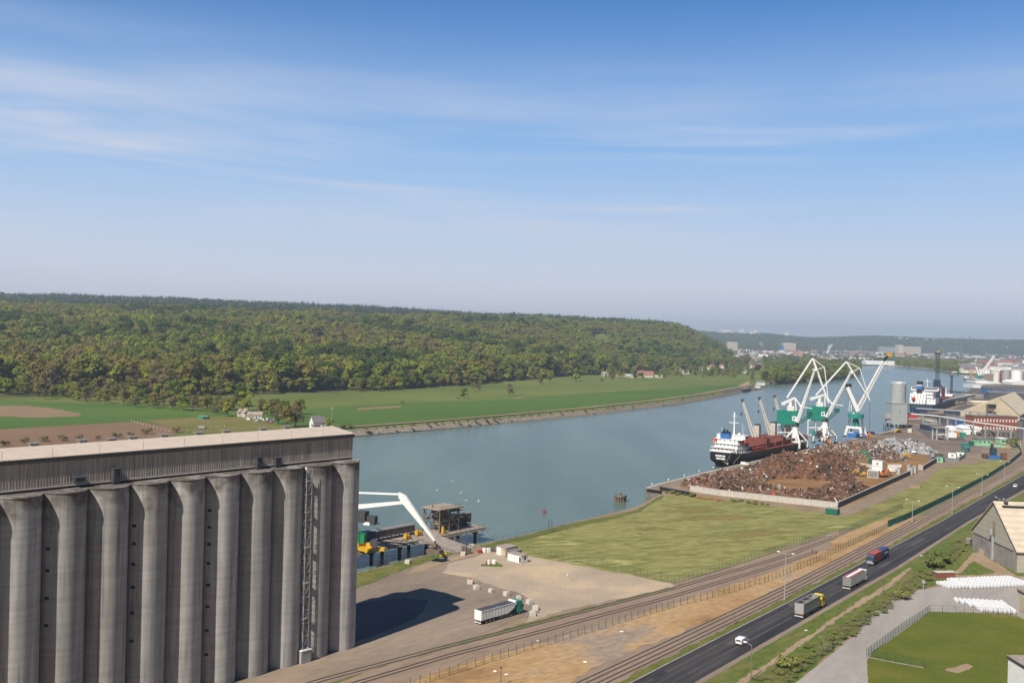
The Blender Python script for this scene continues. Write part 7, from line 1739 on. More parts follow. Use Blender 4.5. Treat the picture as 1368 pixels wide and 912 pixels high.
mb = MB(); mb.cyl(cc+Vector((0, 0, 8)), cc+Vector((0, 0, rg_.z-2)), 3.0, 2.2, 14); mb.cyl(cc+Vector((0, 0, rg_.z-1.8)), cc+Vector((0, 0, rg_.z+1.4)), 6.2, n=22); mb.build('pedestal', 'teal', t)
mb = MB()
for k in range(6): a_ = k*1.047; mb.bar(cc+Vector((5.4*math.cos(a_), 5.4*math.sin(a_), rg_.z-1.8)), cc+Vector((6.2*math.cos(a_), 6.2*math.sin(a_), 9)) , .35)
mb.build('struts', 'dark_grey', t)
mb = MB(); mb.add([W(1139.2, 553, -5.7), W(1141.4, 553, -5.7), W(1141.4, 550.8, -5.7), W(1139.2, 550.8, -5.7)], [(0, 1, 2, 3)]); mb.build('logo_panel', 'white_bright', t)
mb = MB(); mb.bar(W(1145, 549), W(1131.5, 517), 4.6, 3.2, 2.6, 2.6); mb.bar(W(1137, 549, 2), W(1138, 534, 2), .5); mb.bar(W(1134, 549, 2), W(1136, 532, 2), .4); mb.build('tower', 'white_paint', t)
mb = MB(); 
for s in (-1, 1): mb.cyl(W(1132.5, 514.5)+Vector((s*1.6, -1.2, 0)), W(1132.5, 514.5)+Vector((s*1.6, 1.2, 0)), 1.4)
mb.build('sheaves', 'black', t)
mb = MB(); p_, q_ = W(1145.5, 548), W(1180.5, 482.5); lattice(mb, p_, q_, 2.4, 16, .42, .7); mb.build('main_jib', 'white_paint', t)
mb = MB(); mb.bar(q_, W(1185.5, 475.5), 1.6); mb.m = 1; mb.box(W(1188, 473.5), (4.2, 1.6, 2.6), 0); mb.build('jib_head', ['black', 'yellow'], t)
mb = MB(); mb.bar(W(1132.5, 514), W(1180, 484), .12); mb.cyl(W(1186, 474), W(1186, 500), .06, n=4); mb.build('hoist_rope', 'dark_grey', t)
junk('equipment_pile', 'blue tarpaulin covered equipment under the single jib crane', 'equipment', 1142, 584, 38, [('tarpaulin', 'blue', [('b', (0, 0, 2), (7, 12, 3.6)), ('b', (4, 6, 1.2), (5, 7, 2.4), .3)]), ('crate', 'white_paint', [('b', (-2, -3, 3.9), (4, 4, .5))])])
junk('blue_skip', 'blue tipped skip beside the orange grab on the quay', 'skip', 1163, 580.5, 60, [('body', 'blue', [('b', (0, 0, 1.2), (4, 7, 2.2), .2)]), ('rim', 'dark_grey', [('b', (0, 0, 2.35), (4.1, 7.1, .15), .2)])])
junk('yellow_hopper', 'small yellow machine on the quay beside the grey tower', 'machine', 1199.5, 577.5, 60, [('body', 'yellow', [('b', (0, 0, 1), (3, 5, 2)), ('b', (0, 0, 2.4), (1.6, 2, 1.2))]), ('base', 'dark_grey', [('b', (0, 0, .1), (3.4, 5.4, .2))])])
junk('white_box', 'cream box cabin standing on the yard right of the grey tower', 'cabin', 1216, 577.5, 38, [('body', 'cream_paint', [('b', (0, 0, 1.6), (3.4, 3.4, 3.0))]), ('roof', 'white_paint', [('b', (0, 0, 3.2), (3.7, 3.7, .2))])])
print('p6 done')
# ================================================================== PORT BUILDINGS BEYOND THE SCRAP YARD
def bbox_px(name, label, cat, x0, x1, ybase, ytop, wall, roof, depth=30, az=0, roofkind='flat', rh=3, group=None, windows=None, wcol='glass', over=.4, chimney=False):
    """building whose camera-side face spans photo columns x0..x1 at ground row ybase and reaches row ytop (eave)"""
    A = G((x0+x1)/2, ybase+(0)); D = A.y; w = (x1-x0)*D/FPX; h = HZ(A, (x0+x1)/2, ytop)-A.z
    if roofkind == 'gable_front': pass
    t = thing(name, label, cat, A, az, group)
    mb = MB(); mb.b2(-w/2, w/2, 0, depth, 0, h); mb.build('walls', wall, t)
    if roofkind == 'flat': mb = MB(); mb.b2(-w/2-over, w/2+over, -over, depth+over, h, h+.5); mb.build('roof', roof, t)
    elif roofkind == 'ridge': mb = MB(); mb.gable(-w/2-over, w/2+over, -over, depth+over, h, h+rh, along='x'); rf = mb.build('roof', roof, t)
    elif roofkind == 'gable': mb = MB(); mb.gable(-w/2-over, w/2+over, -over, depth+over, h, h+rh, along='y'); rf = mb.build('roof', roof, t)
    elif roofkind == 'arch':
        mb = MB(); pr = [(-w/2-over, h)]+[(-(w/2+over)*math.cos(a), h+rh*math.sin(a)) for a in np.linspace(.15, math.pi-.15, 12)]+[(w/2+over, h)]; mb.ext(pr, -over, depth+over); mb.build('roof', roof, t)
    if chimney: mb = MB(); mb.box((w*.25, depth*.5, h+rh*.8), (.9, .9, 2.2)); mb.build('chimney', 'brick', t)
    if windows:
        nx, nz = windows; mb = MB()
        for i in range(nx):
            for k in range(nz):
                x = -w/2+(i+.5)*w/nx; z = (k+.5)*h/nz; ww, hh2 = w/nx*.42, h/nz*.34; mb.b2(x-ww/2, x+ww/2, -.06, .0, z-hh2/2, z+hh2/2)
        mb.build('windows', wcol, t)
    return t
# grey tower on the quay
A = G(1201.5, 572); D = A.y; k_ = D/FPX
t = thing('grey_tower', 'grey square tower topped by a big grey cylinder on the quay edge', 'tower', A, 0)
zt = HZ(A, 1201, 539); w = 20.5*k_; zb_ = 3.5
mb = MB(); mb.b2(-w/2, w/2, 0, w, zb_, zt); mb.build('tower_block', 'grey_paint', t)
mb = MB(); mb.b2(-w/2-.3, w/2+.3, -.3, w+.3, zt, zt+.9); mb.b2(-w/2-5.2, -w/2, 2, 8, zt-14, zt-10); mb.b2(-w/2-3.5, -w/2, 3, 7, zt-18, zt-14); mb.build('side_platform', 'galvanised', t)
zt2 = HZ(A, 1201, 512.5); mb = MB(); mb.cyl((1.0, w/2, zt+.9), (1.0, w/2, zt2), 6.6, n=32); mb.build('cylinder', 'grey_paint', t, smooth=True)
mb = MB()
for i in range(16): a = i*math.pi/8; mb.bar((1+6.4*math.cos(a), w/2+6.4*math.sin(a), zt2), (1+6.4*math.cos(a), w/2+6.4*math.sin(a), zt2+1.2), .25)
for i in range(16): a, b = i*math.pi/8, (i+1)*math.pi/8; mb.bar((1+6.4*math.cos(a), w/2+6.4*math.sin(a), zt2+1.2), (1+6.4*math.cos(b), w/2+6.4*math.sin(b), zt2+1.2), .25)
mb.box((1, w/2, zt2+.8), (4, 3, 1.6)); mb.build('roof_railing', 'white_paint', t)
mb = MB()
for x in (-w/2+1, -w/6, w/6, w/2-1):
    for y in (.8, w-1): mb.bar((x, y, 0), (x, y, zb_), 1.2)
mb.build('piers', 'dark_grey', t); mb = MB(); mb.b2(w/2, w/2+1.2, 1, w-1, 1, zt+.3); mb.build('dark_edge', 'dark_wall', t); mb = MB(); mb.b2(-.6, .9, -.05, 0, 14, 14.9); mb.build('hatch', 'dark_grey', t)
mb = MB()
for i in range(5): mb.bar((-w/2-6+i*1.4, 3, -6), (-w/2-6+i*1.4, 3, 3.0), .5)
mb.build('fender_piles', 'dark_grey', t)

# second ship
sh = thing('cargo_ship', 'distant cargo ship with a tall white superstructure behind the grey tower', 'cargo ship', (477, 1128, -4), 32.5)
mb = MB(); B_ = 15; ys_ = [(0, .75, 12), (8, 1, 12), (150, 1, 12), (165, .85, 13), (178, .5, 14.5), (186, .05, 16)]
pts_ = [[(-B_*f, y, z), (-B_*f*.96, y, 0), (B_*f*.96, y, 0), (B_*f, y, z)] for y, f, z in ys_]
vs = [p for s in pts_ for p in s]; fs = [(i*4+k, i*4+4+k, i*4+5+k, i*4+k+1) for i in range(5) for k in range(3)]+[(i*4+3, i*4+7, i*4+4, i*4) for i in range(5)]+[(0, 1, 2, 3), (23, 22, 21, 20)]
mb.add(vs, fs); mb.build('hull', 'navy_steel', sh)
mb = MB(); mb.b2(-14, 14, 3, 26, 12, 19); mb.b2(-11, 11, 6, 25, 19, 27); mb.b2(-15, 15, 16, 25, 27, 31); mb.b2(-13, 4, -.5, 6, 12, 24); mb.build('superstructure', 'white_bright', sh)
mb = MB()
for z, x in ((15, 12), (18, 12), (21.5, 10), (24.5, 10)):
    for i in range(7): xx = -x+i*x/3; mb.b2(xx-.5, xx+.5, 2.9 if z < 19 else 5.9, 3.0 if z < 19 else 6.0, z, z+1.1)
mb.b2(-14, 14, 15.85, 15.95, 28.6, 30.2); mb.build('windows', 'glass', sh)
mb = MB()
for z_, x_, y_ in ((19, 14.6, 2.4), (23, 12, 5.2), (27, 15.4, 5.0), (31, 15.5, 15.5)): mb.b2(-x_, x_, y_, 26, z_-.02, z_+.35)
for k in range(6): mb.bar((-12.5+k*3.2, -1.0, 12), (-10.9+k*3.2, -1.0, 24), .35)
mb.build('deck_edges', 'far_grey', sh)
mb = MB(); mb.b2(-7, -1, 4.0, 10, 24, 38); mb.m = 1; mb.b2(-7.1, -.9, 3.9, 10.1, 29, 33); mb.m = 2; mb.b2(-7.05, -.95, 3.95, 10.05, 33, 34); mb.build('funnel', ['black', 'blue', 'white_bright'], sh)
mb = MB(); mb.blob((-9, 0, 17.5), (2.2, 4.0, 2.6), 2, jit=.02); mb.build('lifeboat', 'red', sh)
mb = MB(); mb.cyl((2, 20, 31), (2, 20, 41), .4, n=6); mb.bar((-2, 20, 38), (6, 20, 38), .4); mb.build('mast', 'white_paint', sh)
mb = MB()
for y in range(32, 160, 24): mb.b2(-11, 11, y, y+19, 12, 15)
mb.build('hatch_covers', 'hatch_red', sh)
mb = MB(); mb.b2(-9, 9, 164, 178, 14, 17.5); mb.cyl((0, 172, 16), (0, 172, 26), .5, n=6); mb.build('forecastle', 'white_bright', sh)
mb = MB(); 
for y in (52, 100, 148): mb.b2(-2, 2, y, y+4, 15, 27); mb.bar((0, y, 24), (0, y-18, 30), 1.2)
mb.build('deck_cranes', 'hatch_red', sh)

# mobile tower cranes
def tower_crane(label, px, pyb, ptop, dark, base, w=4.5, solid=True, ybase=None):
    A = G(px, pyb); zt = HZ(A, px+(pyb-ptop)*.026, ptop); t = thing('mobile_crane', label, 'harbour crane', A, 0)
    mb = MB(); mb.box((0, 0, 2.0), (9.5, 7, 2.6)); mb.box((0, 0, 4.6), (7.5, 6, 2.8)); mb.cyl((-4.5, 0, 4.4), (4.5, 0, 4.4), 2.3); mb.build('undercarriage', base, t)
    if solid:
        mb = MB(); mb.b2(-w*.7, w*.7, -2, 3, zt*.20, zt*.50); mb.build('machine_house', dark, t)
    mb = MB(); lattice(mb, (0, 0, 6), (0, 0, zt*.96), w*.72, 20, .30, .85); mb.box((0, 0, zt*.955), (w*1.3, 3, 2.0)); mb.build('lattice_tower', dark, t)
    mb = MB(); mb.box((0, 0, zt*.985), (3.2, 2, 1.8)); mb.build('mast_head', 'yellow', t)
    for x in (-3, 3): mb = MB(); mb.b2(x-.6, x+.6, -4, 4, 0, 1.4); mb.build('outrigger', 'dark_grey', t)
    return t
tower_crane('tall dark blue lattice mobile crane with a yellow base beside the distant ship', 1251, 546, 468.5, 'navy_steel', 'yellow', w=4.6)
tower_crane('thinner dark lattice mobile crane with a yellow base, right of the distant ship', 1270.5, 538.5, 500, 'navy_steel', 'yellow', w=3.0, solid=False)

# elevated conveyors
def conveyor(label, pts, h, w, hh, m, legs=6, legm='galvanised', z0=0):
    P = [G(x, y) for x, y in pts]; P = [Vector((p.x, p.y, 0)) for p in P]; o = P[0]; t = thing('conveyor_bridge', label, 'conveyor', o, 0)
    mb = MB()
    for a, b in zip(P, P[1:]): mb.bar(a-o+Vector((0, 0, h+hh/2)), b-o+Vector((0, 0, h+hh/2)), w, hh)
    mb.build('gallery', m, t); L = resample(P, (P[-1]-P[0]).length/legs)
    for p in L:
        mb = MB()
        for s in (-1, 1): mb.bar(p-o+Vector((s*w*.4, 0, 0)), p-o+Vector((s*w*.3, 0, h)), .45)
        mb.bar(p-o+Vector((-w*.4, 0, h*.5)), p-o+Vector((w*.4, 0, h*.5)), .3)
        mb.build('trestle', legm, t)
    return t
# ground rows below the elevated line: z = 11 m
conveyor('long thin white elevated pipe bridge crossing in front of the brick building', [(1211, 569), (1255, 573), (1300, 582), (1368, 592)], 11.5, 1.0, .8, 'white_paint', 9)
conveyor('blue and white elevated conveyor behind the long white pipe bridge', [(1224, 556.5), (1262, 559), (1296, 561), (1368, 572)], 8.5, 2.4, 1.1, 'grey_paint', 8, 'navy_steel')
conveyor('short pale elevated conveyor rising beside the big beige hall', [(1258, 545), (1290, 538), (1300, 536)], 7, 5, 3, 'concrete_pale', 4)
# big beige hall with gable towards us
L_, R2_ = AT(1283, 560, 1040), AT(1362, 562, 1010); L_.z = 0; R2_.z = 0; hw2 = (R2_-L_).length/2; v = (R2_-L_); az_ = math.degrees(math.atan2(v.x, v.y))-90
c_ = (L_+R2_)/2; t = thing('storage_hall', 'huge beige storage hall with a broad gable and a dark broken opening', 'storage hall', c_, az_)
mb = MB(); mb.ext([(-hw2, 0), (hw2, 0), (hw2, 6), (.17*hw2*2, 23.5), (-hw2, 6)], 0, 150); mb.build('walls', 'beige_wall', t)
xr = .34*hw2
mb = MB(); mb.ext([(xr, 23.55), (hw2+1, 5.6), (hw2+1, 6.2), (xr, 24.3)], -1, 150); mb.ext([(xr, 23.55), (-hw2-1, 5.6), (-hw2-1, 6.2), (xr, 24.3)], 2.0, 150); mb.build('roof', 'beige_roof', t)
mb = MB(); mb.b2(-2.5, 6, -.3, .4, 11.5, 16); mb.build('broken_opening', 'black', t)
mb = MB(); mb.b2(-3.5, -1.5, -2.5, 0, 7, 16); mb.b2(-1.5, 4, -2.5, 0, 8.5, 11.5); mb.b2(2, 6.3, -2.6, 0, 6.5, 8.5); mb.build('rusty_chute', 'rust_steel', t)
# brick building
t = bbox_px('brick_building', 'red brick office building with two rows of white windows below the beige hall', 'office building', 1299, 1360, 577, 556.5, 'brick', 'brown_grey', depth=14, windows=(14, 2), wcol='far_white', az=-4)
t = bbox_px('workshop', 'long low dark grey shed in front of the brick building', 'shed', 1318, 1357, 585, 577, 'brown_grey', 'brown_grey', depth=10, roofkind='ridge', rh=1.5, windows=(6, 1))
t = bbox_px('workshop', 'brown arched low shed beside the white tarpaulin shed', 'shed', 1313, 1344, 583, 580, 'brown_grey', 'brown_grey', depth=14, roofkind='arch', rh=2.2)
t = bbox_px('tarpaulin_shed', 'white tarpaulin covered shed with a dark round opening', 'shed', 1287, 1311, 580.5, 573, 'white_bright', 'white_bright', depth=14, roofkind='arch', rh=3.0)
mb = MB(); mb.b2(-1.5, 1.2, -.15, 0, 0, 2.6); mb.build('opening', 'teal_dark', t)
t = bbox_px('tarpaulin_shed', 'lower white tarpaulin heap left of the round opening shed', 'shed', 1270, 1290, 577.5, 575, 'white_bright', 'white_bright', depth=14, roofkind='arch', rh=3.2)
t = bbox_px('tarpaulin_shed', 'small white tarpaulin flap at the right of the round opening shed', 'shed', 1308, 1316, 581, 578, 'white_bright', 'white_bright', depth=8, roofkind='arch', rh=1.2)
bbox_px('shipping_container', 'white container in front of the white tarpaulin heap', 'container', 1265, 1278, 584.5, 578.5, 'white_bright', 'white_paint', depth=3, roofkind='flat', over=.05)
bbox_px('shipping_container', 'orange container between the white and the green one', 'container', 1278.5, 1284, 583, 577.8, 'orange', 'orange', depth=6, over=.05)
bbox_px('shipping_container', 'green container at the right end of the container row', 'container', 1284.8, 1290.6, 583.8, 578.8, 'teal', 'teal', depth=6, over=.05)
bbox_px('hut', 'pale green hut with a grey roof inside the green fence', 'hut', 1306.5, 1324, 593, 587, 'pale_green', 'slate', depth=9, roofkind='flat', windows=(3, 1))
bbox_px('hut', 'smaller pale green hut with a white roof inside the green fence', 'hut', 1335.5, 1345, 592.5, 586, 'pale_green', 'white_bright', depth=7, roofkind='flat', windows=(1, 1))
bbox_px('storage_tank', 'dark green square tank left of the pale green hut', 'tank', 1296, 1301.5, 595.5, 590.5, 'teal_dark', 'teal_dark', depth=3, over=.1)
fence([G(1301, 595), G(1325, 596), G(1350, 599), G(1358, 603)], 4, 2.0, 'low pale green fence in front of the pale green huts', net='pale_green')
# portal frame
A = G(1258.5, 588); t = thing('weigh_portal', 'pinkish grey open portal frame with a flat roof on the port yard', 'portal frame', A, 0); kk = A.y/FPX
mb = MB()
for x in (-7.2*kk, 7.2*kk):
    for y in (0, 8): mb.bar((x, y, 0), (x, y, 9.6), .8)
for z in (4.5,):
    mb.bar((-7.2*kk, 0, z), (7.2*kk, 0, z), .5); mb.bar((-7.2*kk, 8, z), (7.2*kk, 8, z), .5)
mb.bar((-7.2*kk, 0, 4.5), (7.2*kk, 0, .5), .35); mb.build('frame', 'concrete_pale', t); mb = MB(); mb.b2(-9*kk, 9*kk, -1, 9, 9.6, 10.3); mb.build('roof', 'jetty_deck', t)
mb = MB(); mb.box((0, 4, 5.6), (6, 3, 2.2)); mb.build('tank', 'white_paint', t)
# mixed yard clutter as separate low sheds
SH = [(1213, 1236, 566, 561, 'brown_grey', 'jetty_deck', 'flat', 'brown low open shed right of the grey tower'), (1240, 1262, 575.5, 569, 'navy_steel', 'slate', 'flat', 'dark blue steel shed beside the portal frame'),
      (1243, 1252, 571, 563, 'galvanised', 'cream_paint', 'flat', 'pale ribbed silo box with a yellow panel behind the dark blue shed'), (1262, 1296, 566, 560, 'dark_wall', 'slate', 'ridge', 'dark long shed left of the brick building'),
      (1283, 1299, 570, 563, 'blue', 'slate', 'flat', 'blue walled shed touching the left end of the brick building'), (1270, 1296, 553, 549, 'navy_steel', 'brown_grey', 'flat', 'dark conveyor house behind the blue conveyor'),
      (1300, 1330, 541, 538, 'beige_wall', 'beige_roof', 'ridge', 'beige roofed long shed behind the left slope of the big hall'), (1276, 1292, 536, 531.5, 'navy_steel', 'slate', 'flat', 'dark quay shed beyond the second mobile crane'),
      (1292, 1316, 532, 528, 'concrete', 'concrete_pale', 'flat', 'pale long quay shed along the water, right of the dark one'), (1322, 1372, 534, 525, 'dark_wall', 'slate', 'ridge', 'dark long hall between the beige hall and the arched hall'),
      (1346, 1366, 525, 521.5, 'brown_grey', 'blue', 'flat', 'shed with a bright blue roof before the arched hall'), (1325, 1378, 523, 518, 'brown_grey', 'brown_grey', 'arch', 'big grey brown arched hall at the right edge'),
      (1317, 1338, 517, 513, 'white_paint', 'white_paint', 'arch', 'white arched roof left of the big arched hall'), (1300, 1312, 518, 514, 'white_paint', 'white_paint', 'flat', 'white port building below the distant white crane'),
      (1303, 1318, 511, 508, 'white_paint', 'far_grey', 'ridge', 'small white sheds behind the distant white crane'), (1352, 1376, 514, 511, 'white_paint', 'white_bright', 'arch', 'white roof behind the top of the arched hall'),
      (1283, 1300, 527, 524.5, 'concrete', 'dark_grey', 'flat', 'low grey quay platform by the far water edge'), (1326, 1329, 526.5, 520.5, 'blue', 'blue', 'flat', 'small blue tank in front of the arched hall'),
      (1240, 1262, 558, 553.5, 'navy_steel', 'brown_grey', 'flat', 'dark blue hopper building between the ship and the conveyor'), (1215, 1226, 560, 553, 'red', 'brown_grey', 'flat', 'red steel hopper at the right of the grey tower'),
      (1228, 1238, 552, 547, 'blue_dark', 'navy_steel', 'flat', 'blue steel frame building below the ship superstructure')]
for (x0, x1, yb, yt, wl_, rf_, rk, lb) in SH: bbox_px('port_shed', lb, 'port building', x0, x1, yb, yt, wl_, rf_, depth=18 if yb > 530 else 40, roofkind=rk, rh=2.5 if yb > 530 else 5)
for (x0, x1, yb, yt, m_, lb) in ((1337, 1341.5, 511, 494.5, 'hull_red', 'dark red narrow storage tank at the left of the pale tanks'), (1341.5, 1352, 512, 494, 'galvanised', 'grey storage tank between the dark red and the white tank'), (1354.5, 1369, 513, 494.5, 'white_paint', 'large white storage tank at the right edge'), (1329, 1337, 511, 497, 'far_white', 'pale storage tank left of the dark red one')):
    A = G((x0+x1)/2, yb); r = (x1-x0)/2*A.y/FPX; h = HZ(A, (x0+x1)/2, yt); t = thing('storage_tank', lb, 'tank', A, 0)
    mb = MB(); mb.cyl((0, r, 0), (0, r, h), r, n=28); mb.build('shell', m_, t, smooth=True); mb = MB(); mb.cyl((0, r, h), (0, r, h+1.2), r*1.02, r*.3, n=28); mb.build('roof', 'cream_paint', t)
# distant white crane with boom
def small_jib(label, px, yb, D, pts, m='white_paint', ped='teal'):
    o = G(px, yb); D = o.y; t = thing('harbour_crane', label, 'harbour crane', o, 0)
    def W(a, b): return AT(a, b, D)-Vector((o.x, o.y, 0))
    mb = MB(); mb.cyl((W(px, yb).x, 0, 0), W(*pts['ring'])+Vector((0, 0, -1)), 4, 3); mb.cyl(W(*pts['ring'])+Vector((0, 0, -2)), W(*pts['ring'])+Vector((0, 0, 2.5)), 7.5, n=14); mb.build('pedestal', ped, t)
    mb = MB(); mb.bar(W(*pts['ring']), W(*pts['tower']), 5, 4, 3, 3); mb.bar(W(*pts['ring'])+Vector((4, 0, 0)), W(*pts['tower'])+Vector((8, 0, -4)), 2.2); mb.build('tower', m, t)
    mb = MB(); lattice(mb, W(*pts['ring'])+Vector((3, 0, 2)), W(*pts['tip']), 4.2, 12, .9, .6); mb.build('jib', m, t); mb = MB(); mb.bar(W(*pts['tower']), W(*pts['tip']), .4); mb.build('hoist_rope', 'dark_grey', t)
small_jib('distant white crane with a raised lattice jib on the far right quay', 1308, 510.5, 0, dict(ring=(1308, 502.5), tower=(1303.5, 489.5), tip=(1328, 475.5)))
small_jib('very distant white crane on the opposite shore behind the wooded point', 1104, 479, 0, dict(ring=(1104.5, 472.5), tower=(1108, 460), tip=(1112, 459)))
junk('work_boat', 'small brown barge lying in the far harbour basin', 'barge', 1296, 505.5, 70, [('hull', 'rust_steel', [('b', (0, 0, -2), (10, 34, 5))]), ('crane_mast', 'yellow', [('b', (0, 4, 9), (3, 3, 18))]), ('cabin', 'white_paint', [('b', (0, -10, 3), (7, 8, 5))])])
junk('river_boat', 'white boat moored along the far shore', 'boat', 1283, 497.5, 75, [('hull', 'dark_grey', [('b', (0, 0, -2.5), (9, 70, 3))]), ('deckhouse', 'white_bright', [('b', (0, 0, 1), (8, 50, 3)), ('b', (0, 4, 4.5), (6, 14, 4))])])
for (px, yb, yt, r, m_, lb) in ((1272.6, 479, 459.5, 3.0, 'dark_wall', 'left one of the twin dark chimneys above the far town'), (1276.0, 479, 459.8, 3.0, 'dark_wall', 'right one of the twin dark chimneys above the far town'), (1284.4, 478, 449.5, 2.6, 'brown_grey', 'thin reddish chimney on the skyline, left of the tallest one'), (1294.6, 479, 449, 2.8, 'dark_wall', 'tallest thin dark chimney on the skyline')):
    A = G(px, yb); h = HZ(A, px+.5, yt); t = thing('chimney', lb, 'chimney', A, 0); mb = MB(); mb.cyl((0, 0, 0), (0, 0, h), r, r*.75, 12); mb.build('stack', m_, t); mb = MB(); mb.cyl((0, 0, h-6), (0, 0, h+.5), r*1.1, r*1.1, 12); mb.build('rim', 'red' if r == 2.6 else 'black', t)
junk('rusty_tank_stack', 'rusty scrap piles on the grass before the green corner fence', 'scrap heap', 1318, 612, 40, [('heap', 'scrap_rust', [('b', (0, 0, 1.6), (5, 6, 3.2), .5), ('b', (3, 3, 2.4), (3, 3, 4.8), .9)]), ('plate', 'scrap_brown', [('b', (0, 4, 1.2), (4, 3, 2.0), 1.0)])])
junk('rusty_tank_stack', 'small rusty tower of scrap right of the blue machine', 'scrap heap', 1341, 613.5, 40, [('heap', 'scrap_rust', [('b', (0, 0, 2.0), (3.4, 3.4, 4.0), .5)]), ('plate', 'scrap_brown', [('b', (0, 0, 4.2), (2, 2, .6), 1.0)])])
junk('blue_machine', 'bright blue base with a dark machine on top in the grass', 'machine', 1327.5, 613, 5, [('base', 'blue', [('b', (0, 0, 1.3), (7.5, 3, 2.4))]), ('tower', 'navy_steel', [('b', (0, 1, 5.0), (3.6, 3, 5)), ('c', (-1, 1, 7), (-1, 1, 10), 1.0)])])
t = thing('orange_hose', 'orange looped hose lying on the bare mound', 'hose', G(1347.5, 600.5), 0); mb = MB()
for i in range(10): a, b = math.pi*i/10, math.pi*(i+1)/10; mb.cyl((3.6*math.cos(a), 0, .5+1.6*math.sin(a)), (3.6*math.cos(b), 0, .5+1.6*math.sin(b)), .4, n=6)
mb.build('hose', 'orange', t)

# ================================================================== HOUSES
def house(label, px, py, L=11, W=8, H=3.2, rh=3, az=0, wall='render_wall', roof='terracotta', ch=True, group=None, win=True, name='house', cat='house', hz_=None):
    g = G(px, py); z = hxy(g.x, g.y) if hz_ is None else hz_
    t = thing(name, label, cat, (g.x, g.y, z-.5), az, group); H += .5
    mb = MB(); mb.b2(-L/2, L/2, -W/2, W/2, 0, H); mb.extx([(-W/2, H), (W/2, H), (0, H+rh*.93)], -L/2, L/2); mb.build('walls', wall, t)
    mb = MB()
    for s in (-1, 1): mb.extx([(s*(W/2+.5), H-.25), (0, H+rh), (0, H+rh+.25), (s*(W/2+.5), H)], -L/2-.4, L/2+.4)
    rf = mb.build('roof', roof, t)
    if ch:
        mb = MB(); mb.box((L*.38, 0, H+rh+.3), (.8, .8, 1.8)); mb.build('chimney', 'brick', rf)
    if win:
        mb = MB(); n = max(2, int(L/3))
        for i in range(n): x = -L/2+(i+.5)*L/n; mb.b2(x-.5, x+.5, -W/2-.04, -W/2, 1.4, 2.6)
        mb.build('windows', 'glass', t)
        mb = MB(); mb.b2(-L/2-.04, -L/2, -.5, .5, 1.4, 2.6); mb.build('side_window', 'glass', t)
    return t
def on_hill(px, py, d):     # point on the hill along the sight line column at distance d
    x = d*(px-684)/FPX; return x, d
house('white farm cottage with a brown tiled roof, left of the pair by the paddock', 322, 556, 8, 6, 3.4, 3, 60, roof='jetty_deck', wall='render_wall')
house('tall white fronted cottage with a brown roof, between the two other farm roofs', 329, 557, 7, 6, 4.0, 3.2, 50, roof='jetty_deck', wall='render_wall')
house('cream long farm building with a brown tiled roof, right of the pair by the paddock', 341, 559, 12, 6.5, 3.4, 2.4, -5, roof='jetty_deck', wall='cream_paint')
house('white house with a steep grey slate roof beside the silo roof end', 424, 571, 10, 8, 4.2, 4.8, -35, roof='slate', wall='white_paint', hz_=0)
junk('garden_shed', 'small dark green shed standing alone in the paddock', 'shed', 272, 559.5, 10, [('walls', 'teal', [('b', (0, 0, 1.2), (8, 3.5, 2.4))]), ('roof', 'galvanised', [('b', (0, 0, 2.5), (8.4, 4, .2))]), ('opening', 'black', [('b', (2, -1.8, 1.0), (3, .1, 1.8))])])
junk('farm_trailer', 'small grey white trailer in the paddock near the silo roof', 'trailer', 270, 573, 10, [('body', 'galvanised', [('b', (0, 0, 1.4), (5, 2.2, 1.6))]), ('wheels', 'tyre', [('c', (-1.2, -1.2, .5), (-1.2, 1.2, .5), .5), ('c', (1.2, -1.2, .5), (1.2, 1.2, .5), .5)])])
rj = random.Random(9)
FC = ['white_paint', 'steel', 'red_orange', 'blue', 'galvanised', 'brown_grey', 'green_paint', 'white_bright']
for i in range(22):
    px = rj.uniform(330, 376); py = 562+rj.uniform(-2, 2.5)+(px-350)*.09
    m_ = FC[i % len(FC)]; w_ = rj.uniform(1.5, 4)
    t = thing('scrapped_car', 'small vehicle or crate in the cluttered farm yard below the cottages', 'vehicle', G(px, py), rj.uniform(0, 90), 'clutter in the farm yard')
    mb = MB(); mb.box((0, 0, .7), (w_, 1.8, 1.0)); mb.box((-.2, 0, 1.4), (w_*.55, 1.6, .6), taper=.8); mb.build('body', m_, t); mb = MB(); mb.b2(-w_*.35, w_*.35, -.95, .95, 0, .35); mb.build('wheels', 'tyre', t)
f = fence(pl((176, 563), (200, 570), (226, 576), (250, 575), (300, 570)), 7, 1.4, 'pale wooden paddock fence beyond the silo roof', post='white_paint', wire='steel', rails=(.9,), pw=.18)
lt_ = thing('lamp_mast', 'tall thin mast beside the white house with the slate roof', 'mast', G(443, 575), 0); mb = MB(); mb.cyl((0, 0, 0), (0, 0, 17), .2, .12, 6); mb.build('pole', 'galvanised', lt_); mb = MB(); mb.box((0, 0, 17), (1.2, .3, .3)); mb.build('head', 'white_paint', lt_)
house('stone manor house with a slate roof at the foot of the wood', 811, 499.5, 20, 10, 8, 5, 15, wall='tan_wall', roof='slate')
house('cream lower wing in front of the stone manor house', 808, 502.5, 14, 8, 5, 4, 60, wall='render_wall', roof='jetty_deck')
house('orange roofed long barn right of the stone manor house', 862, 504, 30, 14, 4.5, 8, 5, wall='render_wall', roof='terracotta2' if 'terracotta2' in M else 'terracotta')
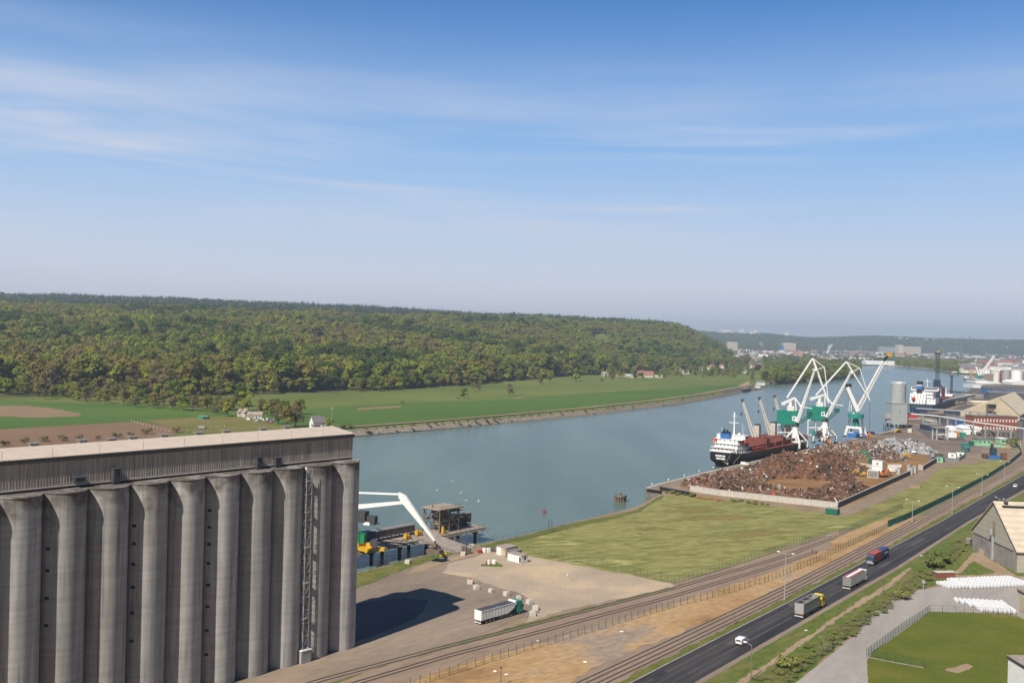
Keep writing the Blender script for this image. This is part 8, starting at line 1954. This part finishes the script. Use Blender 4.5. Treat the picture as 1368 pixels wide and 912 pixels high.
for i, (px, py, L, m_, lb) in enumerate(((829, 502, 16, 'far_grey', 'long grey low shed in the farm row, next to the manor'), (838, 503, 14, 'concrete_pale', 'pale low shed in the middle of the farm row'), (846, 504.5, 12, 'far_grey', 'grey low shed beside the orange roofed barn'), (880, 504.5, 14, 'concrete_pale', 'pale low shed right of the orange roofed barn'))):
    house(lb, px, py, L, 9, 3, 2, 10, wall='render_wall', roof=m_, ch=False, name='farm_shed', cat='shed')
VH = [(906, 496, 'render_wall', 'slate', 'white house with a slate roof right of the orange roofed barn'), (916, 499.5, 'render_wall', 'slate', 'large white and brick house with a slate roof among the meadow end trees'), (946, 494, 'white_paint', 'terracotta', 'white house with a red roof at the start of the village'),
      (956, 489.5, 'render_wall', 'slate', None), (962, 486, 'render_wall', 'terracotta', None), (969, 484.5, 'white_paint', 'slate', None), (975, 487, 'render_wall', 'terracotta', None), (972, 490.5, 'render_wall', 'jetty_deck', None), (982, 484, 'white_paint', 'slate', None), (994.5, 498, 'white_bright', 'slate', 'tall white gabled house in the village near the purple tree'),
      (1006, 492, 'render_wall', 'terracotta', None), (1001, 487, 'render_wall', 'terracotta', None), (1016, 488, 'render_wall', 'slate', None), (1025, 486.5, 'render_wall', 'jetty_deck', None), (1034, 489, 'render_wall', 'terracotta', None), (1040, 493, 'far_grey', 'slate', None), (1030, 482, 'white_paint', 'slate', None), (1044, 484, 'render_wall', 'terracotta', None),
      (988, 481, 'render_wall', 'terracotta', None), (995, 480, 'white_paint', 'slate', None), (1010, 481.5, 'render_wall', 'terracotta', None), (985, 489, 'render_wall', 'terracotta', None), (951, 492, 'render_wall', 'terracotta', None), (938, 496, 'render_wall', 'jetty_deck', None), (1020, 494, 'render_wall', 'slate', None), (964, 492, 'white_paint', 'terracotta', None)]
for i, (px, py, w_, r_, lb) in enumerate(VH):
    house(lb or 'small village house with a pitched roof among the trees below the hill', px, py, rj.uniform(11, 17) if py > 490 else rj.uniform(14, 22), 9, rj.uniform(4, 7), rj.uniform(3.5, 5), rj.uniform(-40, 40), w_, r_, group=None if lb else 'village houses below the hill')
house('white riverside house with a dark hipped roof by the end of the towpath', 1016, 514, 14, 9, 4.5, 3, 5, wall='white_paint', roof='slate')
house('white small boathouse on the quay edge below the riverside house', 1012, 517.5, 8, 6, 3, 1.5, 5, wall='white_bright', roof='far_grey', ch=False, name='boathouse', cat='boathouse')
for (px, d, lb, w_, r_, L) in ((856, 2840, 'brick villa with red roof high on the wooded hillside, right of the clearing', 'render_wall', 'terracotta', 20), (849, 2870, 'dark roofed villa beside the brick one on the wooded hillside', 'tan_wall', 'slate', 16), (870, 2850, 'tiny white house between two villas on the wooded hillside', 'white_bright', 'slate', 9), (891, 2850, 'white gabled villa furthest right on the wooded hillside', 'white_bright', 'terracotta', 18),
                           (712, 2450, 'long brick manor with chimneys in the middle of the wood', 'tan_wall', 'slate', 26), (717, 2950, 'brick house with a tall gable just above the manor in the wood', 'brick', 'terracotta', 12), (736, 2760, 'pale roofed building right of the manor in the wood', 'render_wall', 'far_white', 18), (740, 2300, 'small red roofed house below the manor in the wood', 'white_paint', 'terracotta', 12)):
    x = d*(px-684)/FPX; z = hxy(x, d); t = house(lb, 800, 500, L, 10, 12, 6, rj.uniform(-20, 20), w_, r_, hz_=z); t.location = (x, d, z)
# green pasture on the hillside
def hill_patch(name, px, d, wx, wd, m):
    vs = []; fs = []; n = 14
    for j in range(n+1):
        for i in range(n+1):
            a, r = 0, 0; u_, v_ = -1+2*i/n, -1+2*j/n; k = math.sqrt(1-v_*v_*.5); kk2 = math.sqrt(1-u_*u_*.5)*(1+.18*math.sin(u_*7)); p_ = px+wx*u_*k; dd = d+wd*v_*kk2; x = dd*(p_-684)/FPX; vs.append((x, dd, hxy(x, dd)+1.2))
    for j in range(n):
        for i in range(n): k = j*(n+1)+i; fs.append((k, k+1, k+n+2, k+n+1))
    mb = MB(); mb.add(vs, fs); o = mb.build(name, m); o['kind'] = 'structure'
hill_patch('pasture', 802, 2720, 16, 190, 'plain'); hill_patch('pasture', 175, 2120, 14, 60, 'plain'); hill_patch('pasture', 430, 1900, 14, 50, 'plain')

# ================================================================== DISTANT TOWN
TB = [(972.5, 985, 471, 456.5, 'far_beige', 'far_beige', 'tall grey beige mill building below the far hill, at the end of the wooded slope'), (1046.8, 1063, 472, 459, 'far_beige', 'far_white', 'big grey grain mill with white turrets in the distant town'), (1044.2, 1047, 472, 461.5, 'blue', 'blue', 'narrow blue tower at the left of the grain mill'),
      (1071.8, 1076.6, 470, 460, 'far_beige', 'far_white', 'round pale tank tower right of the grain mill'), (1201, 1230, 475.5, 463.5, 'far_beige', 'far_beige', 'big beige distant factory hall above the far river shore'), (1200, 1206, 475.5, 460.5, 'cream_paint', 'far_white', 'yellowish tower at the left end of the big beige factory'),
      (1176, 1197, 474, 464, 'far_grey', 'far_grey', 'grey distant factory left of the big beige one'), (1157, 1199, 487.3, 483.5, 'white_bright', 'white_bright', 'long white warehouse right at the far river shore'), (1140, 1160, 482.5, 479.5, 'far_white', 'far_white', 'pale warehouse left of the long white one at the far shore'),
      (990, 1010, 469.5, 466, 'far_white', 'white_bright', 'long white factory roofs right of the tall mill building'), (1012, 1035, 473.5, 470, 'far_white', 'white_bright', 'white long warehouse roof in front of the distant town'), (1014, 1026, 470, 467, 'cream_paint', 'far_white', 'yellow beige block above the white long warehouse'), (1021, 1029, 474, 472, 'blue_dark', 'blue_dark', 'dark blue low building in front of the white long warehouse'),
      (963.5, 976, 443.5, 440.3, None, None, 'long pale apartment slab on the crest of the far hill'), (988, 993, 444.5, 440, None, None, 'pale apartment tower on the far crest, right of the long slab'), (1001, 1007, 447, 443, None, None, 'lower pale apartment block left of the tallest far tower'), (1007, 1011, 447, 440.8, None, None, 'tallest pale apartment tower on the far crest'), (1011, 1014.5, 447.5, 444.8, None, None, 'small pale block right of the tallest far tower'), (1048, 1053, 448.5, 444, None, None, 'pale apartment tower standing alone further right on the far crest')]
for (x0, x1, yb, yt, w_, r_, lb) in TB:
    if w_ is None:
        d = 9400; xm = (x0+x1)/2; x = d*(xm-684)/FPX; z0_ = hxy(x, d)-3; zt_ = ztop(xm, yt, d); t = thing('apartment_block', lb, 'apartment block', (x, d, z0_), 0); w = (x1-x0)*d/FPX
        mb = MB(); mb.b2(-w/2, w/2, 0, 14, 0, zt_-z0_); mb.build('walls', 'far_white', t); mb = MB(); mb.b2(-w/2-.5, w/2+.5, -.5, 14.5, zt_-z0_, zt_-z0_+1.5); mb.build('roof', 'far_white', t)
    else:
        t = bbox_px('factory' if yt < 470 else 'warehouse', lb, 'factory' if yt < 470 else 'warehouse', x0, x1, yb, yt, w_, r_, depth=60, roofkind='flat' if (x1-x0) < 15 else 'ridge', rh=4)
t = thing('domed_store', 'sand coloured long domed store in front of the grain mill', 'store', G(1066, 476.5), 0); D = t.location.y; w = 31*D/FPX
mb = MB(); h_ = 7*D/FPX; mb.ext([(-w/2, 0)]+[(-w/2*math.cos(a), h_*math.sin(a)**.8) for a in np.linspace(.1, math.pi-.1, 16)]+[(w/2, 0)], 0, 60); mb.build('shell', 'beige_roof', t, smooth=True); mb = MB(); mb.b2(-w/2, w/2, -1, 0, 0, 2); mb.build('base_wall', 'far_grey', t)
# rows of town buildings: individual blocks
rt = random.Random(21); proto_tb = []
for i, (w_, r_) in enumerate((('far_white', 'far_white'), ('far_beige', 'terracotta'), ('far_grey', 'far_grey'), ('white_bright', 'white_bright'), ('render_wall', 'slate'), ('far_white', 'terracotta'))):
    t = thing('town_building', 'small pale building among the many of the distant hazy town', 'building', (0, 0, 0), 0, 'buildings of the distant town'); mb = MB(); mb.b2(-.5, .5, -.5, .5, 0, .8); mb.build('walls', w_, t); mb = MB()
    if i in (1, 4, 5): mb.gable(-.52, .52, -.52, .52, .8, 1.0, along='x')
    else: mb.b2(-.51, .51, -.51, .51, .8, .86)
    mb.build('roof', r_, t); proto_tb.append([t, False])
cnt = 0
while cnt < 285:
    zone = rt.random()
    if zone < .30: px, py = rt.uniform(940, 1135), rt.uniform(462, 473)
    elif zone < .62: px, py = rt.uniform(1135, 1368), rt.uniform(468, 480)+((rt.uniform(1135, 1368)-1250)*.0)
    elif zone < .82: px, py = rt.uniform(1290, 1368), rt.uniform(474, 497)
    else: px, py = rt.uniform(1100, 1160), rt.uniform(476, 484)
    if py < horizon(px)+3.5: continue
    by = float(np.interp(px, [a for a, b in BANK], [b for a, b in BANK]))
    if py > by-.8: continue
    g = G(px, py); 
    if g.y > 9000: continue
    k = g.y/4000; kind_ = rt.random(); w = rt.uniform(12, 26)*(1 if kind_ < .7 else rt.uniform(2, 4))*k**.5; d = rt.uniform(10, 30); h = rt.uniform(5, 10) if kind_ < .8 else rt.uniform(10, 20)
    pr_ = rt.choice(proto_tb); loc = (g.x, g.y, hxy(g.x, g.y)-1)
    if not pr_[1]: pr_[1] = True; pr_[0].location = loc; pr_[0].scale = (w, d, h)
    else: copy_tree(pr_[0], loc, az=rt.uniform(-25, 25), scale=(w, d, h))
    cnt += 1
BM = []
for i, (w_, r_, g_) in enumerate((('far_white', 'far_white', 0), ('far_beige', 'terracotta', 1), ('far_grey', 'far_grey', 0), ('white_bright', 'white_bright', 0), ('render_wall', 'slate', 1), ('render_wall', 'terracotta', 1))):
    mb = MB(); mb.b2(-9, 9, -6, 6, 0, 7); mb.m = 1
    if g_: mb.gable(-9.4, 9.4, -6.4, 6.4, 7, 10.5, along='x')
    else: mb.b2(-9.3, 9.3, -6.3, 6.3, 7, 7.6)
    ob = mb.build('town_block', [w_, r_]); col.objects.unlink(ob); BM.append(ob)
P = []; K = []; S = []; rq = np.random.RandomState(33)
while len(P) < 3000:
    px = rq.uniform(935, 1400); py = rq.uniform(459, 498)+(px-1250)*math.tan(ROLL)*.5
    dz_ = horizon(px)
    if py < dz_+4.0: continue
    if px < 1150 and py > 479: continue
    if px < 1290 and py > 481: continue
    by = float(np.interp(px, [a for a, b in BANK], [b for a, b in BANK]))
    if py > by-1: continue
    g = G(px, py)
    if g.y > 9200: continue
    P.append((g.x, g.y, hxy(g.x, g.y)-.5)); K.append(int(rq.choice(6, p=[.26, .12, .18, .16, .20, .08]))); S.append(rq.uniform(.6, 1.6)*(2.0 if rq.uniform() < .12 else 1))
while len(P) < 4100:    # houses climbing the foot of the far hills on the right
    px = rq.uniform(1100, 1400); d = np.interp(px, PXS, far_foot)+rq.uniform(0, 1) ** 1.6*1500-300; x = d*(px-684)/FPX
    P.append((x, d, hxy(x, d)-1)); K.append(int(rq.choice(6, p=[.3, .08, .2, .17, .2, .05]))); S.append(rq.uniform(.8, 1.6))
scatter('distant_town', P, K, S, BM, label='dense pale roofs of the distant hazy town', cat='town')
for i in range(34):     # pale blocks along the far right crest
    px = rt.uniform(1182, 1268) if i < 26 else rt.uniform(1268, 1368); d = 9300; x = d*(px-684)/FPX; h = rt.uniform(20, 42) if i < 26 else rt.uniform(12, 20)
    t0 = copy_tree(proto_tb[0][0], (x, d, hxy(x, d)-3), az=rt.uniform(-15, 15), scale=(rt.uniform(14, 45), 16, h), label='pale block in the row of buildings along the far right crest', group='blocks on the far right crest')
print('p7 done')
# ================================================================== HAZE
def haze():
    mb = MB(); mb.b2(-21000, 21000, -2500, 21000, -10, 420); o = mb.build('haze', 'white_paint'); o['kind'] = 'stuff'
    o.data.materials.clear(); m = bpy.data.materials.new('haze_air'); m.use_nodes = True; nt = m.node_tree
    for n in list(nt.nodes):
        if n.type != 'OUTPUT_MATERIAL': nt.nodes.remove(n)
    v = nt.nodes.new('ShaderNodeVolumePrincipled'); v.inputs['Color'].default_value = (.70, .85, 1.0, 1); v.inputs['Density'].default_value = HAZE
    v.inputs['Anisotropy'].default_value = 0.1
    nt.links.new(v.outputs[0], nt.nodes['Material Output'].inputs['Volume']); o.data.materials.append(m)
HAZE = 0.000088
haze()
